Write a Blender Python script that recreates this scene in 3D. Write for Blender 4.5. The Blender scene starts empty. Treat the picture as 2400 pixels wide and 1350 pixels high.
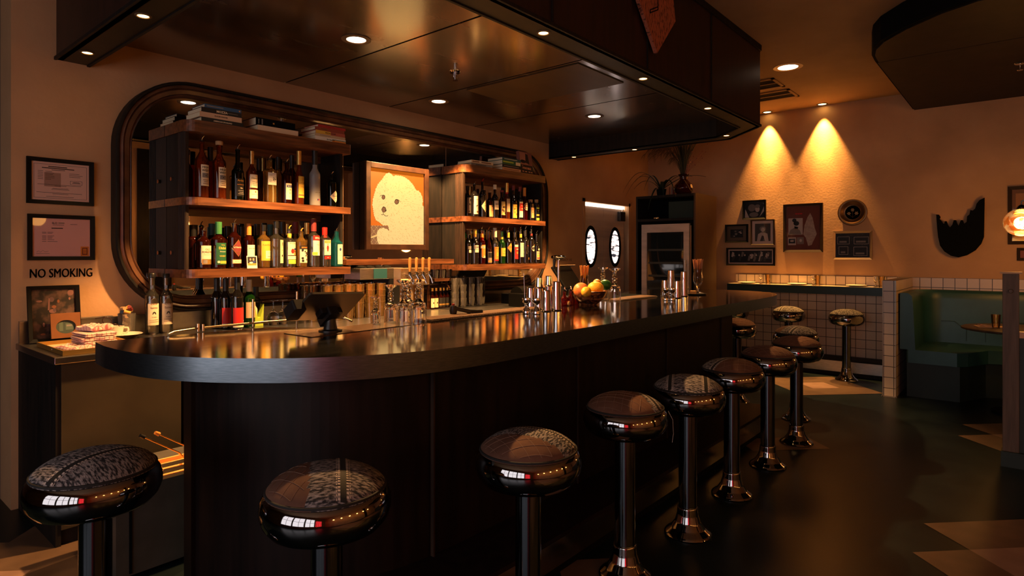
import bpy, math, random
from mathutils import Vector, Matrix
random.seed(7)
S = bpy.context.scene
C = S.collection
PI = math.pi

# ---------------------------------------------------------------- camera, world, exposure
FPX, HZ, HC, YAW = 1440.0, 597.7, 1.41, 0.6987      # focal length in px of a 2400 px frame, horizon row, eye height, heading
cam_data = bpy.data.cameras.new('camera')
cam = bpy.data.objects.new('camera', cam_data); C.objects.link(cam)
cam.location = (0, 0, HC)
cam.rotation_euler = (PI / 2, 0, YAW - PI / 2)
cam_data.sensor_width = 36; cam_data.lens = FPX / 2400 * 36
cam_data.shift_y = -(675 - HZ) / 2400
cam_data.clip_start = 0.05
S.camera = cam
S.view_settings.view_transform = 'Standard'
S.view_settings.look = 'None'
S.view_settings.gamma = 1
S.view_settings.exposure = 1.3
S.cycles.use_denoising = True
S.cycles.max_bounces = 14
S.cycles.transmission_bounces = 10
S.cycles.glossy_bounces = 6
S.cycles.transparent_max_bounces = 40
S.cycles.caustics_refractive = False
S.cycles.caustics_reflective = False
S.cycles.sample_clamp_indirect = 4
wd = bpy.data.worlds.new('world'); S.world = wd; wd.use_nodes = True
wd.node_tree.nodes['Background'].inputs[0].default_value = (0.9, 0.55, 0.35, 1)
wd.node_tree.nodes['Background'].inputs[1].default_value = 0.004
WARM = (1.0, 0.50, 0.17)
AMBER = (1.0, 0.44, 0.09)
E_BIG, E_RIM, E_SCALLOP, E_FLOOR = 310.0, 24.0, 110.0, 90.0
WINDOW_STRENGTH = 1.1
CA, SA = math.cos(YAW), math.sin(YAW)

def ray(u, v):
    k = (u - 1200) / FPX
    return (CA + k * SA, SA - k * CA, (HZ - v) / FPX)
def atY(u, v, y):
    r = ray(u, v); t = y / r[1]; return Vector((t * r[0], y, HC + t * r[2]))
def atX(u, v, x):
    r = ray(u, v); t = x / r[0]; return Vector((x, t * r[1], HC + t * r[2]))
def atZ(u, v, z):
    r = ray(u, v); t = (z - HC) / r[2]; return Vector((t * r[0], t * r[1], z))

# ---------------------------------------------------------------- materials
MATS = {}
def _new(name):
    m = bpy.data.materials.new(name); m.use_nodes = True
    return m, m.node_tree, m.node_tree.nodes['Principled BSDF']
def flat(name, col, rough=0.5, metal=0.0, coat=0.0, trans=0.0, ior=1.45, emit=None, es=1.0, spec=0.5, sheen=0.0, aniso=0.0):
    if name in MATS: return MATS[name]
    m, nt, b = _new(name)
    b.inputs['Base Color'].default_value = (*col, 1)
    b.inputs['Roughness'].default_value = rough
    b.inputs['Metallic'].default_value = metal
    b.inputs['Coat Weight'].default_value = coat
    b.inputs['Coat Roughness'].default_value = 0.05
    b.inputs['Transmission Weight'].default_value = trans
    b.inputs['IOR'].default_value = ior
    b.inputs['Specular IOR Level'].default_value = spec
    b.inputs['Sheen Weight'].default_value = sheen
    if emit:
        b.inputs['Emission Color'].default_value = (*emit, 1)
        b.inputs['Emission Strength'].default_value = es
    MATS[name] = m
    return m
def noisy(name, c1, c2, scale=5.0, stretch=(1, 1, 1), rough=0.5, metal=0.0, bump=0.0, bscale=None, detail=6, lo=0.35, hi=0.65, coat=0.0, distort=0.0, rough2=None, sheen=0.0, rot=(0, 0, 0), spec=0.5):
    if name in MATS: return MATS[name]
    m, nt, b = _new(name)
    N, L = nt.nodes, nt.links
    tc = N.new('ShaderNodeTexCoord'); mp = N.new('ShaderNodeMapping')
    mp.inputs['Scale'].default_value = stretch; mp.inputs['Rotation'].default_value = rot
    L.new(tc.outputs['Object'], mp.inputs['Vector'])
    n = N.new('ShaderNodeTexNoise'); n.inputs['Scale'].default_value = scale; n.inputs['Detail'].default_value = detail
    n.inputs['Distortion'].default_value = distort
    L.new(mp.outputs[0], n.inputs['Vector'])
    cr = N.new('ShaderNodeValToRGB')
    cr.color_ramp.elements[0].position = lo; cr.color_ramp.elements[0].color = (*c1, 1)
    cr.color_ramp.elements[1].position = hi; cr.color_ramp.elements[1].color = (*c2, 1)
    L.new(n.outputs['Fac'], cr.inputs['Fac']); L.new(cr.outputs['Color'], b.inputs['Base Color'])
    b.inputs['Roughness'].default_value = rough; b.inputs['Metallic'].default_value = metal
    b.inputs['Coat Weight'].default_value = coat; b.inputs['Sheen Weight'].default_value = sheen
    b.inputs['Coat Roughness'].default_value = 0.15
    b.inputs['Coat IOR'].default_value = 2.0 if coat > 0.6 else 1.5
    b.inputs['Specular IOR Level'].default_value = spec
    if rough2 is not None:
        mr = N.new('ShaderNodeMapRange'); mr.inputs['To Min'].default_value = rough; mr.inputs['To Max'].default_value = rough2
        L.new(n.outputs['Fac'], mr.inputs['Value']); L.new(mr.outputs[0], b.inputs['Roughness'])
    if bump:
        n2 = N.new('ShaderNodeTexNoise'); n2.inputs['Scale'].default_value = bscale or scale * 4; n2.inputs['Detail'].default_value = 4
        L.new(mp.outputs[0], n2.inputs['Vector'])
        bp = N.new('ShaderNodeBump'); bp.inputs['Strength'].default_value = bump; bp.inputs['Distance'].default_value = 0.01
        L.new(n2.outputs['Fac'], bp.inputs['Height']); L.new(bp.outputs[0], b.inputs['Normal'])
    MATS[name] = m
    return m
def tile_mat(name, c1, c2, grout, size, gap, off=(0, 0)):
    m, nt, b = _new(name)
    N, L = nt.nodes, nt.links
    tc = N.new('ShaderNodeTexCoord'); sp = N.new('ShaderNodeSeparateXYZ'); L.new(tc.outputs['Object'], sp.inputs[0])
    ad = N.new('ShaderNodeMath'); ad.operation = 'ADD'; L.new(sp.outputs[0], ad.inputs[0]); L.new(sp.outputs[1], ad.inputs[1])
    a2 = N.new('ShaderNodeMath'); a2.operation = 'ADD'; a2.inputs[1].default_value = off[0]; L.new(ad.outputs[0], a2.inputs[0])
    a3 = N.new('ShaderNodeMath'); a3.operation = 'ADD'; a3.inputs[1].default_value = off[1]; L.new(sp.outputs[2], a3.inputs[0])
    cb = N.new('ShaderNodeCombineXYZ'); L.new(a2.outputs[0], cb.inputs[0]); L.new(a3.outputs[0], cb.inputs[1])
    br = N.new('ShaderNodeTexBrick'); br.offset = 0.0; br.squash = 1.0
    br.inputs['Scale'].default_value = 1.0; br.inputs['Brick Width'].default_value = size; br.inputs['Row Height'].default_value = size
    br.inputs['Mortar Size'].default_value = gap; br.inputs['Mortar Smooth'].default_value = 0.1
    br.inputs['Color1'].default_value = (*c1, 1); br.inputs['Color2'].default_value = (*c2, 1); br.inputs['Mortar'].default_value = (*grout, 1)
    L.new(cb.outputs[0], br.inputs['Vector']); L.new(br.outputs['Color'], b.inputs['Base Color'])
    b.inputs['Roughness'].default_value = 0.35
    bp = N.new('ShaderNodeBump'); bp.inputs['Strength'].default_value = 0.5; bp.inputs['Distance'].default_value = 0.004; bp.invert = True
    L.new(br.outputs['Fac'], bp.inputs['Height']); L.new(bp.outputs[0], b.inputs['Normal'])
    MATS[name] = m
    return m

M_PLASTER = noisy('plaster', (0.44, 0.25, 0.125), (0.58, 0.34, 0.175), 1.6, rough=0.75, bump=0.12, bscale=40, detail=8)
M_CEIL = noisy('ceiling plaster', (0.33, 0.21, 0.11), (0.40, 0.26, 0.14), 2.0, rough=0.8, bump=0.1, bscale=60)
M_DARKWALL = noisy('dark plaster', (0.16, 0.12, 0.09), (0.22, 0.16, 0.12), 2.0, rough=0.8)
M_FLOOR = noisy('dark linoleum', (0.004, 0.0075, 0.0085), (0.008, 0.0145, 0.016), 3.0, rough=0.26, rough2=0.38, detail=8, bump=0.03, bscale=120, spec=0.22)
M_TAN = noisy('tan linoleum', (0.10, 0.060, 0.036), (0.14, 0.085, 0.052), 8.0, rough=0.4)
M_ROSE = noisy('rose linoleum', (0.24, 0.145, 0.11), (0.30, 0.19, 0.14), 8.0, rough=0.4)
M_WALNUT = noisy('walnut', (0.07, 0.022, 0.008), (0.21, 0.075, 0.027), 3.0, (1.2, 14, 14), 0.38, bump=0.05, bscale=30, detail=8, coat=0.15)
M_WALNUT_V = noisy('walnut upright grain', (0.040, 0.017, 0.009), (0.105, 0.046, 0.022), 3.0, (14, 14, 1.2), 0.4, bump=0.05, bscale=30, detail=8, coat=0.15)
M_FRAMEWOOD = noisy('frame walnut', (0.065, 0.028, 0.014), (0.15, 0.066, 0.032), 4.0, (3, 3, 3), 0.35, detail=8, coat=0.2)
M_BLACKWOOD = noisy('black stained wood', (0.006, 0.006, 0.006), (0.016, 0.012, 0.010), 3.0, (12, 12, 1.5), 0.6, spec=0.2)
M_FLUTE = noisy('fluted dark walnut', (0.016, 0.009, 0.006), (0.035, 0.018, 0.011), 3.0, (12, 12, 1.5), 0.6, spec=0.25)
M_BARWOOD = noisy('bar front mahogany', (0.005, 0.0028, 0.0026), (0.012, 0.006, 0.005), 2.5, (9, 9, 1.2), 0.5, detail=8, spec=0.18)
M_FASCIA = noisy('canopy mahogany', (0.011, 0.0036, 0.003), (0.028, 0.009, 0.006), 2.5, (10, 10, 0.8), 0.45, detail=8)
M_SOFFIT = noisy('canopy veneer', (0.018, 0.010, 0.004), (0.062, 0.034, 0.013), 2.2, (1.0, 3.2, 1.0), 0.22, detail=9, distort=1.2, lo=0.3, hi=0.7, bump=0.02, bscale=14, rough2=0.30, spec=0.9, coat=0.8)
M_RIM = noisy('canopy rim veneer', (0.012, 0.010, 0.006), (0.024, 0.018, 0.010), 2.2, (3, 3, 3), 0.45, spec=0.3)
M_DRUM = noisy('booth canopy veneer', (0.010, 0.008, 0.005), (0.020, 0.015, 0.009), 2.2, (3, 3, 3), 0.5, spec=0.2)
M_TILE = tile_mat('square wall tile', (0.62, 0.50, 0.40), (0.56, 0.45, 0.36), (0.035, 0.03, 0.028), 0.107, 0.0035, (0.035, 0.020))
M_ZINC = noisy('dark zinc', (0.19, 0.185, 0.18), (0.25, 0.245, 0.24), 2.0, (1, 6, 1), 0.07, metal=1.0, rough2=0.14, detail=5)
M_ZINCEDGE = noisy('zinc edge', (0.14, 0.175, 0.21), (0.19, 0.23, 0.27), 30.0, (1, 1, 12), 0.30, metal=1.0, detail=5)
M_STEEL = noisy('brushed steel', (0.42, 0.40, 0.38), (0.55, 0.53, 0.50), 20.0, (1, 1, 20), 0.3, metal=1.0, detail=4, rough2=0.38)
M_STEELH = noisy('brushed steel counter', (0.30, 0.29, 0.28), (0.42, 0.40, 0.38), 12.0, (1, 12, 1), 0.28, metal=1.0, detail=4)
M_CHROME = flat('chrome', (0.70, 0.70, 0.71), 0.03, 1.0)
M_RING = flat('dark chrome', (0.30, 0.30, 0.31), 0.035, 1.0)
M_CHROME2 = flat('polished post steel', (0.13, 0.15, 0.17), 0.14, 1.0)
M_MIRROR = flat('mirror glass', (0.60, 0.58, 0.55), 0.015, 1.0)
M_BRASS = flat('brass', (0.75, 0.48, 0.20), 0.22, 1.0)
M_BLACK = flat('black plastic', (0.010, 0.010, 0.011), 0.35)
M_MATTE = flat('matte black', (0.004, 0.0045, 0.0045), 0.95, spec=0.1)
M_CREAM = flat('cream paper', (0.90, 0.76, 0.52), 0.7)
M_WHITE = flat('white paper', (0.85, 0.78, 0.66), 0.7)
M_YELLOW = flat('yellow paper', (0.80, 0.48, 0.06), 0.6)
M_ORANGE = flat('orange paper', (0.80, 0.28, 0.04), 0.6)
M_RED = flat('red paper', (0.60, 0.02, 0.015), 0.5)
M_MAROON = flat('maroon paper', (0.20, 0.03, 0.03), 0.6)
M_GREENL = flat('dark green paper', (0.02, 0.12, 0.05), 0.5)
M_LIME = flat('lime paper', (0.45, 0.60, 0.06), 0.6)
M_GOLD = flat('gold foil', (0.80, 0.50, 0.14), 0.3, 0.8)
M_INK = flat('black ink', (0.012, 0.010, 0.010), 0.6)
M_BLUE = flat('blue ink', (0.02, 0.05, 0.20), 0.5)
M_TEAL = flat('teal paper', (0.02, 0.10, 0.12), 0.5)
M_BROWN = flat('brown ink', (0.20, 0.08, 0.03), 0.6)
M_GREY = flat('grey paper', (0.25, 0.22, 0.19), 0.7)
M_CORK = flat('cork', (0.50, 0.30, 0.14), 0.8)
M_CERAMIC = flat('white ceramic', (0.75, 0.66, 0.54), 0.2, coat=0.5)
def glassy(name, tint, body=0.15, col=None, ior=1.5, rough=0.02):
    m = bpy.data.materials.new(name); m.use_nodes = True; nt = m.node_tree; N, L = nt.nodes, nt.links; N.remove(N['Principled BSDF'])
    tr = N.new('ShaderNodeBsdfTransparent'); tr.inputs[0].default_value = (*tint, 1)
    df = N.new('ShaderNodeBsdfDiffuse'); df.inputs[0].default_value = (*(col or tint), 1)
    tl = N.new('ShaderNodeBsdfTranslucent'); tl.inputs[0].default_value = (*(col or tint), 1)
    gl = N.new('ShaderNodeBsdfGlossy'); gl.inputs['Roughness'].default_value = rough
    fr = N.new('ShaderNodeFresnel'); fr.inputs['IOR'].default_value = ior
    a = N.new('ShaderNodeMixShader'); a.inputs[0].default_value = 0.5; L.new(df.outputs[0], a.inputs[1]); L.new(tl.outputs[0], a.inputs[2])
    b = N.new('ShaderNodeMixShader'); b.inputs[0].default_value = body; L.new(tr.outputs[0], b.inputs[1]); L.new(a.outputs[0], b.inputs[2])
    c = N.new('ShaderNodeMixShader'); L.new(fr.outputs[0], c.inputs[0]); L.new(b.outputs[0], c.inputs[1]); L.new(gl.outputs[0], c.inputs[2])
    L.new(c.outputs[0], N['Material Output'].inputs['Surface']); MATS[name] = m
    return m
M_THIN = glassy('thin clear glass', (0.97, 0.96, 0.94), 0.18, (1.0, 0.92, 0.82), 2.0)
M_GLASS = flat('clear glass', (0.96, 0.95, 0.93), 0.0, trans=1.0)
G_WHISKY = glassy('amber spirit glass', (0.62, 0.20, 0.06), 0.22, (0.55, 0.09, 0.015))
G_DARK = glassy('dark amber glass', (0.22, 0.06, 0.035), 0.20, (0.14, 0.018, 0.008))
G_BLACK = flat('black glass', (0.006, 0.005, 0.005), 0.05, coat=1.0)
G_BLACKGREEN = glassy('black green glass', (0.06, 0.10, 0.06), 0.2, (0.01, 0.02, 0.01))
G_GREEN = glassy('green glass', (0.14, 0.42, 0.12), 0.22, (0.03, 0.22, 0.03))
G_CLEAR = glassy('clear spirit glass', (0.95, 0.94, 0.88), 0.04, (0.9, 0.85, 0.7), 1.9)
G_FROST = flat('frosted glass', (0.70, 0.72, 0.74), 0.35, trans=0.7)
G_TEAL = glassy('blue gin glass', (0.20, 0.75, 0.80), 0.25, (0.03, 0.40, 0.45))
G_RED = glassy('red aperitif glass', (0.50, 0.08, 0.05), 0.14, (0.25, 0.01, 0.008))
G_GOLD = glassy('golden spirit glass', (0.95, 0.75, 0.40), 0.20, (0.75, 0.42, 0.10))
G_AMBER2 = glassy('light amber tumbler glass', (1.0, 0.88, 0.62), 0.08, (1.0, 0.62, 0.25), 1.7)
G_AMBER = glassy('amber tumbler glass', (1.0, 0.70, 0.34), 0.24, (1.0, 0.60, 0.20), 2.0)

def pane_mat():
    m, nt, b = _new('picture glass'); N, L = nt.nodes, nt.links
    tr = N.new('ShaderNodeBsdfTransparent'); gl = N.new('ShaderNodeBsdfGlossy'); gl.inputs['Roughness'].default_value = 0.02
    fr = N.new('ShaderNodeFresnel'); fr.inputs['IOR'].default_value = 1.22
    mx = N.new('ShaderNodeMixShader'); L.new(fr.outputs[0], mx.inputs[0]); L.new(tr.outputs[0], mx.inputs[1]); L.new(gl.outputs[0], mx.inputs[2])
    L.new(mx.outputs[0], N['Material Output'].inputs['Surface'])
    return m
M_PANE = pane_mat()
def emissive(name, col, s):
    return flat(name, (0, 0, 0), 0.5, emit=col, es=s)

# ---------------------------------------------------------------- mesh builder
_TXT = {}
def text_geo(s, bold=0.0):
    key = (s, bold)
    if key in _TXT: return _TXT[key]
    cu = bpy.data.curves.new('lettering', 'FONT'); cu.body = s; cu.size = 1.0; cu.align_x = 'CENTER'; cu.align_y = 'CENTER'
    cu.resolution_u = 3; cu.offset = bold; cu.fill_mode = 'FRONT'
    ob = bpy.data.objects.new('lettering', cu); C.objects.link(ob)
    dg = bpy.context.evaluated_depsgraph_get()
    me = bpy.data.meshes.new_from_object(ob.evaluated_get(dg))
    vs = [(v.co.x, v.co.y) for v in me.vertices]; fs = [tuple(p.vertices) for p in me.polygons]
    bpy.data.objects.remove(ob); bpy.data.curves.remove(cu); bpy.data.meshes.remove(me)
    if vs:
        ys = [v[1] for v in vs]; xs = [v[0] for v in vs]
        h = max(ys) - min(ys); cy = (max(ys) + min(ys)) / 2; cx = (max(xs) + min(xs)) / 2
        vs = [((x - cx) / h, (y - cy) / h) for x, y in vs]
    _TXT[key] = (vs, fs)
    return _TXT[key]

class MB:
    def __init__(self):
        self.v, self.f, self.m, self.s = [], [], [], []
    def add(self, vs, fs, mi=0, sm=False):
        o = len(self.v); self.v += [tuple(p) for p in vs]
        for f in fs:
            self.f.append(tuple(i + o for i in f)); self.m.append(mi); self.s.append(sm)
        return self
    def box(self, x0, y0, z0, x1, y1, z1, mi=0):
        vs = [(x, y, z) for x in (x0, x1) for y in (y0, y1) for z in (z0, z1)]
        return self.add(vs, [(0, 1, 3, 2), (4, 6, 7, 5), (0, 4, 5, 1), (2, 3, 7, 6), (0, 2, 6, 4), (1, 5, 7, 3)], mi)
    def obox(self, c, size, rot=(0, 0, 0), mi=0):
        from mathutils import Euler
        R = Euler(rot).to_matrix(); c = Vector(c); h = [s / 2 for s in size]
        vs = [c + R @ Vector((x * h[0], y * h[1], z * h[2])) for x in (-1, 1) for y in (-1, 1) for z in (-1, 1)]
        return self.add(vs, [(0, 1, 3, 2), (4, 6, 7, 5), (0, 4, 5, 1), (2, 3, 7, 6), (0, 2, 6, 4), (1, 5, 7, 3)], mi)
    def lathe(self, prof, n=24, mi=0, c=(0, 0, 0), sq=0, sm=True, rib=0, ribd=0.0, hard=0.75):
        """prof: list of (r, z); sq: superellipse power (0 = round)"""
        def rad(r, th):
            if sq:
                r = r / (abs(math.cos(th)) ** sq + abs(math.sin(th)) ** sq) ** (1 / sq)
            if rib: r = r * (1 + ribd * math.cos(rib * th))
            return r
        full_ = [prof[0]]
        for (r0, z0), (r1, z1) in zip(prof, prof[1:]):           # support rings keep long smooth walls straight
            L_ = math.hypot(r1 - r0, z1 - z0)
            if L_ > 0.03 and r0 > 0 and r1 > 0:
                for w_ in (0.005 / L_, 1 - 0.005 / L_): full_.append((r0 + (r1 - r0) * w_, z0 + (z1 - z0) * w_))
            full_.append((r1, z1))
        prof = full_
        rows, joins = [], []
        for j in range(len(prof)):
            rows.append(prof[j])
            if j + 1 < len(prof): joins.append((len(rows) - 1, len(rows)))
            if 0 < j < len(prof) - 1 and prof[j][0] > 0:
                (r0, z0), (r1, z1), (r2, z2) = prof[j - 1], prof[j], prof[j + 1]
                a0, a1 = math.atan2(z1 - z0, r1 - r0), math.atan2(z2 - z1, r2 - r1)
                dd = abs((a1 - a0 + PI) % (2 * PI) - PI)
                if dd > hard:
                    joins[-1] = (len(rows), len(rows) + 1); rows.append(prof[j])
        vs, fs = [], []
        for r, z in rows:
            for i in range(n):
                th = 2 * PI * i / n; q = rad(r, th)
                vs.append((c[0] + q * math.cos(th), c[1] + q * math.sin(th), c[2] + z))
        for j, j2 in joins:
            for i in range(n):
                a, b, e, d_ = j * n + i, j * n + (i + 1) % n, j2 * n + (i + 1) % n, j2 * n + i
                if rows[j][0] == 0: fs.append((a, e, d_))
                elif rows[j2][0] == 0: fs.append((a, b, d_))
                else: fs.append((a, b, e, d_))
        if prof[0][0] > 0: self.add(vs[:n], [tuple(reversed(range(n)))], mi)
        if prof[-1][0] > 0: self.add(vs[(len(rows) - 1) * n:], [tuple(range(n))], mi)
        return self.add(vs, fs, mi, sm)
    def tube(self, pts, r, n=8, mi=0, caps=True):
        pts = [Vector(p) for p in pts]; rs = r if isinstance(r, (list, tuple)) else [r] * len(pts)
        vs, fs = [], []
        up = Vector((0, 0, 1)); prev = None
        for i, p in enumerate(pts):
            d = (pts[min(i + 1, len(pts) - 1)] - pts[max(i - 1, 0)]).normalized()
            if prev is None:
                a = d.cross(up)
                if a.length < 0.01: a = d.cross(Vector((1, 0, 0)))
                a.normalize()
            else:
                a = (prev - d * prev.dot(d)).normalized()
            prev = a; b = d.cross(a)
            for k in range(n):
                t = 2 * PI * k / n; vs.append(p + (a * math.cos(t) + b * math.sin(t)) * rs[i])
        for j in range(len(pts) - 1):
            for k in range(n):
                q, w = j * n + k, j * n + (k + 1) % n; fs.append((q, q + n, w + n, w))
        if caps:
            self.add(vs[:n], [tuple(range(n))], mi); self.add(vs[(len(pts) - 1) * n:], [tuple(reversed(range(n)))], mi)
        return self.add(vs, fs, mi, True)
    def prism(self, poly, z0, z1, mi=0, mi_side=None, sm_side=False):
        n = len(poly); ar = sum(poly[i][0] * poly[(i + 1) % n][1] - poly[(i + 1) % n][0] * poly[i][1] for i in range(n))
        if ar < 0: poly = poly[::-1]
        vs = [(x, y, z0) for x, y in poly] + [(x, y, z1) for x, y in poly]
        self.add(vs, [tuple(reversed(range(n))), tuple(range(n, 2 * n))], mi)
        return self.add(vs, [(i, (i + 1) % n, (i + 1) % n + n, i + n) for i in range(n)], mi if mi_side is None else mi_side, sm_side)
    def slab(self, poly, y0, y1, mi=0):
        """polygon in x,z extruded along y from y0 (front, smaller) to y1"""
        n = len(poly); ar = sum(poly[i][0] * poly[(i + 1) % n][1] - poly[(i + 1) % n][0] * poly[i][1] for i in range(n))
        if ar < 0: poly = poly[::-1]
        vs = [(x, y0, z) for x, z in poly] + [(x, y1, z) for x, z in poly]
        return self.add(vs, [tuple(range(n)), tuple(reversed(range(n, 2 * n)))] + [(i, i + n, (i + 1) % n + n, (i + 1) % n) for i in range(n)], mi)
    def poly(self, pts, mi=0):
        return self.add(pts, [tuple(range(len(pts)))], mi)
    def rect(self, x0, z0, x1, z1, y, mi=0):
        return self.poly([(x0, y, z0), (x1, y, z0), (x1, y, z1), (x0, y, z1)], mi)
    def ell(self, cx, cz, rx, rz, y, mi=0, n=20):
        return self.poly([(cx + rx * math.cos(2 * PI * i / n), y, cz + rz * math.sin(2 * PI * i / n)) for i in range(n)], mi)
    def text(self, s, h, fn, mi=0, bold=0.0, maxw=None, sx=1.0):
        """fn(x, z) -> point; h = height of the whole string's ink"""
        vs, fs = text_geo(s, bold)
        if not vs: return self
        if maxw:
            w = (max(v[0] for v in vs) - min(v[0] for v in vs)) * h
            if w > maxw: sx = sx * maxw / w
        return self.add([fn(x * h * sx, y * h) for x, y in vs], fs, mi)
    def build(self, name, mats, parent=None, bevel=0.0):
        me = bpy.data.meshes.new(name); me.from_pydata(self.v, [], self.f)
        if not isinstance(mats, (list, tuple)): mats = [mats]
        for m in mats: me.materials.append(m)
        me.polygons.foreach_set('material_index', self.m); me.polygons.foreach_set('use_smooth', self.s)
        me.update()
        o = bpy.data.objects.new(name, me); C.objects.link(o)
        if parent: o.parent = parent
        if bevel:
            b = o.modifiers.new('edge', 'BEVEL'); b.width = bevel; b.segments = 2; b.limit_method = 'ANGLE'; b.angle_limit = 0.9
        return o

def tag(o, label, cat, group=None):
    o['label'] = label; o['category'] = cat
    if group: o['group'] = group
    return o
def thing(name, label, cat, loc=(0, 0, 0), rotz=0.0, group=None, rot=None):
    o = bpy.data.objects.new(name, None); C.objects.link(o)
    o.empty_display_size = 0.05
    o.location = loc; o.rotation_euler = rot or (0, 0, rotz)
    return tag(o, label, cat, group)
def struct(name, mb, mats, parent=None):
    o = mb.build(name, mats, parent)
    if not parent: o['kind'] = 'structure'
    return o
def copy_tree(o, parent=None):
    c = o.copy(); C.objects.link(c); c.parent = parent
    for ch in o.children: copy_tree(ch, c)
    return c
def spot(parent, loc, watts, angle, col=WARM, blend=0.3, radius=0.03, tilt=(0, 0, 0)):
    l = bpy.data.lights.new('lamp', 'SPOT'); l.energy = watts; l.color = col; l.spot_size = math.radians(angle); l.spot_blend = blend; l.shadow_soft_size = radius
    o = bpy.data.objects.new('lamp', l); C.objects.link(o); o.location = loc; o.rotation_euler = tilt; o.parent = parent
    return o
def point(parent, loc, watts, col=WARM, radius=0.04):
    l = bpy.data.lights.new('lamp', 'POINT'); l.energy = watts; l.color = col; l.shadow_soft_size = radius
    o = bpy.data.objects.new('lamp', l); C.objects.link(o); o.location = loc; o.parent = parent
    return o

# ================================================================ the room
CEIL, YB, XF, YR, XW = 3.25, 4.30, 8.25, -3.2, -2.4
# floor with its inlaid diamonds
fl = MB(); fl.poly([(XW, YR, 0), (XF + 0.3, YR, 0), (XF + 0.3, 7.0, 0), (XW, 7.0, 0)], 0)
d = 0.205
def diamond(cx, cy, mi): fl.poly([(cx - d, cy, 0.0015), (cx, cy - d, 0.0015), (cx + d, cy, 0.0015), (cx, cy + d, 0.0015)], mi)
for k in (-1, 0, 1):                                        # stepped diamond clusters at the booth side: rose inside, tan border
    for i in range(-6, 2):
        for j in range(0, 7):
            if (i, j) == (1, 0): continue
            sp, sm_ = 4.07 + 0.41 * (i - 1), 3.24 + 0.41 * j
            diamond((sp + sm_) / 2 + 2.46 * k, (sp - sm_) / 2 + 0.005, 2 if (i <= 0 and j >= 1) else 1)
            if (sp - sm_) / 2 < -3: break
for (x, y) in ((4.909, 1.309), (4.704, 1.514)): diamond(x, y, 1)
for (x, y) in ((2.30, 1.46), (2.095, 1.255)): diamond(x, y, 1 if x > 2.2 else 2)
for i in range(-1, 2):
    for j in range(-1, 2):                                  # cluster under the ceiling light
        sp, sm_ = 8.96 + 0.41 * i, 5.48 + 0.41 * j
        diamond((sp + sm_) / 2, (sp - sm_) / 2, 2 if (i == 0 and j == 0) else 1)
for (x, y, mi) in ((0.72, 3.62, 1), (0.925, 3.415, 1), (0.515, 3.415, 2), (0.72, 3.21, 1), (0.31, 3.62, 1), (0.515, 3.825, 1), (0.925, 3.825, 1)): diamond(x, y, mi)
struct('floor', fl, [M_FLOOR, M_TAN, M_ROSE])
struct('ceiling', MB().box(XW, YR, CEIL, XF + 0.3, 7.0, CEIL + 0.1), M_CEIL)
XL = 0.818                                                  # left end of the bar wall
struct('wall_back', MB().box(XL, YB, 0, 6.546, YB + 0.25, CEIL).box(7.651, YB, 0, XF, YB + 0.25, CEIL).box(6.546, YB, 2.09, 7.651, YB + 0.25, CEIL), M_PLASTER)
struct('wall_back_return', MB().box(XL, YB + 0.25, 0, XL + 0.2, 7.0, CEIL), M_DARKWALL)
struct('wall_hall', MB().box(XW, 7.0, 0, XF, 7.2, CEIL), M_DARKWALL)
struct('wall_far', MB().box(XF, YR, 0, XF + 0.3, YB + 0.25, CEIL), M_PLASTER)
struct('wall_panel_added', MB().box(3.95, YR, 0, 4.5, YR + 0.04, CEIL), M_BLACKWOOD)  # unseen dark panel, added so the mirror reflects something dark behind the bottles
struct('wall_right', MB().box(XW, YR - 0.2, 0, XF, YR, CEIL), M_PLASTER)
# street wall behind the camera with its windows
wf = MB()
wins = [(-1.15, 0.1), (0.2, 1.45), (1.55, 2.8)]
wf.box(XW - 0.2, YR, 0, XW, 7.0, 0.45).box(XW - 0.2, YR, 2.55, XW, 7.0, CEIL)
ys = [YR] + [q for w in wins for q in w] + [7.0]
for a, b in zip(ys[0::2], ys[1::2]): wf.box(XW - 0.2, a, 0.45, XW, b, 2.55)
struct('wall_front', wf, M_DARKWALL)
M_DAY = emissive('overcast daylight behind glass', (1.0, 0.90, 0.90), WINDOW_STRENGTH)
for n, (a, b) in enumerate(wins):
    w = struct('window_%d' % (n + 1), MB().box(XW - 0.16, a, 0.45, XW - 0.14, b, 2.55), M_DAY)
    fr = MB()
    for z0, z1 in ((0.45, 0.50), (1.5, 1.54), (2.51, 2.55)): fr.box(XW - 0.12, a, z0, XW - 0.04, b, z1)
    for y0 in (a, (a + b) / 2 - 0.015, b - 0.03): fr.box(XW - 0.12, y0, 0.45, XW - 0.04, y0 + 0.03, 2.55)
    fr.build('window_frame', M_BLACK, w)

# ---- tiled wainscot of the far wall, half wall and foot ledges
XT = 8.235
struct('trim_1', MB().box(XT, YR, 0.0, XF, 1.0, 1.157).box(XT, 1.0, 0.0, XF, 2.79, 1.157).box(XT, 2.79, 0, XF, 3.0, 1.157), M_TILE)
struct('wall_booth', MB().box(7.08, 1.0, 0.0, XT, 1.11, 1.157), M_TILE)
struct('trim_2', MB().box(7.07, 0.996, 0.0, 7.08, 1.002, 1.157).box(7.07, 1.108, 0, 7.08, 1.114, 1.157).box(7.07, 0.99, 0, 7.12, 1.12, 0.012), flat('dull tile edging', (0.35, 0.27, 0.2), 0.4, 0.6))

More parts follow.
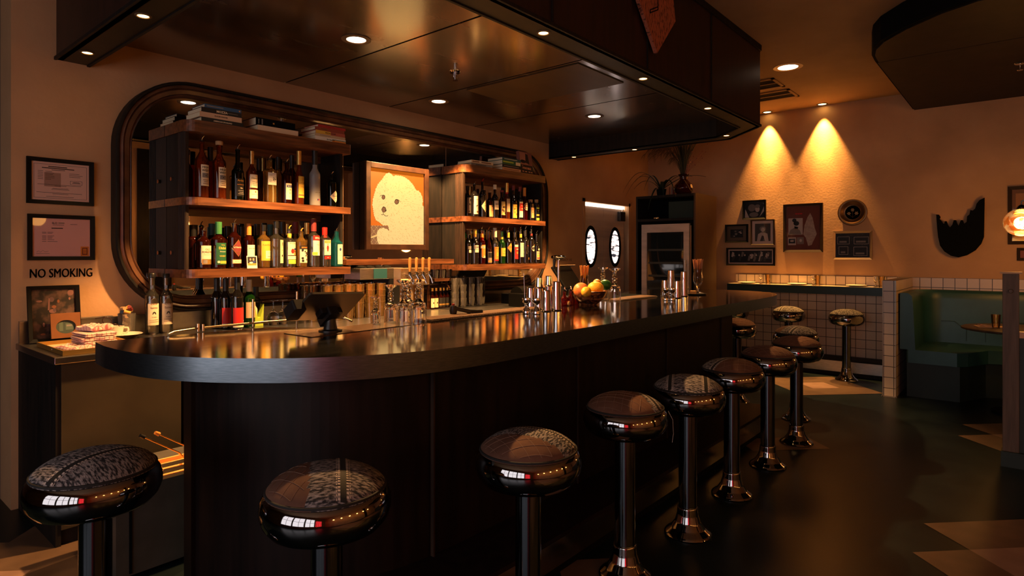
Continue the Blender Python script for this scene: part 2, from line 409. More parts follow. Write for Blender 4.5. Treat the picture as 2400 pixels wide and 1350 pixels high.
# wall counter with foot ledge
t = thing('wall_counter', 'narrow dark wall counter laid with plates under the framed pictures', 'counter', (0, 0, 0))
MB().box(7.99, 1.112, 1.005, XT - 0.001, 3.02, 1.04).build('counter_top', noisy('pale counter laminate', (0.36, 0.29, 0.2), (0.42, 0.34, 0.24), 3, rough=0.3), t)
MB().box(7.975, 1.112, 0.945, 7.99, 3.02, 1.038).build('counter_edge', flat('dark green laminate', (0.012, 0.030, 0.032), 0.35), t)
t = thing('wall_foot_ledge', 'low steel-faced foot ledge along the white tiled wall', 'ledge', (0, 0, 0))
MB().box(7.96, 1.112, 0.17, XT - 0.001, 3.0, 0.19).box(7.98, 1.112, 0.002, 8.0, 3.0, 0.045).build('ledge_top', M_BLACKWOOD, t)
MB().box(7.965, 1.112, 0.045, 7.975, 3.0, 0.17).build('kick_plate', M_STEEL, t)

# ================================================================ bar canopy
ZR, ZS = 2.54, 2.71
def canopy_outline(o):
    x0, x1, y0 = 1.025 + o, 5.955 - o, 1.80 + o
    c = 0.43 - o * 0.586
    return [(x0, YB), (x0, y0 + c), (x0 + c, y0), (x1 - c, y0), (x1, y0 + c), (x1, YB)]
t = thing('bar_canopy', 'big dropped dark wooden canopy with chamfered corners hung over the bar', 'canopy', (0, 0, 0))
out, inn = canopy_outline(0), canopy_outline(0.165)
fm = MB()
for k in range(5):
    (xa, ya), (xb, yb) = out[k], out[k + 1]
    (xc, yc), (xd, yd) = canopy_outline(0.03)[k], canopy_outline(0.03)[k + 1]
    vs = [(xa, ya), (xb, yb), (xd, yd), (xc, yc)]
    mbp = MB().prism(vs, ZR, CEIL)
    mbp.build('fascia_panel', M_FASCIA, t)
# fascia seams and mouldings
sm = MB()
for x in (2.451, 3.44, 4.44): sm.box(x - 0.006, 1.794, ZR + 0.02, x + 0.006, 1.802, CEIL)
for k in range(5):
    (xa, ya), (xb, yb) = canopy_outline(-0.012)[k], canopy_outline(-0.012)[k + 1]
    (xc, yc), (xd, yd) = canopy_outline(0.0)[k], canopy_outline(0.0)[k + 1]
    q = [(xa, ya), (xb, yb), (xd, yd), (xc, yc)]
    sm.prism(q, ZR - 0.004, ZR + 0.014); sm.prism(q, CEIL - 0.05, CEIL - 0.002)
sm.build('fascia_moulding', M_BLACKWOOD, t)
rm = MB()
for k in range(5):
    a, b, c_, d_ = out[k], out[k + 1], inn[k + 1], inn[k]
    rm.prism([a, b, c_, d_], ZR, ZR + 0.012)
rm.build('rim', M_RIM, t)
dr = MB()
for k in range(5):
    a, b = inn[k], inn[k + 1]; i2 = canopy_outline(0.15); c_, d_ = i2[k + 1], i2[k]
    dr.prism([a, b, c_, d_], ZR - 0.008, ZS)
dr.build('inner_lip', M_BLACKWOOD, t)
for x0, x1 in ((1.18, 2.441), (2.457, 3.424), (3.440, 4.509), (4.525, 5.81)):
    pl = []
    for (x, y) in ((x0, YB), (x0, 2.2 if x0 < 1.2 else 1.94), (x0 + (0.28 if x0 < 1.2 else 0), 1.94), (x1 - (0.28 if x1 > 5.7 else 0), 1.94), (x1, 2.2 if x1 > 5.7 else 1.94), (x1, YB)):
        if not pl or pl[-1] != (x, y): pl.append((x, y))
    MB().prism(pl, ZS, ZS + 0.02).build('soffit_panel', M_SOFFIT, t)
MB().box(1.2, 1.95, ZS + 0.02, 5.8, YB - 0.002, ZS + 0.03).build('soffit_backing', M_MATTE, t)
MB().box(3.47, 2.33, ZS - 0.007, 4.08, 3.38, ZS).build('access_panel', noisy('access panel veneer', (0.035, 0.02, 0.008), (0.06, 0.034, 0.013), 2.2, (1, 3, 1), 0.42), t)

# canopy over the booths
ZC2 = 3.05
r2 = 1.0
pl = [(XF, 1.0), (XF, -1.6), (4.6, -1.6)]
pl += [(4.95 - 0.05, -0.4), (4.93, 0.0), (4.95, 0.25), (5.06, 0.47), (5.25, 0.70), (5.45, 0.87), (5.62, 0.95), (5.80, 0.99), (6.0, 1.0)]
t = thing('booth_canopy', 'dark drum-like wooden ceiling canopy with a rounded corner over the booths', 'canopy', (0, 0, 0))
MB().prism(pl, ZC2 + 0.012, CEIL, 0, 0).build('fascia', M_MATTE, t)
seam_x = 6.02
pa = [(XF, 0.985), (XF, -1.6), (seam_x + 0.006, -1.6), (seam_x + 0.006, 0.985)]
pb = [(seam_x - 0.006, -1.6), (4.7, -1.58), (4.98, -0.35), (4.98, 0.25), (5.08, 0.45), (5.27, 0.68), (5.47, 0.85), (5.64, 0.93), (5.80, 0.965), (seam_x - 0.006, 0.975)]
for q in (pa, pb): MB().prism(q, ZC2, ZC2 + 0.012).build('soffit_panel', M_DRUM, t)

# ================================================================ ceiling fixtures
def downlight(loc, r_out, r_in, watts, angle, label, glow, group, trimmat, name='recessed_downlight', col=WARM, gcol=(1, 0.78, 0.55), blend=0.5, radius=0.04, extra=()):
    t = thing(name, label, 'ceiling light', loc, 0, group)
    MB().lathe([(r_in, -0.001), (r_in + 0.003, -0.006), (r_out, -0.004), (r_out, 0.002)], 32).build('trim_ring', trimmat, t)
    MB().lathe([(0.0, -0.0025), (r_in, -0.0025), (r_in, 0.001), (0, 0.001)], 32).build('lens', emissive('lens glow %.1f %.2f' % (glow, gcol[2]), gcol, glow), t)
    if watts: spot(t, (0, 0, -0.012), watts, angle, col, blend, radius)
    for w2, a2 in extra: spot(t, (0, 0, -0.012), w2, a2, col, 1.0, radius)
    return t
TR = flat('dark trim ring', (0.12, 0.075, 0.045), 0.5)
LB = flat('light trim ring', (0.6, 0.42, 0.28), 0.4)
big = [(2.231, 3.10, 'nearest and largest recessed downlight in the bar canopy soffit'), (3.575, 3.813, 'recessed downlight in the canopy soffit close to the mirror wall'),
       (4.896, 3.107, 'recessed downlight in the last soffit panel at the far end of the bar')]
for x, y, lab in big:
    downlight((x, y, ZS), 0.088, 0.056, E_BIG, 102, lab, 9.0, 'large downlights of the bar canopy', TR, blend=0.22)
rim = [(1.10, 3.196, 'small round rim light on the canopy underside at upper left'), (1.10, 4.016, 'small round rim light at the wall end of the left canopy rim'),
       (2.492, 1.885, 'small rim light, the nearest one on the long front edge of the canopy'), (3.547, 1.885, 'small rim light in the middle of the long front canopy edge'),
       (4.584, 1.885, 'small rim light before the far corner of the front canopy edge'), (5.74, 2.18, 'small rim light right at the chamfered far corner of the canopy'),
       (5.872, 3.222, 'small rim light on the far end of the canopy above the plants'), (5.872, 4.001, 'small rim light on the far canopy end nearest the mirror wall')]
for x, y, lab in rim:
    downlight((x, y, ZR), 0.036, 0.024, E_RIM if x < 1.2 else 5.0, 50, lab, 7.0, 'small rim lights of the bar canopy', TR, gcol=(1, 0.55, 0.16), blend=1.0)
for y, lab in ((1.922, 'small black-ringed ceiling spot grazing the picture wall, the right one'), (2.571, 'small black-ringed ceiling spot grazing the picture wall beside the canopy corner')):
    downlight((8.165, y, CEIL), 0.062, 0.045, E_SCALLOP, 56, lab, 5.0, 'wall-grazing ceiling spots', flat('black trim ring', (0.01, 0.01, 0.01), 0.4), gcol=(1, 0.6, 0.2), col=(1, 0.48, 0.12), blend=0.5, radius=0.012, extra=((90, 46), (110, 30)))
downlight((6.341, 1.80, CEIL), 0.135, 0.09, E_FLOOR, 50, 'big bright recessed light in the plaster ceiling near the air vents', 7.0, None, LB, gcol=(1, 0.72, 0.5), blend=0.4, radius=0.05)

for (x0, y0, x1, lab) in ((6.62, 2.02, 7.02, 'slotted ceiling air vent nearer the bright downlight'), (7.16, 2.02, 7.56, 'slotted ceiling air vent nearer the picture wall')):
    t = thing('air_vent', lab, 'vent', (x0, y0, CEIL), 0, 'paired ceiling air vents')
    w = x1 - x0; h = 0.62
    fr = MB()
    for a in ((0, 0, w, 0.03), (0, h - 0.03, w, h), (0, 0, 0.04, h), (w - 0.04, 0, w, h)): fr.box(a[0], a[1], -0.012, a[2], a[3], -0.001)
    fr.build('vent_frame', M_CEIL, t)
    MB().box(0.03, 0.03, -0.004, w - 0.03, h - 0.03, -0.001).build('backing', M_MATTE, t)
    MB().box(w / 2 - 0.012, 0.03, -0.011, w / 2 + 0.012, h - 0.03, -0.0045).build('slat', M_CEIL, t)
def sprinkler(loc, lab):
    t = thing('sprinkler', lab, 'sprinkler', loc, 0, 'ceiling sprinklers')
    MB().lathe([(0.0, -0.008), (0.036, -0.008), (0.042, 0.0), (0, 0)], 20).build('escutcheon', M_CHROME, t)
    m = MB().lathe([(0, -0.062), (0.020, -0.062), (0.022, -0.058), (0.006, -0.055), (0.005, -0.008)], 14)
    m.tube([(-0.014, 0, -0.01), (-0.016, 0, -0.035), (0, 0, -0.055)], 0.0025, 6).tube([(0.014, 0, -0.01), (0.016, 0, -0.035), (0, 0, -0.055)], 0.0025, 6)
    m.build('sprinkler_head', M_CHROME, t)
sprinkler((3.08, 3.114, ZS), 'chrome fire sprinkler under the bar canopy soffit')
p = atZ(2391, 148, ZC2); sprinkler((p.x, p.y, ZC2), 'small chrome fire sprinkler under the dark booth canopy')

# ================================================================ the bar
def smooth_pts(pts, it=2, closed=False):
    for _ in range(it):
        q = []
        rng = range(len(pts) - 1)
        q.append(pts[0])
        for i in rng:
            a, b = pts[i], pts[i + 1]
            q.append((a[0] * .75 + b[0] * .25, a[1] * .75 + b[1] * .25)); q.append((a[0] * .25 + b[0] * .75, a[1] * .25 + b[1] * .75))
        q.append(pts[-1]); pts = q
    return pts
front = smooth_pts([(0.765, 2.60), (0.768, 2.42), (0.795, 2.26), (0.86, 2.10), (0.955, 1.955), (1.08, 1.81), (1.25, 1.69), (1.48, 1.60), (1.75, 1.567), (2.1, 1.565)], 2) \
    + smooth_pts([(4.6, 1.565), (5.0, 1.57), (5.3, 1.595), (5.52, 1.655), (5.69, 1.76), (5.80, 1.90), (5.84, 2.06), (5.845, 2.3)], 2)
back = [(5.845, 2.80), (4.75, 2.80), (4.70, 2.44), (1.62, 2.46), (1.45, 2.70), (0.78, 2.755)]
t = thing('bar_counter', 'long dark zinc-topped bar with a rounded left end', 'bar', (0, 0, 0))
MB().prism(front + back, 0.995, 1.075, 0, 1, True).build('bar_top', [M_ZINC, M_ZINCEDGE], t, 0.004)
# body follows the counter, set back
def inset_front(o):
    fp = front; res = []
    for i, p in enumerate(fp):
        a = fp[max(i - 1, 0)]; b = fp[min(i + 1, len(fp) - 1)]
        dx, dy = b[0] - a[0], b[1] - a[1]; L = math.hypot(dx, dy)
        res.append((p[0] - dy / L * o, p[1] + dx / L * o))
    return res
ob = inset_front(0.28)
ob = [q for q in ob if q[0] < 4.95] + [(5.0, 1.85), (5.08, 1.88), (5.12, 1.96)]
body = ob + [(5.12, 2.35), (1.03, 2.50)]
MB().prism(body, 0.0, 0.994).build('bar_body', M_BARWOOD, t)
for x in (1.70, 2.74, 3.80, 4.75): MB().box(x - 0.004, 1.838, 0.19, x + 0.004, 1.856, 0.993).build('panel_seam', M_FLUTE, t)
led = [(2.0 if False else q[0], q[1]) for q in inset_front(0.02) if 1.3 < q[0] < 5.2]
l1 = [q for q in inset_front(0.0) if 1.2 < q[0] < 5.25]; l0 = [q for q in inset_front(0.285) if 1.45 < q[0] < 5.1]
MB().prism(l1 + l0[::-1], 0.17, 0.19).build('foot_ledge', M_BARWOOD, t)
l2 = [q for q in inset_front(0.008) if 1.2 < q[0] < 5.25]; l3 = [q for q in inset_front(0.02) if 1.2 < q[0] < 5.25]
MB().prism(l2 + l3[::-1], 0.05, 0.17).build('kick_plate', flat('dim kick steel', (0.36, 0.33, 0.30), 0.2, 1.0), t)
l4 = [q for q in inset_front(0.03) if 1.2 < q[0] < 5.25]
MB().prism(l4 + l0[::-1], 0.0, 0.05).build('plinth', M_MATTE, t)
# inlaid channel for the till and service rails behind the counter
MB().prism([(1.385, 2.225), (2.0, 2.262), (2.03, 2.455), (1.38, 2.43)], 1.0752, 1.0775).build('inlay_tray', noisy('brown tray', (0.08, 0.045, 0.02), (0.11, 0.06, 0.03), 4, rough=0.25, metal=0.4), t)
rl = MB()
rl.tube([(1.03, 2.72, 1.082), (1.06, 2.74, 1.088), (1.16, 2.755, 1.092)], 0.0055, 8)
rl.tube([(1.19, 2.76, 1.092), (1.45, 2.74, 1.096), (1.74, 2.66, 1.10), (1.80, 2.60, 1.098), (1.81, 2.55, 1.084)], 0.0055, 8)
rl.tube([(1.165, 2.757, 1.077), (1.165, 2.757, 1.112)], 0.007, 8).tube([(1.186, 2.757, 1.077), (1.186, 2.757, 1.108)], 0.006, 8)
rl.tube([(1.405, 2.745, 1.0765), (1.405, 2.745, 1.205)], 0.0055, 8).tube([(1.72, 2.9, 1.0), (1.72, 2.9, 1.22)], 0.0055, 8)
o = rl.build('service_rail', flat('pale brass rail', (0.8, 0.62, 0.42), 0.25, 1.0)); tag(o, 'thin bent pale metal service rail with upright pins behind the bar edge', 'rail')

# bar mats
def bar_mat(x0, x1, y0, y1, lab):
    t = thing('bar_mat', lab, 'mat', (x0, y0, 1.0755), 0, 'ribbed bar mats')
    m = MB().box(0, 0, 0, x1 - x0, y1 - y0, 0.004); n = int((x1 - x0) / 0.012)
    m.build('mat_base', flat('mat rubber', (0.03, 0.018, 0.012), 0.6), t)
    r = MB()
    for i in range(n): r.box(0.004 + i * 0.012, 0.004, 0.004, 0.010 + i * 0.012, y1 - y0 - 0.004, 0.010)
    o = r.build('ribbing', flat('mat ribs', (0.16, 0.095, 0.06), 0.4), t)
bar_mat(2.10, 2.95, 2.29, 2.43, 'ribbed brown bar mat running behind the inverted goblets')
bar_mat(2.96, 3.10, 2.30, 2.43, 'short ribbed bar mat piece beside the jiggers')
bar_mat(3.92, 4.52, 2.27, 2.42, 'ribbed bar mat at the far end before the second group of shaker tins')

# ---- back bar counter
t = thing('back_counter', 'stainless back bar counter with splashback below the big mirror', 'counter', (0, 0, 0))
MB().box(0.838, 3.55, 0.885, 6.3, YB - 0.002, 0.92).build('counter_top', M_STEELH, t, 0.004)
MB().box(0.85, 4.272, 0.92, 6.3, YB - 0.002, 1.035).build('splashback', M_STEELH, t)
MB().box(0.85, 4.262, 1.035, 1.30, YB - 0.002, 1.042).build('splashback_lip', M_STEEL, t)
t = thing('bar_cabinet', 'olive-brown cabinet with black side panel under the left end of the back counter', 'cabinet', (0, 0, 0))
MB().box(0.85, 3.58, 0.0, 0.872, YB - 0.002, 0.884).build('side_panel', M_BLACKWOOD, t)
MB().box(0.872, 3.575, 0.08, 1.42, 3.60, 0.884).build('door', noisy('olive laminate', (0.040, 0.028, 0.013), (0.060, 0.042, 0.020), 4, (1, 1, 1), 0.5), t)
MB().box(0.872, 3.60, 0.0, 1.42, YB - 0.002, 0.884).build('body', M_BLACKWOOD, t)
t = thing('underbar_cabinets', 'run of dark bar cabinets and coolers below the back counter', 'cabinet', (0, 0, 0))
MB().box(1.44, 3.60, 0.0, 6.28, YB - 0.002, 0.884).build('body', M_BLACKWOOD, t)
for i in range(6): MB().box(1.45 + i * 0.805, 3.575, 0.1, 2.235 + i * 0.805, 3.598, 0.87).build('door', flat('dark steel door', (0.05, 0.05, 0.05), 0.4, 0.8), t)

# ================================================================ the mirror
def rrect(x0, z0, x1, z1, R, n=10):
    pts = []
    for cx, cz, a0 in ((x1 - R, z1 - R, 0), (x0 + R, z1 - R, 90), (x0 + R, z0 + R, 180), (x1 - R, z0 + R, 270)):
        for i in range(n + 1):
            a = math.radians(a0 + 90 * i / n); pts.append((cx + R * math.cos(a), cz + R * math.sin(a)))
    return pts
MX0, MX1, MZ0, MZ1, MR = 1.30, 5.66, 1.04, 2.545, 0.46
t = thing('back_bar_mirror', 'very wide wall mirror in a thick moulded walnut frame with rounded corners', 'mirror', (0, 0, 0))
def sweep(prof, name, mat):
    rings = []
    for ins, dep in prof:
        rings.append([(x, YB - dep, z) for x, z in rrect(MX0 + ins, MZ0 + ins, MX1 - ins, MZ1 - ins, MR - ins, 14)])
    n = len(rings[0]); vs = [p for r in rings for p in r]; fs = []
    for j in range(len(rings) - 1):
        for i in range(n):
            a, b = j * n + i, j * n + (i + 1) % n
            fs.append((a, a + n, b + n, b))
    MB().add(vs, fs, 0, False).build(name, mat, t)
sweep([(0.0, 0.0), (0.0, 0.085), (0.006, 0.095), (0.016, 0.095), (0.022, 0.085), (0.022, 0.02)], 'outer_bead', M_BLACKWOOD)
sweep([(0.022, 0.02), (0.022, 0.078), (0.040, 0.086), (0.046, 0.070), (0.052, 0.078), (0.076, 0.074), (0.080, 0.058), (0.090, 0.064), (0.100, 0.046), (0.100, 0.012)], 'frame', M_FRAMEWOOD)
full = rrect(MX0 + 0.095, MZ0 + 0.095, MX1 - 0.095, MZ1 - 0.095, MR - 0.095, 14)
def clip(poly, x, keep_less):
    res = []
    for i in range(len(poly)):
        a, b = poly[i], poly[(i + 1) % len(poly)]
        ia, ib = (a[0] <= x) == keep_less, (b[0] <= x) == keep_less
        if ia: res.append(a)
        if ia != ib:
            k = (x - a[0]) / (b[0] - a[0]); res.append((x, a[1] + k * (b[1] - a[1])))
    return res
for a, b in ((0, 2.954), (2.957, 4.112), (4.115, 9)):
    q = clip(clip(full, a, False), b, True)
    MB().slab(q, YB - 0.014, YB - 0.004).build('mirror_pane', M_MIRROR, t)
MB().box(2.9525, YB - 0.0155, MZ0 + 0.1, 2.9585, YB - 0.003, MZ1 - 0.1).box(4.1105, YB - 0.0155, MZ0 + 0.1, 4.1165, YB - 0.003, MZ1 - 0.1).build('pane_joint', flat('mirror joint', (0.25, 0.16, 0.1), 0.4, 0.5), t)
YM = YB - 0.016

# ================================================================ shelf units
def board(x0, x1, y0, z0, z1, left_round, mat, parent, name='shelf_board'):
    R = 0.085; pts = []
    pts += [(x1, YM - 0.001), (x0, YM - 0.001)]
    for i in range(9):
        a = math.radians(180 + 90 * i / 8); pts.append((x0 + R + R * math.cos(a), y0 + R + R * math.sin(a)))
    pts += [(x1 - 0.012, y0), (x1, y0 + 0.012)]
    return MB().prism(pts, z0, z1).build(name, mat, parent, 0.003)
def unit(x0, x1, lab):
    t = thing('bottle_shelf', lab, 'shelf', (0, 0, 0), 0, 'walnut bottle shelves on the mirror')
    board(x0, x1, 3.95, 1.267, 1.32, True, M_WALNUT, t)
    board(x0, x1, 3.95, 1.722, 1.77, True, M_WALNUT, t)
    board(x0, x1, 3.95, 2.178, 2.25, True, M_WALNUT, t)
    for z0, z1 in ((1.32, 1.722), (1.77, 2.178)):
        MB().box(x0 + 0.012, 4.105, z0, x0 + 0.035, YM - 0.001, z1).build('side_panel', M_BLACKWOOD, t)
        xe = x1 - 0.065 if x0 < 3 else x1 - 0.02
        MB().box(xe, 4.0, z0, xe + 0.018, YM - 0.001, z1).build('side_panel', M_BLACKWOOD, t)
        r = MB()
        for i in range(5): r.lathe([(0.0105, 0), (0.0105, z1 - z0)], 10, c=(x0 + 0.018, 4.012 + i * 0.0215, z0))
        r.box(x0 + 0.018, 4.0, z0, x0 + 0.034, 4.105, z1)
        r.build('fluted_corner', M_FLUTE, t)
        MB().box(x0 + 0.06, 4.262, z1 - 0.05, xe - 0.002, YM - 0.001, z1).build('shelf_rail', M_WALNUT, t)
    k = MB()
    kn = MB()
    return t
u1 = unit(1.60, 2.80, 'left walnut shelf unit full of liquor bottles in front of the mirror')
u2 = unit(4.05, 5.27, 'right walnut shelf unit of bottles at the far end of the mirror')
for z in (1.895, 1.425):
    MB().tube([(1.62, 4.18, z), (1.598, 4.18, z)], 0.013, 14).build('standoff_knob', M_CHROME, u1)
# low plank between the two units
o = MB().box(2.83, 4.06, 1.332, 4.0, YM - 0.001, 1.373).build('shelf_ledge', M_WALNUT); tag(o, 'single walnut plank ledge below the dog picture between the two shelf units', 'shelf')

# ================================================================ dog light box
pA = atY(857, 376, 4.20); pB = atY(1004, 583, 4.20)
bx0, bx1, bz0, bz1 = 3.115, 3.81, 1.455, 2.19
t = thing('dog_lightbox', 'glowing framed picture of a fluffy white dog on orange, hung on the mirror', 'picture', (0, 0, 0))
MB().box(bx0, 4.215, bz0, bx1, YM - 0.001, bz1).build('box_body', M_BLACKWOOD, t)
f = MB(); fw = 0.047
f.box(bx0, 4.19, bz0, bx0 + fw, 4.215, bz1).box(bx1 - fw, 4.19, bz0, bx1, 4.215, bz1).box(bx0 + fw, 4.19, bz0, bx1 - fw, 4.215, bz0 + fw).box(bx0 + fw, 4.19, bz1 - fw, bx1 - fw, 4.215, bz1)
f.build('frame', noisy('dark frame walnut', (0.022, 0.009, 0.005), (0.05, 0.02, 0.01), 4.0, (3, 3, 3), 0.45, detail=8), t, 0.003)
def lit(name, col, s=0.27): return flat(name, tuple(c * 0.10 for c in col), 0.5, emit=col, es=s)
ML = [lit('lit orange', (0.80, 0.17, 0.008)), lit('lit cream', (1.0, 0.74, 0.30)), lit('lit fur lines', (0.52, 0.30, 0.07)), lit('lit taupe', (0.22, 0.10, 0.045)), lit('lit brown patch', (0.32, 0.14, 0.06)), lit('lit black', (0.01, 0.006, 0.004)), lit('lit pale dashes', (0.9, 0.6, 0.2))]
def dp(x, y, yy): return atY(840 + x / 5.872, 370 + y / 5.872, yy)
dm = MB(); dm.rect(bx0 + fw, bz0 + fw, bx1 - fw, bz1 - fw, 4.2125, 0)
dm.poly([dp(145, 930, 4.2120), dp(420, 935, 4.2120), dp(420, 1195, 4.2120), dp(145, 1192, 4.2120)][::-1], 4)
for k in range(7):
    for (x0, y0, x1, y1) in ((150 + k * 75 - 150, 930, 150 + k * 75 + 50, 1190), (150 + k * 75 + 50, 930, 150 + k * 75 - 150, 1190)):
        for i in range(12):
            a, b = i / 12, (i + 0.6) / 12
            xa, xb = x0 + (x1 - x0) * a, x0 + (x1 - x0) * b
            if xa < 150 or xb < 150 or xa > 330 or xb > 330: continue
            ya, yb = y0 + (y1 - y0) * a, y0 + (y1 - y0) * b
            dm.poly([dp(xa - 3, ya, 4.2117), dp(xa + 3, ya, 4.2117), dp(xb + 3, yb, 4.2117), dp(xb - 3, yb, 4.2117)], 6)
dog = [(912, 1193), (282, 1190), (258, 1130), (250, 1060), (262, 1000), (300, 970), (350, 962), (400, 985), (422, 1003), (408, 930), (340, 935), (290, 890), (240, 860), (215, 800), (205, 740), (190, 640), (200, 560), (215, 500), (240, 420), (265, 360), (310, 310), (355, 250), (385, 215), (425, 200), (460, 230), (475, 250), (520, 240), (580, 245), (640, 265), (700, 310), (740, 350), (775, 400), (790, 440), (830, 450), (860, 490), (880, 540), (890, 600), (880, 640), (900, 680), (912, 720)]
jag = []
for i in range(len(dog)):
    a, b = dog[i], dog[(i + 1) % len(dog)]
    L = math.hypot(b[0] - a[0], b[1] - a[1]); n = max(1, int(L / 14)) if 2 <= i < len(dog) - 1 else 1
    for k in range(n):
        w = k / n; j = (7 if k % 2 else -2) * (1 if n > 1 else 0) * random.uniform(0.5, 1.2)
        nx, ny = (b[1] - a[1]) / L, -(b[0] - a[0]) / L
        jag.append((a[0] + (b[0] - a[0]) * w - nx * j, a[1] + (b[1] - a[1]) * w - ny * j))
dm.poly([dp(x, y, 4.2113) for x, y in jag][::-1], 1)
def inside(px, py):
    c = False
    for i in range(len(dog)):
        (x1, y1), (x2, y2) = dog[i], dog[i - 1]
        if (y1 > py) != (y2 > py) and px < (x2 - x1) * (py - y1) / (y2 - y1) + x1: c = not c
    return c
for k in range(620):
    x, y = random.uniform(200, 890), random.uniform(230, 1170)
    dx, dy = x - 420, y - 560
    a = math.atan2(dy, dx) + random.uniform(-0.3, 0.3) if y < 850 else random.uniform(0.3, 1.3)
    L = random.uniform(12, 30); x2, y2 = x + L * math.cos(a), y + L * math.sin(a)
    if not (inside(x, y) and inside(x2, y2)) or x2 > 905: continue
    if min(math.hypot(x - 345, y - 540), math.hypot(x - 527, y - 603), math.hypot(x - 350, y - 710)) < 48: continue
    nx, ny = -math.sin(a) * 2.0, math.cos(a) * 2.0
    dm.poly([dp(x - nx, y - ny, 4.2109), dp(x2, y2, 4.2109), dp(x + nx, y + ny, 4.2109)], 2)
def del_(cx, cy, rx, ry, mi, yy, n=18, wob=0.0, rot=0.0):
    pts = []
    for i in range(n):
        a = 2 * PI * i / n; k = 1 + wob * math.sin(5 * a + cx)
        X, Yy = rx * k * math.cos(a), ry * k * math.sin(a)
        pts.append(dp(cx + X * math.cos(rot) - Yy * math.sin(rot), cy + X * math.sin(rot) + Yy * math.cos(rot), yy))
    dm.poly(pts[::-1], mi)
for cx, cy, rx, ry in ((345, 541, 25, 33), (527, 604, 31, 37)):
    del_(cx, cy, rx, ry, 5, 4.2106, wob=0.03); del_(cx - 2, cy + 3, rx * 0.72, ry * 0.75, 3, 4.2103)
del_(350, 712, 31, 42, 5, 4.2106, wob=0.06); del_(350, 715, 25, 34, 3, 4.2103); del_(378, 722, 9, 14, 5, 4.2102)
def dline(pts, w, mi, yy=4.2100):
    for (xa, ya), (xb, yb) in zip(pts, pts[1:]):
        L = math.hypot(xb - xa, yb - ya); nx, ny = (yb - ya) / L * w, -(xb - xa) / L * w
        dm.poly([dp(xa - nx, ya - ny, yy), dp(xa + nx, ya + ny, yy), dp(xb + nx, yb + ny, yy), dp(xb - nx, yb - ny, yy)], mi)
dline([(315, 775), (332, 785), (343, 765), (355, 785), (375, 800), (400, 798), (408, 790)], 3, 5)
dline([(295, 527), (315, 515), (330, 515)], 3, 5); dline([(550, 575), (568, 592), (578, 610)], 3, 3)
dm.poly([dp(155, 1104, 4.2098), dp(165, 1088, 4.2098), (dp(255, 1052, 4.2098)), dp(262, 1078, 4.2098), dp(190, 1103, 4.2098)][::-1], 6)
dm.build('dog_picture', ML, t)

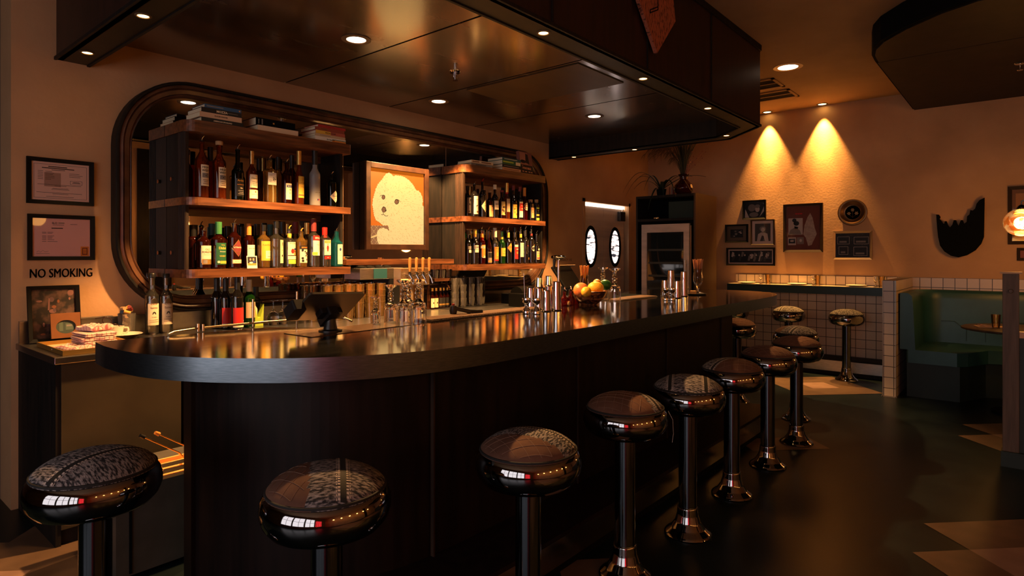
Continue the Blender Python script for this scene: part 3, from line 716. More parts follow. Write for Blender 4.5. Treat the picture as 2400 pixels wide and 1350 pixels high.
# ================================================================ bottles
def bottle(lab, x, y, z, R, H, glass, sh=0.60, nk=0.74, nr=0.014, cap=('cap', M_BLACK), labels=(), sq=0, group=None, rot=0.0, name='liquor_bottle', foil=None, cat='bottle', n=20):
    """cap kinds: cap, cork, pour, long"""
    t = thing(name, lab, cat, (x, y, z), rot, group)
    kind, cm = cap
    prof = [(0.0, 0.0), (R * 0.9, 0.0), (R, 0.006), (R, H * sh), (R * 0.975, H * (sh + (nk - sh) * 0.14)), (R * 0.90, H * (sh + (nk - sh) * 0.30)), (R * 0.75, H * (sh + (nk - sh) * 0.48)), (R * 0.52 + nr * 0.2, H * (sh + (nk - sh) * 0.68)), (R * 0.22 + nr * 0.75, H * (sh + (nk - sh) * 0.86)), (nr * 1.05, H * nk), (nr, H * (nk + 0.02)), (nr, H * 0.90), (nr * 1.15, H * 0.905), (nr * 1.15, H * 0.925), (0.0, H * 0.925)]
    body = MB()
    if sq:
        body.lathe([(r, zz) for r, zz in prof[:8]] + [(nr * 1.3, H * (nk - 0.01)), (nr, H * (nk + 0.02)), (nr, H * 0.925), (0, H * 0.925)], 32, sq=sq)
    else:
        body.lathe(prof, n)
    body.build('bottle_body', glass, t)
    if kind == 'cap':
        MB().lathe([(0, H * 0.86), (nr * 1.2, H * 0.86), (nr * 1.22, H * 0.995), (nr * 1.1, H), (0, H)], 14).build('cap', cm, t)
    elif kind == 'long':
        MB().lathe([(0, H * 0.74), (nr * 1.22, H * 0.74), (nr * 1.25, H * 0.995), (nr * 1.1, H), (0, H)], 14).build('cap', cm, t)
    elif kind == 'cork':
        MB().lathe([(0, H * 0.93), (nr * 1.35, H * 0.93), (nr * 1.4, H * 0.99), (nr * 1.2, H), (0, H)], 14).build('stopper', cm, t)
    elif kind == 'pour':
        p = MB().lathe([(0, H * 0.90), (nr * 1.1, H * 0.905), (nr * 1.1, H * 0.93), (nr * 0.6, H * 0.95), (0, H * 0.95)], 12, 0)
        p.tube([(0, 0, H * 0.94), (0, 0, H * 0.975), (0.006, -0.004, H * 1.01), (0.012, -0.008, H * 1.03)], [0.0045, 0.004, 0.0035, 0.003], 8, 1)
        p.build('pourer', [M_BLACK, cm], t)
    if foil:
        MB().lathe([(nr * 1.06, H * foil[0]), (nr * 1.06, H * foil[1])], 14).build('neck_label', foil[2], t)
    if labels:
        def surf(xx, zz, e):
            th = xx / R
            if sq:
                th = math.atan2(xx, R) if abs(xx) < R else th
                a = th - PI / 2; q = R / (abs(math.cos(a)) ** sq + abs(math.sin(a)) ** sq) ** (1 / sq) + e
            else:
                a = th - PI / 2; q = R + e
            return (q * math.cos(a), q * math.sin(a), zz)
        m = MB(); mats = []
        def mi(mt):
            if mt not in mats: mats.append(mt)
            return mats.index(mt)
        e = 0.0004
        for L in labels:
            k = L[0]
            if k == 'r':                       # ('r', z0, z1, halfwidth, mat [, centre x])
                _, z0, z1, hw, mt = L[:5]; cx = L[5] if len(L) > 5 else 0; hw = min(hw, R * 1.35) if not sq else min(hw, R * 0.96)
                N = 10; vs = [surf(cx - hw + 2 * hw * i / N, zz, e) for zz in (z0 * H, z1 * H) for i in range(N + 1)]
                m.add(vs, [(i, i + 1, i + N + 2, i + N + 1) for i in range(N)], mi(mt), True)
            elif k == 'd':                     # diamond ('d', zc, hh, hw, mat)
                _, zc, hh, hw, mt = L[:5]
                N = 5; 
                for sgn in (-1, 1):
                    for i in range(N):
                        a, b = i / N, (i + 1) / N
                        xa, xb = sgn * hw * a, sgn * hw * b
                        q = [surf(xa, zc * H - hh * (1 - a), e), surf(xb, zc * H - hh * (1 - b), e), surf(xb, zc * H + hh * (1 - b), e), surf(xa, zc * H + hh * (1 - a), e)]
                        m.add(q, [(0, 1, 2, 3) if sgn > 0 else (3, 2, 1, 0)], mi(mt), False)
            elif k == 'e':                     # ellipse ('e', zc, rz, rx, mat [, cx])
                _, zc, rz, rx, mt = L[:5]; cx = L[5] if len(L) > 5 else 0
                N = 16; vs = [surf(cx, zc * H, e)] + [surf(cx + rx * math.cos(2 * PI * i / N), zc * H + rz * math.sin(2 * PI * i / N), e) for i in range(N)]
                m.add(vs, [(0, 1 + i, 1 + (i + 1) % N) for i in range(N)], mi(mt), False)
            elif k == 't':                     # text ('t', string, zc, height, mat [, maxw, bold, cx])
                _, s, zc, hh, mt = L[:5]; mw = L[5] if len(L) > 5 else R * 1.9; bd = L[6] if len(L) > 6 else 0.01; cx = L[7] if len(L) > 7 else 0
                m.text(s, hh, lambda a, b: surf(a + cx, b + zc * H, e), mi(mt), bd, mw)
            elif k == 'p':                     # polygon ('p', [(x, z)...] metres about zc, zc, mat)
                _, pts, zc, mt = L[:4]
                m.add([surf(a, b + zc * H, e) for a, b in pts], [tuple(range(len(pts)))], mi(mt))
            e += 0.00025
        m.build('label', mats, t)
    return t

def lines(z0, n, w, mat, step=0.030, h=0.008):
    return [('r', z0 - i * step - h, z0 - i * step, w * (1 - 0.25 * (i % 2)), mat) for i in range(n)]

YF = 4.035
def on_shelf(u, zs, vtop, y=YF):
    p = atY(u, vtop, y); return p.x, y, zs + 0.001, max(0.15, p.z - zs - 0.001)
G1 = 'spirits on the upper left shelf'
def put(u, zs, vtop, y, lab, Rr, glass, **kw):
    x, yy, z, H = on_shelf(u, zs, vtop, y)
    if zs < 1.4 and 460 < u < 800 and y == YF: Rr *= 1.06
    return bottle(lab, x, yy, z, Rr, H, glass, rot=0.22 if (u < 800 and not kw.get('sq')) else 0.05, **kw)
HW = [('r', 0.20, 0.545, 0.030, M_CREAM), ('t', 'HIGH', 0.505, 0.014, M_INK, 0.05, 0.03), ('t', 'WEST', 0.452, 0.014, M_INK, 0.05, 0.03), ('r', 0.335, 0.41, 0.022, M_GREY), ('p', [(-0.02, -0.005), (0.0, -0.004), (0.018, 0.0), (0.012, 0.008), (0.0, 0.004), (-0.012, 0.009)], 0.37, M_INK)] + lines(0.30, 3, 0.018, M_BROWN)
put(473, 1.77, 322, YF, 'tall amber whiskey bottle with steel pourer, leftmost on the upper left shelf', 0.0405, G_WHISKY, sh=0.60, nk=0.76, cap=('pour', M_CHROME), labels=HW, group=G1)
put(514, 1.77, 331, YF, 'tall amber whiskey bottle with cork stopper, second on the upper left shelf', 0.0405, G_WHISKY, sh=0.62, nk=0.75, nr=0.017, cap=('cork', M_CORK), labels=HW, group=G1)
put(557, 1.77, 342, YF, 'black scotch bottle with gold lettering on the upper left shelf', 0.038, G_BLACKGREEN, sh=0.52, nk=0.64, cap=('pour', M_CHROME), labels=[('r', 0.08, 0.40, 0.040, M_BLACK), ('t', 'Ardbeg', 0.36, 0.017, M_GOLD, 0.065, 0.02), ('t', 'TEN', 0.225, 0.007, M_CREAM)] + [('t', 'ISLAY SINGLE MALT', 0.29, 0.0045, M_ORANGE)] + lines(0.185, 3, 0.022, M_GREY), group=G1)
put(590, 1.77, 354, YF, 'amber scotch bottle with gold capsule and two cream labels', 0.0365, G_WHISKY, sh=0.55, nk=0.70, nr=0.013, cap=('long', M_BRASS), labels=[('r', 0.27, 0.53, 0.036, M_CREAM), ('t', "Dewar's", 0.46, 0.012, M_INK, 0.05), ('t', 'WHITE LABEL', 0.385, 0.005, M_INK)] + lines(0.35, 2, 0.02, M_GREY) + [('r', 0.06, 0.23, 0.038, M_CREAM), ('t', 'BLENDED SCOTCH', 0.14, 0.004, M_BROWN), ('e', 0.19, 0.006, 0.006, M_GOLD)], group=G1)
put(632, 1.77, 366, YF, 'square golden whisky bottle with a white label bearing a brush character', 0.037, G_GOLD, sh=0.68, nk=0.74, sq=5, cap=('pour', M_CHROME), labels=[('r', 0.38, 0.64, 0.035, M_WHITE), ('t', '\u5b63', 0.50, 0.038, M_INK, 0.03, 0.02, 0.016), ('t', 'TOKI', 0.585, 0.0065, M_GREY, 0.03, 0, -0.016), ('r', 0.44, 0.45, 0.010, M_GREY, -0.016), ('r', 0.47, 0.48, 0.012, M_GREY, -0.016)], group=G1)
put(672, 1.77, 374, YF, 'dark cognac bottle with a small cream label low on its front', 0.034, G_DARK, sh=0.64, nk=0.76, cap=('pour', M_CHROME), labels=[('r', 0.10, 0.46, 0.030, M_CREAM), ('r', 0.37, 0.42, 0.024, M_BLUE), ('t', 'MARTELL', 0.395, 0.0058, M_CREAM), ('t', 'VS', 0.24, 0.012, M_INK), ('e', 0.32, 0.006, 0.006, M_GREY), ('t', 'COGNAC', 0.16, 0.004, M_INK)], group=G1)
put(701, 1.77, 354, YF, 'tall slim bottle with a bright yellow label', 0.034, G_WHISKY, sh=0.50, nk=0.66, nr=0.014, cap=('long', M_GOLD), labels=[('r', 0.13, 0.525, 0.030, M_YELLOW), ('t', 'LICOR', 0.40, 0.013, M_BROWN, 0.05, 0.02), ('t', '43', 0.47, 0.010, M_ORANGE), ('t', 'ORIGINAL', 0.33, 0.005, M_BROWN), ('r', 0.17, 0.19, 0.028, M_BROWN)], group=G1)
put(738, 1.77, 353, YF, 'frosted vodka bottle with a black neck cap', 0.0395, G_FROST, sh=0.56, nk=0.68, nr=0.017, cap=('long', M_BLACK), labels=[('p', [(-0.03, -0.01), (-0.015, 0.012), (0.0, 0.004), (0.015, 0.014), (0.03, -0.006), (0.01, -0.004)], 0.34, M_WHITE), ('p', [(-0.005, 0), (0.005, 0.018), (0.010, 0.004), (0.022, 0.012), (0.008, -0.006)], 0.50, M_CREAM), ('t', 'GREY GOOSE', 0.24, 0.007, M_GREY), ('r', 0.10, 0.125, 0.004, M_RED), ('r', 0.10, 0.125, 0.004, M_BLUE, -0.009)], group=G1)
put(778, 1.77, 404, YF, 'short dark apothecary gin bottle with a pale diamond label, rightmost on the upper left shelf', 0.036, G_BLACKGREEN, sh=0.68, nk=0.78, nr=0.014, cap=('pour', M_CHROME), labels=[('d', 0.30, 0.045, 0.043, M_CREAM), ('t', "HENDRICK'S", 0.31, 0.0065, M_INK, 0.06), ('t', 'GIN', 0.24, 0.005, M_INK)], group=G1)
# a second row behind, glimpsed between the front bottles
for u, vt, lab, gl, cp in ((493, 345, 'rear amber bottle with dark cap between the two tall whiskey bottles', G_WHISKY, M_BLACK), (607, 372, 'rear dark bottle with black cap behind the two-label scotch', G_DARK, M_BLACK), (652, 368, 'rear clear bottle with steel cap behind the square whisky bottle', G_GOLD, M_BLACK), (684, 364, 'rear bottle with black cap behind the yellow-label bottle', G_DARK, M_BLACK)):
    put(u, 1.77, vt, 4.15, lab, 0.034, gl, cap=('long', cp), group='rear row of the upper left shelf')

G2 = 'spirits on the lower left shelf'
Z2 = 1.32
put(452, Z2, 527, 4.10, 'dark bottle with a tall black cap, leftmost on the lower left shelf', 0.032, G_DARK, sh=0.66, nk=0.78, nr=0.017, cap=('long', M_BLACK), labels=[('r', 0.2, 0.58, 0.018, M_GREY, 0.012), ('r', 0.14, 0.22, 0.012, M_CREAM, 0.012)], group=G2)
put(477, Z2, 534, YF, 'bourbon bottle with a large cream and gold label on the lower left shelf', 0.041, G_DARK, sh=0.66, nk=0.78, cap=('pour', M_CHROME), labels=[('r', 0.15, 0.565, 0.040, M_CREAM), ('t', 'OLD', 0.475, 0.012, M_INK, 0.04, 0.02), ('t', 'FORESTER', 0.41, 0.012, M_INK, 0.068, 0.02), ('r', 0.345, 0.35, 0.025, M_BROWN), ('r', 0.11, 0.24, 0.036, M_GOLD), ('r', 0.13, 0.22, 0.012, M_GREY, -0.016)], group=G2)
put(512, Z2, 520, YF, 'dark whiskey bottle with green capsule and a big green label', 0.043, G_DARK, sh=0.62, nk=0.72, nr=0.017, cap=('long', flat('green capsule', (0.05, 0.22, 0.07), 0.4)), labels=[('r', 0.09, 0.55, 0.043, M_GREENL), ('t', 'Dickel', 0.44, 0.016, M_YELLOW, 0.062, 0.03), ('t', 'George', 0.505, 0.008, M_YELLOW), ('t', 'Tennessee', 0.365, 0.007, M_CREAM), ('t', 'WHISKY', 0.27, 0.009, M_YELLOW, 0.055, 0.03), ('r', 0.11, 0.165, 0.026, M_YELLOW, 0.008), ('e', 0.145, 0.008, 0.008, M_CREAM, -0.027)], group=G2)
put(549, Z2, 516, YF, 'dark rye bottle with a brown and gold diamond label', 0.039, G_DARK, sh=0.64, nk=0.74, nr=0.016, cap=('pour', M_CHROME), labels=[('d', 0.42, 0.057, 0.043, M_GOLD), ('d', 0.42, 0.053, 0.0395, M_MAROON), ('p', [(-0.044, 0.0), (-0.034, -0.012), (0.034, -0.012), (0.044, 0.0), (0.034, 0.012), (-0.034, 0.012)], 0.435, M_INK), ('t', 'RITTENHOUSE', 0.435, 0.009, M_CREAM, 0.062, 0.02), ('t', 'RYE', 0.335, 0.007, M_GOLD), ('r', 0.10, 0.19, 0.038, M_GOLD), ('r', 0.112, 0.178, 0.035, M_CREAM), ('t', 'STRAIGHT RYE', 0.145, 0.005, M_BROWN)], group=G2)
put(583, Z2, 524, 4.07, 'scotch bottle with pale label, standing behind the little instant photograph', 0.038, G_DARK, sh=0.62, nk=0.74, cap=('long', M_ORANGE), foil=(0.62, 0.72, M_LIME), labels=[('r', 0.22, 0.52, 0.034, M_WHITE), ('t', 'SINGLE MALT', 0.44, 0.006, M_BROWN)], group=G2)
put(618, Z2, 527, YF, 'round-shouldered golden rum bottle with a wide yellow label', 0.040, G_GOLD, sh=0.66, nk=0.76, cap=('cap', M_BLACK), labels=[('r', 0.17, 0.62, 0.044, M_YELLOW), ('t', 'PLANTERAY', 0.53, 0.010, M_BROWN, 0.07), ('r', 0.22, 0.40, 0.028, M_CREAM, 0.012), ('t', '3 STARS', 0.35, 0.005, M_BROWN, 0.05, 0, 0.012), ('e', 0.265, 0.003, 0.003, M_INK, 0.002), ('e', 0.265, 0.003, 0.003, M_INK, 0.012), ('e', 0.265, 0.003, 0.003, M_INK, 0.022)], group=G2)
put(647, Z2, 519, YF, 'clear bottle with a narrow pale green label showing a dark horse head', 0.0455, G_CLEAR, sh=0.63, nk=0.72, nr=0.016, cap=('cap', M_BLACK), labels=[('r', 0.10, 0.60, 0.0195, flat('pale green paper', (0.62, 0.62, 0.34), 0.6), 0.014), ('p', [(0.004, -0.02), (0.004, 0.0), (0.014, 0.016), (0.018, 0.024), (0.021, 0.016), (0.026, -0.002), (0.021, -0.005), (0.018, -0.002), (0.02, -0.02)], 0.49, M_INK), ('t', 'GIN', 0.38, 0.006, M_INK, 0.03, 0, 0.014), ('e', 0.26, 0.008, 0.007, M_INK, 0.014)], group=G2)
put(678, Z2, 531, YF, 'mezcal bottle with a cream label showing an orange patterned skull', 0.040, G_CLEAR, sh=0.62, nk=0.74, cap=('pour', M_YELLOW), foil=(0.72, 0.83, M_YELLOW), labels=[('r', 0.30, 0.62, 0.040, M_CREAM), ('t', 'WAHAKA', 0.585, 0.010, M_INK, 0.06), ('e', 0.37, 0.022, 0.016, M_ORANGE, 0.016), ('e', 0.40, 0.017, 0.013, M_RED, -0.006), ('e', 0.45, 0.008, 0.012, M_BLUE, 0.016), ('e', 0.385, 0.004, 0.004, M_INK, 0.011), ('e', 0.385, 0.004, 0.004, M_INK, 0.021), ('r', 0.09, 0.19, 0.036, M_LIME), ('r', 0.2, 0.28, 0.04, M_CREAM)], group=G2)
esp = [('r', 0.12, 0.50, 0.040, M_CREAM), ('r', 0.47, 0.565, 0.041, M_INK), ('t', 'ESPOLON', 0.518, 0.010, M_ORANGE, 0.06, 0.03)]
for i in range(9): esp.append(('e', 0.17 + 0.035 * i, random.uniform(0.004, 0.010), random.uniform(0.004, 0.010), M_INK, random.uniform(-0.028, 0.028)))
put(706, Z2, 537, YF, 'stout tequila bottle with a black and cream skeleton label', 0.039, G_GOLD, sh=0.66, nk=0.78, nr=0.015, cap=('pour', M_ORANGE), labels=esp, group=G2)
put(735, Z2, 513, YF, 'clear vodka bottle with a red band across its white label', 0.040, G_CLEAR, sh=0.64, nk=0.72, nr=0.017, cap=('long', M_MAROON), foil=(0.95, 1.005, M_GOLD), labels=[('r', 0.55, 0.65, 0.038, M_RED, 0.003), ('t', 'STOLI', 0.60, 0.014, M_WHITE, 0.056, 0.03, 0.003), ('r', 0.24, 0.55, 0.036, M_WHITE), ('t', 'VODKA', 0.46, 0.005, M_INK), ('r', 0.25, 0.31, 0.02, M_YELLOW, -0.022)], group=G2)
put(761, Z2, 533, YF, 'squarish gin bottle with a red cap and a cream label showing a red guard', 0.036, G_CLEAR, sh=0.70, nk=0.80, nr=0.016, sq=4, cap=('long', M_RED), labels=[('r', 0.30, 0.68, 0.031, M_CREAM), ('r', 0.60, 0.665, 0.027, M_ORANGE), ('t', 'BEEFEATER', 0.632, 0.005, M_CREAM, 0.05), ('p', [(-0.004, -0.026), (0.004, -0.026), (0.009, 0.0), (0.006, 0.018), (-0.006, 0.018), (-0.009, 0.0)], 0.48, M_RED), ('e', 0.57, 0.005, 0.004, M_MAROON), ('r', 0.20, 0.275, 0.028, M_RED), ('t', 'GIN', 0.238, 0.006, M_CREAM)], group=G2)
put(789, Z2, 535, YF, 'blue glass gin bottle with a tall cream label, rightmost on the lower left shelf', 0.036, G_TEAL, sh=0.62, nk=0.76, nr=0.014, sq=4, cap=('pour', M_CHROME), labels=[('r', 0.07, 0.58, 0.024, M_CREAM, 0.006), ('t', 'BOMBAY', 0.535, 0.006, M_INK, 0.036, 0, 0.006), ('e', 0.45, 0.012, 0.009, M_BLUE, 0.006), ('t', 'Sapphire', 0.36, 0.006, M_BLUE, 0.036, 0, 0.006), ('t', 'DRY GIN', 0.29, 0.004, M_INK, 0.03, 0, 0.006)], group=G2)
for u, vt, lab, gl, cm_ in ((496, 524, 'rear bottle with a dark green cap behind the cream and gold bourbon label', G_DARK, M_TEAL), (533, 530, 'rear black-capped bottle behind the green-labelled whiskey', G_DARK, M_BLACK), (566, 531, 'rear amber bottle behind the diamond-labelled rye', G_WHISKY, M_BLACK), (602, 525, 'rear green bottle with a black cap behind the instant photograph', G_GREEN, M_BLACK), (633, 526, 'rear golden bottle behind the yellow rum label', G_GOLD, M_TEAL), (662, 520, 'rear clear bottle with dark cap beside the horse-head gin', G_CLEAR, M_BLACK), (692, 520, 'rear bottle with red stopper behind the skull-label mezcal', G_CLEAR, M_MAROON), (720, 522, 'rear clear bottle with gold stopper beside the red-banded vodka', G_GOLD, M_GOLD)):
    put(u, Z2, vt, 4.155, lab, 0.035, gl, cap=('long', cm_), nr=0.016, group='rear row of the lower left shelf')
# instant photograph leaning against the bottles
p0 = atY(591, 617, 3.975)
t = thing('instant_photo', 'small white-bordered instant photo leaning on a bottle on the lower shelf', 'photo', (p0.x, 3.972, Z2 + 0.001), 0, None, rot=(math.radians(-8), 0, math.radians(-6)))
m = MB().box(-0.034, 0, 0, 0.034, 0.001, 0.084, 0); m.rect(-0.029, 0.020, 0.029, 0.078, -0.0004, 1); m.rect(-0.029, 0.020, 0.029, 0.034, -0.0006, 2)
m.ell(-0.010, 0.060, 0.006, 0.008, -0.0008, 3); m.ell(0.010, 0.060, 0.006, 0.009, -0.0008, 3); m.ell(0.012, 0.044, 0.010, 0.009, -0.0007, 4); m.ell(-0.006, 0.038, 0.012, 0.006, -0.0009, 5)
m.build('photo_card', [M_WHITE, M_INK, M_ORANGE, flat('skin tone', (0.6, 0.32, 0.18), 0.6), M_BLUE, M_WHITE], t)

G3 = 'aperitifs on the upper right shelf'
G4 = 'bitters and amari on the lower right shelf'
def art(z0, z1, hw, bg, inks, n=5):
    L = [('r', z0, z1, hw, bg)]
    for i in range(n): L.append(('e', random.uniform(z0 + .05, z1 - .05), random.uniform(0.004, 0.014), random.uniform(0.004, 0.012), random.choice(inks), random.uniform(-hw * .6, hw * .6)))
    return L
R_ = 0.036
put(1096, 1.77, 436, 4.08, 'dark bottle with a busy illustrated label, leftmost on the upper right shelf', R_, G_BLACK, cap=('cap', M_BLACK), labels=art(0.12, 0.62, 0.034, M_GREY, [M_INK, M_MAROON], 7), group=G3)
put(1112, 1.77, 428, YF, 'tall dark bottle with a large cream label with scrolling black art', 0.040, G_BLACK, sh=0.62, nk=0.76, cap=('pour', M_CHROME), labels=[('r', 0.08, 0.60, 0.039, M_CREAM), ('t', 'Punt', 0.50, 0.012, M_RED, 0.05), ('p', [(-0.02, -0.03), (-0.01, -0.01), (0.0, 0.0), (0.015, 0.03), (0.004, 0.012), (-0.012, 0.004)], 0.33, M_INK), ('e', 0.15, 0.006, 0.014, M_BROWN)], group=G3)
put(1131, 1.77, 421, YF, 'tall black bottle with a pale green diamond label', 0.036, G_BLACK, sh=0.58, nk=0.72, cap=('pour', M_RED), labels=[('d', 0.30, 0.060, 0.042, flat('pale olive paper', (0.55, 0.52, 0.26), 0.6)), ('t', 'LUXE', 0.31, 0.008, M_INK, 0.05)], group=G3)
put(1148, 1.77, 447, YF, 'short dark bottle with a low orange-cream label on the upper right shelf', 0.033, G_DARK, cap=('cork', M_CORK), labels=[('r', 0.05, 0.46, 0.034, flat('apricot paper', (0.7, 0.38, 0.16), 0.6)), ('e', 0.46, 0.014, 0.016, M_INK), ('t', 'AMARO', 0.28, 0.006, M_BROWN)], group=G3)
put(1160, 1.77, 433, YF, 'dark bottle with white foil cap and a cream shield label', 0.036, G_BLACK, sh=0.58, nk=0.72, cap=('cap', M_CREAM), labels=[('r', 0.26, 0.52, 0.038, M_CREAM), ('t', 'ABANO', 0.42, 0.011, M_INK, 0.056, 0.02), ('t', 'AMARO', 0.33, 0.006, M_BROWN)], group=G3)
put(1176, 1.77, 446, YF, 'bottle with a mustard label printed with small black dots', 0.035, G_DARK, cap=('cork', M_MAROON), labels=art(0.13, 0.60, 0.034, flat('mustard paper', (0.72, 0.50, 0.16), 0.6), [M_INK, M_BROWN], 8), group=G3)
put(1188, 1.77, 429, YF, 'slender bottle with red and gold neck wrapping on the upper right shelf', 0.032, G_WHISKY, sh=0.56, nk=0.70, cap=('long', M_GOLD), foil=(0.70, 0.80, M_RED), labels=[('r', 0.20, 0.56, 0.030, flat('buff paper', (0.65, 0.46, 0.26), 0.6)), ('t', 'ROSSO', 0.45, 0.006, M_BROWN)], group=G3)
put(1203, 1.77, 435, YF, 'black wine-shaped bottle with a bright yellow label on the upper right shelf', 0.038, G_BLACK, sh=0.50, nk=0.72, nr=0.014, cap=('cap', M_MAROON), labels=art(0.05, 0.44, 0.037, M_YELLOW, [M_ORANGE, M_BROWN], 7), group=G3)
put(1218, 1.77, 438, YF, 'dark vermouth bottle with a red and white label', 0.034, G_BLACK, sh=0.56, nk=0.72, cap=('cap', M_MAROON), labels=[('r', 0.08, 0.55, 0.033, M_CREAM), ('r', 0.27, 0.50, 0.031, M_RED), ('t', 'PUNT', 0.43, 0.010, M_CREAM, 0.05, 0.02), ('t', 'E MES', 0.34, 0.010, M_CREAM, 0.05, 0.02)], group=G3)
put(1229, 1.77, 440, YF, 'bottle with an orange neck and a round cream label', 0.034, G_RED, sh=0.56, nk=0.72, cap=('long', M_ORANGE), labels=[('e', 0.42, 0.040, 0.034, M_CREAM), ('e', 0.42, 0.028, 0.023, M_BROWN), ('e', 0.42, 0.025, 0.020, M_CREAM)], group=G3)
put(1243, 1.77, 468, YF, 'squat square black flask with an apricot label', 0.033, G_BLACK, sh=0.80, nk=0.84, nr=0.02, sq=6, cap=('cap', M_CORK), labels=[('r', 0.14, 0.62, 0.026, flat('apricot paper', (0.7, 0.38, 0.16), 0.6)), ('e', 0.52, 0.006, 0.005, M_INK), ('t', 'AMARO', 0.40, 0.006, M_INK)], group=G3)
put(1257, 1.77, 468, YF, 'small black bottle with lime and yellow bands, rightmost on the upper right shelf', 0.032, G_BLACK, sh=0.76, nk=0.84, nr=0.018, cap=('cap', M_CORK), labels=[('r', 0.56, 0.64, 0.028, M_LIME), ('t', 'FINEST', 0.48, 0.008, M_GREY), ('t', 'CALL', 0.38, 0.011, M_TEAL), ('r', 0.24, 0.32, 0.028, M_YELLOW), ('r', 0.04, 0.15, 0.028, M_LIME)], group=G3)
put(1097, Z2, 539, 4.07, 'dark red bottle with grey cap, leftmost on the lower right shelf', 0.034, G_BLACK, cap=('cap', M_GREY), labels=[('r', 0.44, 0.53, 0.033, M_GREY), ('r', 0.34, 0.42, 0.02, M_CREAM)], group=G4)
put(1113, Z2, 537, YF, 'deep red bitter bottle with an orange cap and a white name band', 0.036, G_BLACK, sh=0.60, nk=0.72, nr=0.014, cap=('cap', M_YELLOW), foil=(0.78, 0.86, M_ORANGE), labels=[('r', 0.44, 0.54, 0.040, M_WHITE), ('t', 'CAMPARI', 0.49, 0.013, M_INK, 0.058, 0.03), ('r', 0.34, 0.43, 0.028, M_CREAM)], group=G4)
put(1129, Z2, 532, YF, 'red aperitif bottle with an orange label and blue band', 0.035, G_RED, sh=0.58, nk=0.72, cap=('pour', M_CHROME), foil=(0.66, 0.82, M_ORANGE), labels=[('r', 0.20, 0.52, 0.030, M_ORANGE), ('r', 0.43, 0.49, 0.037, M_CREAM), ('t', 'APEROL', 0.46, 0.009, M_BLUE, 0.056, 0.02), ('e', 0.2, 0.01, 0.03, M_CREAM)], group=G4)
put(1145, Z2, 535, YF, 'slim clear-necked bottle with a dark picture label', 0.033, G_DARK, sh=0.42, nk=0.70, nr=0.012, cap=('pour', M_ORANGE), labels=[('r', 0.04, 0.34, 0.034, M_GREY), ('r', 0.18, 0.32, 0.030, M_INK), ('r', 0.06, 0.10, 0.032, M_ORANGE)], group=G4)
put(1160, Z2, 534, YF, 'clear bottle with white capsule and an orange sunset label', 0.036, G_CLEAR, sh=0.56, nk=0.68, nr=0.016, cap=('long', M_CREAM), labels=[('r', 0.09, 0.47, 0.037, M_ORANGE), ('t', 'MELETTI', 0.43, 0.009, M_MAROON, 0.06), ('e', 0.27, 0.018, 0.018, M_YELLOW), ('r', 0.09, 0.13, 0.036, M_RED)], group=G4)
put(1176, Z2, 536, YF, 'green bottle with a plain yellow label on the lower right shelf', 0.037, G_GREEN, sh=0.56, nk=0.70, cap=('pour', M_RED), foil=(0.70, 0.76, M_YELLOW), labels=[('r', 0.22, 0.45, 0.038, M_YELLOW), ('e', 0.36, 0.010, 0.009, M_ORANGE), ('t', 'Chartreuse', 0.29, 0.007, M_BROWN, 0.06)], group=G4)
put(1191, Z2, 533, YF, 'black bottle with an orange diamond label', 0.036, G_BLACK, sh=0.58, nk=0.70, cap=('pour', M_CHROME), foil=(0.72, 0.86, M_YELLOW), labels=[('d', 0.44, 0.048, 0.042, M_ORANGE), ('p', [(-0.04, 0.004), (0.04, -0.014), (0.02, 0.02), (0.0, 0.036)], 0.44, M_CREAM), ('t', 'AVERNA', 0.46, 0.010, M_RED, 0.056, 0.02)], group=G4)
put(1207, Z2, 533, YF, 'dark bottle with a scarlet label on the lower right shelf', 0.034, G_BLACK, sh=0.60, nk=0.70, nr=0.018, cap=('cap', M_BLACK), labels=[('r', 0.13, 0.46, 0.032, M_RED), ('r', 0.46, 0.52, 0.032, M_CREAM), ('e', 0.30, 0.012, 0.014, M_ORANGE), ('e', 0.40, 0.005, 0.018, M_CREAM)], group=G4)
put(1220, Z2, 531, YF, 'dark bottle with yellow neck label and a tall cream label', 0.034, G_BLACK, sh=0.58, nk=0.70, cap=('pour', M_CHROME), foil=(0.70, 0.80, M_YELLOW), labels=[('r', 0.18, 0.56, 0.032, M_CREAM), ('t', 'ZUCCA', 0.51, 0.010, M_BROWN, 0.052, 0.02), ('t', 'AMARO', 0.45, 0.005, M_BROWN), ('p', [(-0.012, -0.02), (0.014, 0.004), (0.012, 0.012), (-0.012, -0.01)], 0.34, M_GREY)], group=G4)
put(1231.5, Z2, 533, YF, 'dark bottle with a fan-shaped cream label', 0.038, G_BLACK, sh=0.62, nk=0.72, nr=0.016, cap=('pour', M_CREAM), labels=[('p', [(-0.03, 0.03), (0.034, 0.052), (0.03, 0.0), (0.01, -0.03), (-0.02, -0.048)], 0.40, M_CREAM), ('t', 'BRAULIO', 0.49, 0.005, M_RED), ('e', 0.14, 0.012, 0.010, M_ORANGE, 0.012)], group=G4)
put(1245, Z2, 530, YF, 'dark green bottle with a white crescent emblem', 0.035, G_BLACK, sh=0.60, nk=0.74, cap=('pour', M_CHROME), foil=(0.74, 0.80, M_MAROON), labels=[('e', 0.40, 0.028, 0.026, M_CREAM), ('e', 0.41, 0.014, 0.014, M_INK, 0.004), ('p', [(-0.002, 0.0), (0.012, 0.03), (0.018, 0.014)], 0.44, M_ORANGE)], group=G4)
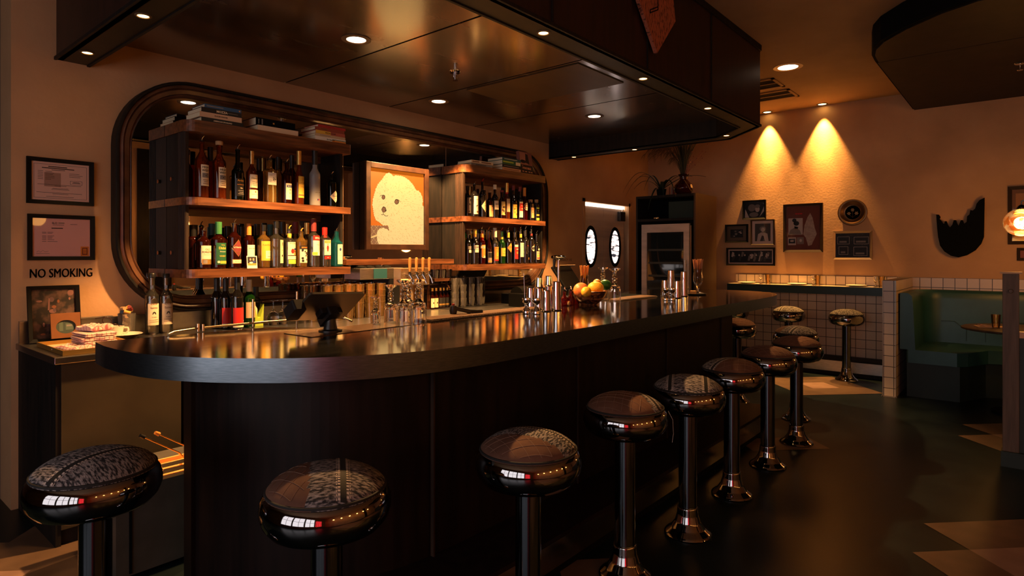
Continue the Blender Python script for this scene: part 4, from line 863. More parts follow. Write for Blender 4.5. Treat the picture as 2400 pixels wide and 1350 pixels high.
put(1257.5, Z2, 543, YF, 'slim dark bottle with a striped beige label, rightmost on the lower right shelf', 0.033, G_BLACK, sh=0.55, nk=0.66, nr=0.012, cap=('pour', M_CHROME), labels=[('r', 0.12, 0.38, 0.030, flat('buff paper', (0.65, 0.46, 0.26), 0.6)), ('r', 0.22, 0.27, 0.026, M_YELLOW), ('r', 0.15, 0.18, 0.026, M_RED), ('r', 0.31, 0.33, 0.024, M_GREY), ('d', 0.44, 0.014, 0.016, M_CREAM)], group=G4)

# wine and gin bottles on the back counter
G5 = 'wine bottles on the back counter'
wz = 0.921
def wine(u, vt, y, lab, glass, labels, cm_=M_BLACK, R=0.038):
    x = atY(u, vt, y).x; H = atY(u, vt, y).z - wz
    bottle(lab, x, y, wz, R, H, glass, sh=0.60, nk=0.76, nr=0.0145, cap=('long', cm_), labels=labels, group=G5, name='wine_bottle')
wine(508, 652, 4.16, 'black wine bottle, leftmost of the four on the back counter', G_BLACK, [('r', 0.12, 0.45, 0.012, M_RED, 0.03)])
wine(529, 652, 4.08, 'wine bottle with a crimson label, the one standing further back', G_BLACK, [('r', 0.10, 0.42, 0.040, M_RED), ('r', 0.05, 0.11, 0.040, M_CREAM)])
wine(556, 647, 3.99, 'wine bottle with a crimson and white label, in front of its twin', G_BLACK, [('r', 0.10, 0.41, 0.044, M_RED), ('r', 0.045, 0.11, 0.044, M_CREAM), ('e', 0.16, 0.005, 0.005, M_CREAM, 0.034)])
wine(584, 655, 4.05, 'green wine bottle with a pinkish cream label', G_GREEN, [('r', 0.20, 0.53, 0.038, flat('pinkish paper', (0.70, 0.48, 0.32), 0.6)), ('t', 'LOUIS', 0.42, 0.006, M_INK), ('p', [(-0.016, 0.0), (0.0, 0.006), (0.018, 0.002), (0.0, -0.002)], 0.29, M_INK), ('e', 0.49, 0.004, 0.004, M_ORANGE)], M_CREAM)
wine(600, 672, 4.17, 'short black wine bottle half hidden behind the green one', G_BLACK, [])
for u, vt, lab in ((356, 640, 'clear gin bottle with an arched cream label, the left of the pair'), (389, 641, 'clear gin bottle with an arched cream label, the right of the pair')):
    y = 4.155; x = atY(u, vt, y).x; H = atY(u, vt, y).z - wz
    t = bottle(lab, x, y, wz, 0.0385, H, G_CLEAR, sh=0.62, nk=0.72, nr=0.0155, cap=('cork', M_BLACK), group='pair of gin bottles',
           labels=[('r', 0.15, 0.50, 0.036, M_CREAM), ('p', [(-0.036, 0), (0.036, 0), (0.012, 0.030), (0, 0.036), (-0.012, 0.030)], 0.498, M_CREAM), ('t', 'Little', 0.50, 0.013, M_BROWN, 0.05), ('t', 'Saints', 0.435, 0.013, M_BROWN, 0.05), ('p', [(-0.011, 0), (0.011, 0), (0.008, 0.013), (0, 0.018), (-0.008, 0.013)], 0.325, M_INK), ('t', 'St. Juniper', 0.28, 0.006, M_INK, 0.05, 0.02), ('r', 0.235, 0.240, 0.026, M_BROWN), ('r', 0.205, 0.210, 0.026, M_BROWN)])
    MB().lathe([(0, H * 0.80), (0.0095, H * 0.80), (0.0095, H * 0.92), (0, H * 0.92)], 12).build('cork_plug', M_CORK, t)

# ================================================================ books
def book(name_lab, x0, z0, w, d, h, cover, spine_txt=None, tmat=M_CREAM, y0=3.965, yaw=0.0, pages=M_CREAM, group=None, th=0.010, bold=0.03, extra=None, spine_mat=None):
    t = thing('book', name_lab, 'book', (x0, y0, z0), yaw, group)
    c = MB().box(0, 0, 0, w, d, 0.0025).box(0, 0, h - 0.0025, w, d, h).box(0, 0, 0.0025, w, 0.003, h - 0.0025)
    c.build('cover', cover, t)
    MB().box(0.003, 0.0032, 0.0026, w - 0.003, d - 0.004, h - 0.0026).build('pages', pages, t)
    m = MB(); mats = [tmat]
    if spine_txt:
        m.text(spine_txt, th, lambda a, b: (w / 2 + a, -0.0006, h / 2 + b), 0, bold, w * 0.8)
    if extra:
        for (xa, xb, za, zb, mt) in extra:
            mats.append(mt); m.rect(w * xa, h * za, w * xb, h * zb, -0.0004, len(mats) - 1)
    if m.v: m.build('spine_print', mats, t)
    return t
B1 = 'cookbooks stacked on top of the left shelf unit'
z = 2.2505
LB_ = [(1.70, 0.268, 0.20, 0.030, 'dark cookbook with white spine lettering, bottom of the left stack', M_BLACK, 'AMERICAN SFOGLINO', M_CREAM, 0.009, None),
       (1.69, 0.268, 0.21, 0.032, 'cream cookbook with black spine lettering, second from the bottom of the left stack', flat('peach cloth', (0.72, 0.46, 0.28), 0.6), 'FLOUR+WATER', M_INK, 0.009, None),
       (1.70, 0.258, 0.21, 0.029, 'black cookbook with cream spine title in the middle of the left stack', M_INK, 'MOZZA', M_CREAM, 0.015, [(0.55, 0.9, 0.45, 0.55, M_GREY)]),
       (1.72, 0.235, 0.19, 0.022, 'blue book on top of the left stack', flat('blue cloth', (0.03, 0.10, 0.22), 0.6), None, M_CREAM, 0.006, [(0.05, 0.5, 0.35, 0.65, M_GREY), (0.93, 0.97, 0.3, 0.7, M_ORANGE)])]
for x0, w, dd, h, lab, cv, tx, tm, th, ex in LB_:
    book(lab, x0, z, w, dd, h, cv, tx, tm, group=B1, th=th, extra=ex, y0=3.975); z += h + 0.0008
book('thick cream-edged volume under the big black book in the middle', 2.065, 2.2505, 0.30, 0.20, 0.038, flat('pale cloth', (0.75, 0.55, 0.36), 0.6), None, group=B1, y0=3.97)
book('big black hardback lying on the cream volume', 2.06, 2.2895, 0.29, 0.215, 0.052, M_MATTE, None, M_GREY, group=B1, y0=3.985, extra=[(0.06, 0.08, 0.2, 0.8, M_GREY), (0.14, 0.17, 0.15, 0.85, M_GREY), (0.42, 0.46, 0.4, 0.6, M_GOLD)])
z = 2.2505
for x0, w, dd, h, lab, cv, tx, tm, th, ex in ((2.50, 0.262, 0.19, 0.030, 'cookbook with a white and orange spine, bottom of the right stack on the left unit', M_WHITE, 'Six Seasons      ', M_INK, 0.011, [(0.55, 1.0, 0.0, 0.5, M_ORANGE), (0.55, 1.0, 0.55, 0.7, M_GREENL)]),
       (2.50, 0.258, 0.20, 0.018, 'thin beige book in the right stack on the left unit', flat('buff paper', (0.65, 0.46, 0.26), 0.6), None, M_INK, 0.005, [(0.15, 0.5, 0.4, 0.6, M_GREY)]),
       (2.505, 0.25, 0.19, 0.024, 'yellow and pink spined cookbook in the right stack on the left unit', flat('pink cloth', (0.50, 0.12, 0.07), 0.6), 'PIZZA CZAR', M_INK, 0.012, [(0.0, 0.5, 0.0, 1.0, M_YELLOW)]),
       (2.50, 0.25, 0.195, 0.024, 'rust red book second from the top of the right stack', flat('rust cloth', (0.30, 0.06, 0.035), 0.6), None, M_INK, 0.005, [(0.2, 0.4, 0.3, 0.7, M_BROWN)]),
       (2.525, 0.235, 0.19, 0.018, 'scarlet book topping the right stack on the left unit', flat('scarlet cloth', (0.45, 0.03, 0.03), 0.6), None, M_INK, 0.005, [(0.25, 0.6, 0.4, 0.6, M_MAROON)])):
    book(lab, x0, z, w, dd, h, cv, tx, tm, group=B1, th=th, extra=ex, y0=3.97); z += h + 0.0008
B2 = 'books on top of the right shelf unit'
book('grey paperback, lower of the skewed pair on the right unit', 4.17, 2.2505, 0.26, 0.19, 0.026, M_GREY, None, group=B2, y0=4.0, yaw=-0.12, extra=[(0.2, 0.7, 0.4, 0.6, M_INK)])
book('ivory book with framed spine, upper of the skewed pair on the right unit', 4.16, 2.2775, 0.28, 0.20, 0.026, flat('ivory cloth', (0.75, 0.58, 0.38), 0.6), None, group=B2, y0=3.99, yaw=-0.08, extra=[(0.05, 0.35, 0.3, 0.7, M_BROWN), (0.45, 0.9, 0.3, 0.7, M_BROWN)])
z = 2.2505
for h, lab, cv, ex in ((0.030, 'apricot spined book, bottom of the stack of four on the right unit', flat('apricot cloth', (0.70, 0.36, 0.18), 0.6), [(0.08, 0.92, 0.4, 0.6, M_BROWN)]), (0.030, 'black spined book second from the bottom of the stack of four', M_INK, [(0.08, 0.9, 0.4, 0.6, M_GREY)]), (0.040, 'green spined book with a white panel in the stack of four', M_GREENL, [(0.72, 0.98, 0.1, 0.9, M_CREAM), (0.03, 0.6, 0.45, 0.8, M_LIME)]), (0.026, 'dark green book topping the stack of four on the right unit', M_TEAL, [(0.1, 0.8, 0.4, 0.6, M_CREAM)])):
    book(lab, 4.58, z, 0.285, 0.20, h, cv, None, group=B2, y0=3.97, extra=ex); z += h + 0.0008
t = thing('book', 'wine book standing upright with its pinkish cover facing out', 'book', (4.885, 3.985, 2.2505), 0.0, B2, rot=(math.radians(-7), 0, math.radians(3)))
MB().box(0, 0, 0, 0.225, 0.035, 0.235).build('cover', flat('dusk purple cover', (0.28, 0.11, 0.09), 0.5), t)
m = MB(); m.rect(0.01, 0.10, 0.14, 0.225, -0.0006, 0); m.rect(0.0, 0.0, 0.225, 0.095, -0.0005, 1); m.poly([(0.10, -0.001, 0.12), (0.17, -0.001, 0.11), (0.15, -0.001, 0.21), (0.11, -0.001, 0.22)], 1)
m.ell(0.06, 0.13, 0.05, 0.018, -0.0009, 1); m.text('THE', 0.010, lambda a, b: (0.04 + a, -0.0012, 0.085 + b), 2); m.text('WINE BIBLE', 0.022, lambda a, b: (0.113 + a, -0.0012, 0.062 + b), 2, 0.03, 0.2)
for x in (0.03, 0.08, 0.14, 0.18): m.rect(x, 0.022, x + 0.03, 0.030, -0.0011, 2)
m.build('cover_print', [flat('mauve print', (0.50, 0.22, 0.15), 0.5), M_INK, flat('salmon print', (0.85, 0.42, 0.24), 0.5)], t)

# ================================================================ framed things
def picture(name, lab, cat, loc, w, h, rotz, fw, fd, fmat, content, mats, group=None, mount=None, mw=0.0, glass=True, rot=None, shadow_gap=0.0):
    """faces local -y; origin at the middle of its back"""
    t = thing(name, lab, cat, loc, rotz, group, rot)
    f = MB()
    X, Z = w / 2, h / 2
    o = [(-X, -Z), (X, -Z), (X, Z), (-X, Z)]; i_ = [(-X + fw, -Z + fw), (X - fw, -Z + fw), (X - fw, Z - fw), (-X + fw, Z - fw)]
    for k in range(4):
        a, b, c_, d_ = o[k], o[(k + 1) % 4], i_[(k + 1) % 4], i_[k]
        vs = [(q[0], 0, q[1]) for q in (a, b, c_, d_)] + [(a[0], -fd, a[1]), (b[0], -fd, b[1]), (c_[0], -fd * 0.7, c_[1]), (d_[0], -fd * 0.7, d_[1])]
        f.add(vs, [(0, 3, 2, 1), (4, 5, 6, 7), (0, 1, 5, 4), (1, 2, 6, 5), (2, 3, 7, 6), (3, 0, 4, 7)])
    f.build('frame', fmat, t)
    if mount: MB().box(-X + fw, -fd * 0.25, -Z + fw, X - fw, -0.001, Z - fw).build('mount', mount, t)
    cx, cz = X - fw - mw, Z - fw - mw
    m = MB(); y = -fd * 0.25 - 0.0006
    m.rect(-cx, -cz, cx, cz, y, 0); content(m, cx, cz, y - 0.0004)
    m.build('print', mats, t)
    if glass: MB().box(-X + fw, -fd * 0.6, -Z + fw, X - fw, -fd * 0.6 + 0.001, Z - fw).build('glass_pane', M_PANE, t)
    return t
M_PINKPAPER = flat('pinkish certificate paper', (0.95, 0.66, 0.58), 0.7)
def cert1(m, X, Z, y):
    for a in ((-X + .012, -Z + .012, X - .012, -Z + .0135), (-X + .012, Z - .0135, X - .012, Z - .012), (-X + .012, -Z + .012, -X + .0135, Z - .012), (X - .0135, -Z + .012, X - .012, Z - .012)): m.rect(*a, y, 1)
    m.rect(-0.06, Z - .027, 0.03, Z - .022, y, 1); m.rect(-0.09, Z - .036, 0.065, Z - .031, y, 1); m.rect(-0.045, Z - .044, 0.02, Z - .041, y, 1)
    m.rect(-X + .06, -0.03, 0.0, 0.05, y, 2)
    random.seed(3)
    for k in range(6): m.rect(-X + .03, 0.055 - k * 0.009, -X + .055, 0.057 - k * 0.009, y - .0002, 1); m.rect(-X + .065, 0.055 - k * 0.009, -X + .09 + random.random() * .03, 0.057 - k * 0.009, y - .0002, 1)
    for k in range(3): m.rect(0.04, 0.05 - k * 0.009, 0.09 + random.random() * .02, 0.052 - k * 0.009, y, 1)
    for a in ((0.045, -0.012, 0.105, -0.0105), (0.045, 0.009, 0.105, 0.0105), (0.045, -0.012, 0.0465, 0.0105), (0.1035, -0.012, 0.105, 0.0105)): m.rect(*a, y, 1)
    m.rect(0.055, -0.003, 0.095, 0.0, y, 1); m.rect(0.06, 0.002, 0.09, 0.004, y, 1)
    for z0, w in ((-0.02, 0.11), (-0.026, 0.03), (-0.04, 0.04), (-0.046, 0.045), (-0.066, 0.115), (-0.072, 0.04), (-0.088, 0.07)): m.rect(-w, z0, w * 0.9, z0 + .002, y, 1)
def cert2(m, X, Z, y):
    m.text('SLO', 0.011, lambda a, b: (-0.035 + a, y, Z - 0.026 + b), 1, 0.03); m.rect(-0.018, Z - .030, 0.012, Z - .021, y, 2)
    m.rect(-0.045, Z - .038, 0.01, Z - .036, y, 1)
    m.rect(-0.05, Z - .058, 0.005, Z - .053, y, 1); m.rect(0.04, Z - .032, 0.075, Z - .030, y, 1)
    random.seed(4)
    for z0 in (0.028, 0.022, 0.008, 0.001, -0.006, -0.014, -0.024):
        m.rect(-X + .045, z0, -X + .065, z0 + .002, y, 1); m.rect(-X + .07, z0, -X + .09 + random.random() * .03, z0 + .002, y, 1)
    m.tube([(-X + .02, y, -Z + .025), (-X + .03, y, -Z + .032), (-X + .037, y, -Z + .024), (-X + .05, y, -Z + .034), (-X + .06, y, -Z + .025), (-X + .075, y, -Z + .031)], 0.0006, 4, 1)
    m.rect(-X + .018, -Z + .016, -X + .08, -Z + .0175, y, 1)
    m.rect(X - .047, -Z + .002, X - .006, -Z + .058, y - .0003, 3); m.rect(X - .040, -Z + .009, X - .013, -Z + .051, y - .0006, 4); m.rect(X - .035, -Z + .015, X - .018, -Z + .045, y - .0009, 3)
    for k in range(4): m.rect(X - .033, -Z + .019 + k * .006, X - .020, -Z + .021 + k * .006, y - .0012, 4)
FR_BLK = flat('black frame', (0.004, 0.0035, 0.0035), 0.6, spec=0.15)
picture('framed_certificate', 'black framed pinkish certificate, the upper of two on the left wall', 'picture', (1.045, YB - 0.001, 1.833), 0.322, 0.262, 0, 0.022, 0.022, FR_BLK, cert1, [M_PINKPAPER, M_INK, flat('faint stamp', (0.52, 0.32, 0.26), 0.7)])
picture('framed_certificate', 'black framed pink licence with an orange seal, above the no smoking lettering', 'picture', (1.050, YB - 0.001, 1.511), 0.322, 0.262, 0, 0.022, 0.022, FR_BLK, cert2, [flat('rose certificate paper', (0.98, 0.56, 0.53), 0.7), M_INK, flat('faint stamp', (0.52, 0.32, 0.26), 0.7), M_ORANGE, M_MAROON])
M_SIGN = flat('painted lettering', (0.05, 0.032, 0.02), 0.8)
m = MB()
for dx in (-0.0016, 0.0, 0.0016): m.text('NO SMOKING', 0.050, lambda a, b: (1.052 + a + dx, YB - 0.0012, 1.306 + b + dx * 0.5), 0, 0.0, 0.30)
o = m.build('no_smoking_lettering', M_SIGN); tag(o, 'painted NO SMOKING lettering on the plaster below the certificates', 'lettering')
m = MB(); m.text('OCCUPANCY 110', 0.032, lambda a, b: (6.08 + a, YB - 0.0012, 1.352 + b), 0, 0.01, 0.46)
o = m.build('occupancy_lettering', M_SIGN); tag(o, 'small painted OCCUPANCY 110 lettering beside the kitchen doors', 'lettering')

# leaning art and small oval frame on the left counter
random.seed(11)
MB_ART = noisy('mottled collage print', (0.02, 0.015, 0.012), (0.16, 0.085, 0.06), 22.0, rough=0.5, detail=3, lo=0.45, hi=0.62)
def collage(m, X, Z, y):
    for k in range(14):
        m.ell(random.uniform(-X * .8, X * .8), random.uniform(-Z * .85, Z * .85), random.uniform(.005, .018), random.uniform(.005, .02), y - k * 2e-5, 1 + k % 3, 9)
    m.poly([(-.03, y - .001, 0.02), (-.022, y - .001, 0.02), (-.018, y - .001, 0.085), (-.024, y - .001, 0.09)], 1)
picture('leaning_artwork', 'dark framed collage leaning on the wall at the left end of the counter', 'picture', (0.998, 4.232, 1.078), 0.245, 0.315, 0, 0.020, 0.02, FR_BLK, collage, [MB_ART, flat('dusty pink print', (0.35, 0.16, 0.13), 0.6), flat('mauve print two', (0.18, 0.10, 0.10), 0.6), flat('rust print', (0.35, 0.12, 0.05), 0.6)], rot=(math.radians(-9), 0, 0))
t = thing('oval_photo_frame', 'small brown wooden frame with an oval opening leaning on the dark collage', 'picture', (1.035, 4.165, 1.012), 0, None, rot=(math.radians(-10), 0, 0))
vs = []; n = 28
outp = []
n = 32
for i in range(n):
    a = 2 * PI * i / n; c_, s_ = math.cos(a), math.sin(a); k = 1 / max(abs(c_) / 0.070, abs(s_) / 0.070); outp.append((k * c_, k * s_))
inp = [(0.047 * math.cos(2 * PI * i / n), -0.008 + 0.038 * math.sin(2 * PI * i / n)) for i in range(n)]
vs = [(x, -0.012, z_) for x, z_ in outp] + [(x, -0.012, z_) for x, z_ in inp] + [(x, 0, z_) for x, z_ in outp] + [(x, -0.002, z_) for x, z_ in inp]
fs = []
for i in range(n):
    j = (i + 1) % n
    fs += [(i, j, j + n, i + n), (i + 2 * n, j + 2 * n, j, i), (i + n, j + n, j + 3 * n, i + 3 * n)]
MB().add(vs, fs).build('frame', noisy('toffee wood', (0.17, 0.06, 0.02), (0.24, 0.09, 0.03), 6, rough=0.4), t)
m = MB().ell(0, -0.008, 0.048, 0.039, -0.0025, 0, 28); m.rect(-0.03, -0.03, -0.012, 0.022, -0.003, 1); m.rect(0.0, -0.025, 0.035, 0.012, -0.003, 1); m.rect(0.004, -0.006, 0.03, 0.004, -0.0035, 2)
m.build('print', [flat('old green print', (0.05, 0.075, 0.06), 0.5), flat('old green print two', (0.10, 0.14, 0.10), 0.5), M_GREY], t)
MB().box(-0.06, 0.0, -0.065, 0.06, 0.003, 0.065).build('backing', M_BLACKWOOD, t)

# pictures on the far wall (right = -Y)
def BW(m, X, Z, y, seed=1, skin=False):
    random.seed(seed)
    for k in range(9):
        m.ell(random.uniform(-X * .75, X * .75), random.uniform(-Z * .7, Z * .7), random.uniform(X * .08, X * .28), random.uniform(Z * .08, Z * .3), y - k * 3e-5, 1 + k % 3, 10)
def portrait(m, X, Z, y):
    m.ell(0.0, Z * .40, X * .42, Z * .30, y, 1, 14); m.ell(0.02 * X, Z * .30, X * .24, Z * .26, y - .0001, 2, 14)
    m.poly([(-X * .75, y - .0001, -Z), (X * .75, y - .0001, -Z), (X * .6, y - .0001, -Z * .15), (X * .15, y - .0001, 0), (-X * .2, y - .0001, 0), (-X * .6, y - .0001, -Z * .2)], 2)
    m.poly([(-X * .35, y - .0002, -Z), (X * .3, y - .0002, -Z), (X * .12, y - .0002, -Z * .4), (-X * .1, y - .0002, -Z * .35)], 3)
def twofaces(m, X, Z, y):
    m.ell(-X * .25, Z * .25, X * .38, Z * .45, y, 1, 14); m.ell(X * .3, Z * .05, X * .22, Z * .36, y - .0001, 2, 14); m.ell(X * .3, Z * .42, X * .26, Z * .22, y - .0002, 1, 14)
    m.poly([(-X * .95, y, -Z * .95), (-X * .5, y, -Z * .95), (-X * .9, y, Z * .1)], 2); m.poly([(X * .5, y - .0003, -Z * .9), (X * .95, y - .0003, Z * .4), (X * .95, y - .0003, -Z * .2)], 2)
    m.ell(-X * .05, -Z * .6, X * .45, Z * .3, y - .0003, 1, 12)
def jazz(m, X, Z, y):
    random.seed(5)
    for k in range(16):
        x = random.uniform(-X * .85, X * .85); zz = random.uniform(-Z * .5, Z * .5)
        m.poly([(x - .02, y - k * 3e-5, zz - .03), (x + .005, y - k * 3e-5, zz - .035), (x + .024, y - k * 3e-5, zz + .02), (x - .005, y - k * 3e-5, zz + .035)], 1 + k % 3)
    for k in range(7):
        x = -X * .8 + k * X * .27; m.ell(x, Z * .25, .011, .014, y - .0008, 2, 8)
PG = [M_INK, flat('photo grey', (0.22, 0.16, 0.13), 0.5), flat('photo light', (0.62, 0.45, 0.36), 0.5), flat('photo dark', (0.05, 0.035, 0.03), 0.5)]
FX = XF - 0.001
FR_DK = flat('dark brown frame', (0.022, 0.011, 0.006), 0.6, spec=0.2)
FR_SILVER = flat('champagne frame', (0.42, 0.30, 0.19), 0.32, 0.7)
GP = 'framed pictures over the wall counter'
R90 = -PI / 2
def cgeo(u0, v0, u1, v1): 
    a = atX(u0, v0, XF); b = atX(u1, v1, XF); return (FX, (a.y + b.y) / 2, (a.z + b.z) / 2), abs(a.y - b.y), abs(a.z - b.z)
loc, w, h = cgeo(1742, 471, 1796, 513); picture('framed_photo', 'topmost small black framed photo of two faces in the left picture cluster', 'picture', loc, w, h, R90, 0.018, 0.035, FR_BLK, twofaces, PG, GP)
loc, w, h = cgeo(1701, 527, 1754, 568); picture('framed_photo', 'small dark framed photo with a wide brown mount at the left of the cluster', 'picture', loc, w, h, R90, 0.022, 0.03, FR_BLK, lambda m, X, Z, y: BW(m, X, Z, y, 2), PG, GP, mount=flat('brown mount', (0.16, 0.10, 0.06), 0.7), mw=0.045)
loc, w, h = cgeo(1761, 516, 1816, 574); picture('framed_photo', 'portrait photo in a pale mount and black-sided frame, right in the cluster', 'picture', loc, w, h, R90, 0.014, 0.035, FR_DK, portrait, [flat('photo green dark', (0.06, 0.045, 0.035), 0.5)] + PG[1:], GP, mount=flat('rose mount', (0.80, 0.54, 0.42), 0.7), mw=0.036)
loc, w, h = cgeo(1704, 581, 1817, 623); picture('framed_photo', 'long low panoramic photo of musicians in a black frame with pink mount', 'picture', loc, w, h, R90, 0.022, 0.03, FR_BLK, jazz, PG, GP, mount=flat('rose mount', (0.80, 0.54, 0.42), 0.7), mw=0.016)
def shadowbox(m, X, Z, y):
    m.rect(-X * .88, -Z * .30, -X * .02, Z * .46, y, 1)
    m.ell(-X * .40, Z * .22, X * .17, Z * .11, y - .0004, 2, 14); m.ell(-X * .52, Z * .36, X * .13, Z * .09, y - .0004, 2, 12); m.poly([(-X * .52, y - .0004, Z * .1), (-X * .28, y - .0004, Z * .05), (-X * .3, y - .0004, -Z * .02), (-X * .5, y - .0004, -Z * .02)], 2)
    m.poly([(-X * .86, y - .0004, -Z * .28), (-X * .1, y - .0004, -Z * .28), (-X * .2, y - .0004, -Z * .1), (-X * .45, y - .0004, Z * .06), (-X * .75, y - .0004, -Z * .08)], 3)
    m.rect(-X * .9, -Z * .78, -X * .42, -Z * .42, y, 1); m.rect(-X * .86, -Z * .70, -X * .46, -Z * .48, y - .0003, 2); m.ell(-X * .66, -Z * .59, X * .12, Z * .04, y - .0005, 1, 10)
    m.rect(-X * .36, -Z * .74, X * .04, -Z * .42, y, 3); m.ell(-X * .14, -Z * .57, X * .08, Z * .07, y - .0003, 1, 10)
    m.poly([(X * .42, y - .002, Z * .68), (X * .56, y - .002, Z * .45), (X * .68, y - .002, 0), (X * .80, y - .002, -Z * .28), (X * .50, y - .002, -Z * .78), (X * .30, y - .002, -Z * .82), (X * .16, y - .002, -Z * .45), (X * .02, y - .002, -Z * .30), (X * .08, y - .002, Z * .10), (X * .26, y - .002, Z * .48)], 4)
    for k in range(3): m.ell(-X * .40 + k * X * .14, Z * .66, X * .09, Z * .04, y - .0006, 5, 6)
    random.seed(9)
    N = 34
    for k in range(N):
        a = -X - .006 + (2 * X + .012) * k / N; m.rect(a, Z - .002, a + .006, Z + .003, y - .012, 6); m.rect(a, -Z - .003, a + .006, -Z + .002, y - .012, 6)
    for k in range(44):
        a = -Z + 2 * Z * k / 44; m.rect(-X - .003, a, -X + .002, a + .006, y - .012, 6); m.rect(X - .002, a, X + .003, a + .006, y - .012, 6)
loc, w, h = cgeo(1838, 480, 1929.5, 591); picture('shadow_box', 'large dark red shadow box with an old portrait and a shark-shaped paper', 'picture', loc, w, h, R90, 0.030, 0.045, FR_DK, shadowbox, [flat('oxblood felt', (0.20, 0.050, 0.030), 0.8), flat('photo light', (0.42, 0.30, 0.24), 0.5), M_INK, flat('photo mid', (0.25, 0.17, 0.13), 0.5), noisy('speckled tan paper', (0.62, 0.42, 0.31), (0.48, 0.30, 0.22), 40, rough=0.8), M_RED, flat('pale beading', (0.5, 0.4, 0.28), 0.4)], GP, mount=flat('oxblood felt', (0.20, 0.050, 0.030), 0.8))
def fourup(m, X, Z, y):
    random.seed(6)
    for k in range(60): m.ell(random.uniform(-X * .95, X * .95), random.uniform(-Z * .93, Z * .93), .010, .004, y - .0001, 3, 6)
    for (a, b, c_, d_) in ((-.88, .12, -.20, .70), (.10, .12, .92, .66), (-.80, -.75, -.28, -.12), (.08, -.85, .84, -.15)):
        m.rect(X * a - .003, Z * b - .003, X * c_ + .003, Z * d_ + .003, y - .0003, 2); m.rect(X * a, Z * b, X * c_, Z * d_, y - .0005, 0); m.rect(X * (a + .1), Z * (b + .1), X * (c_ - .15), Z * (b + .25), y - .0007, 1)
loc, w, h = cgeo(1954, 542.5, 2045, 608.5); picture('framed_photo', 'champagne framed picture holding four old landscape photos', 'picture', loc, w, h, R90, 0.026, 0.04, FR_SILVER, fourup, [M_INK, PG[1], PG[2], flat('photo dark', (0.05, 0.035, 0.03), 0.5)], GP, mount=flat('mottled mount', (0.26, 0.19, 0.15), 0.7))
# round plate with flowers
c_ = atX(1999, 498, XF)
t = thing('wall_plate', 'round dark metal plate with three flowers hung on the wall', 'plate', (FX, c_.y, c_.z), 0, GP, rot=(0, -PI / 2, 0))
MB().lathe([(0.0, 0.012), (0.085, 0.012), (0.105, 0.018), (0.125, 0.034), (0.145, 0.040), (0.158, 0.036), (0.160, 0.028), (0.12, 0.0), (0, 0.0)], 40).build('plate_body', flat('aged brass', (0.15, 0.075, 0.03), 0.35, 0.8), t)
m = MB(); m.lathe([(0.0, 0.0125), (0.082, 0.0125)], 32, 0)
for (cx, cy) in ((0.03, 0.0), (-0.012, 0.040), (-0.012, -0.040)):
    m.add([(cx + (0.026 if i % 2 else 0.011) * math.cos(PI * i / 6), cy + (0.026 if i % 2 else 0.011) * math.sin(PI * i / 6), 0.0135) for i in range(12)], [tuple(range(12))], 1)
    m.add([(cx + 0.008 * math.cos(PI * i / 4), cy + 0.008 * math.sin(PI * i / 4), 0.0142) for i in range(8)], [tuple(range(8))], 2)
    m.tube([(cx - 0.02, cy * 0.8, 0.0135), (-0.06, 0, 0.0135)], 0.0015, 4, 2)
m.build('flower_relief', [flat('dark enamel', (0.03, 0.015, 0.01), 0.4), flat('bronze relief', (0.30, 0.15, 0.05), 0.4, 0.5), flat('dark relief', (0.12, 0.06, 0.02), 0.4)], t)
# pictures by the right edge
loc, w, h = cgeo(2362, 438, 2470, 572); picture('framed_print', 'dark framed print partly behind the glowing globe at the right edge', 'picture', loc, w, h, R90, 0.035, 0.03, FR_DK, lambda m, X, Z, y: (m.rect(-X * .8, -Z * .8, X * .9, Z * .85, y, 1), m.rect(-X * .4, -Z * .3, X * .1, Z * .4, y - .0003, 2), m.rect(-X * .3, -Z * .8, X * .5, -Z * .5, y - .0004, 2)), [flat('brown print', (0.14, 0.06, 0.03), 0.6), flat('ochre print', (0.30, 0.13, 0.05), 0.6), M_INK])
loc, w, h = cgeo(2383, 581, 2450, 611); picture('framed_print', 'very small dark framed print under the big one at the right edge', 'picture', loc, w, h, R90, 0.028, 0.025, FR_DK, lambda m, X, Z, y: m.ell(0, 0, X * .5, Z * .6, y, 1), [M_MAROON, M_ORANGE])
# torn crescent sculpture
pts = [(875, 462), (905, 465), (920, 490), (910, 508), (932, 530), (945, 555), (960, 560), (965, 533), (985, 533), (1000, 575), (1020, 600), (1045, 570), (1060, 522), (1085, 522), (1095, 555), (1110, 582), (1135, 522), (1155, 522), (1170, 560), (1195, 540), (1200, 482), (1225, 462), (1235, 415), (1260, 422), (1285, 400), (1300, 350), (1330, 312), (1385, 285), (1382, 500), (1378, 700), (1350, 770), (1290, 840), (1200, 892), (1110, 915), (1030, 897), (960, 852), (915, 790), (895, 700), (885, 600)]
q = [atX(2000 + x / 4.5, 400 + y / 4.5, XF - 0.06) for x, y in pts]
cy0, cz0 = q[0].y, q[0].z
t = thing('wall_sculpture', 'black torn crescent-shaped sculpture standing off the plaster wall', 'sculpture', (XF, cy0, cz0), R90)
MB().slab([(cy0 - p.y, p.z - cz0) for p in q], -0.075, -0.045).build('torn_crescent', M_MATTE, t)
MB().box(0.25, -0.045, -0.30, 0.29, -0.001, -0.26).build('wall_bracket', M_MATTE, t)

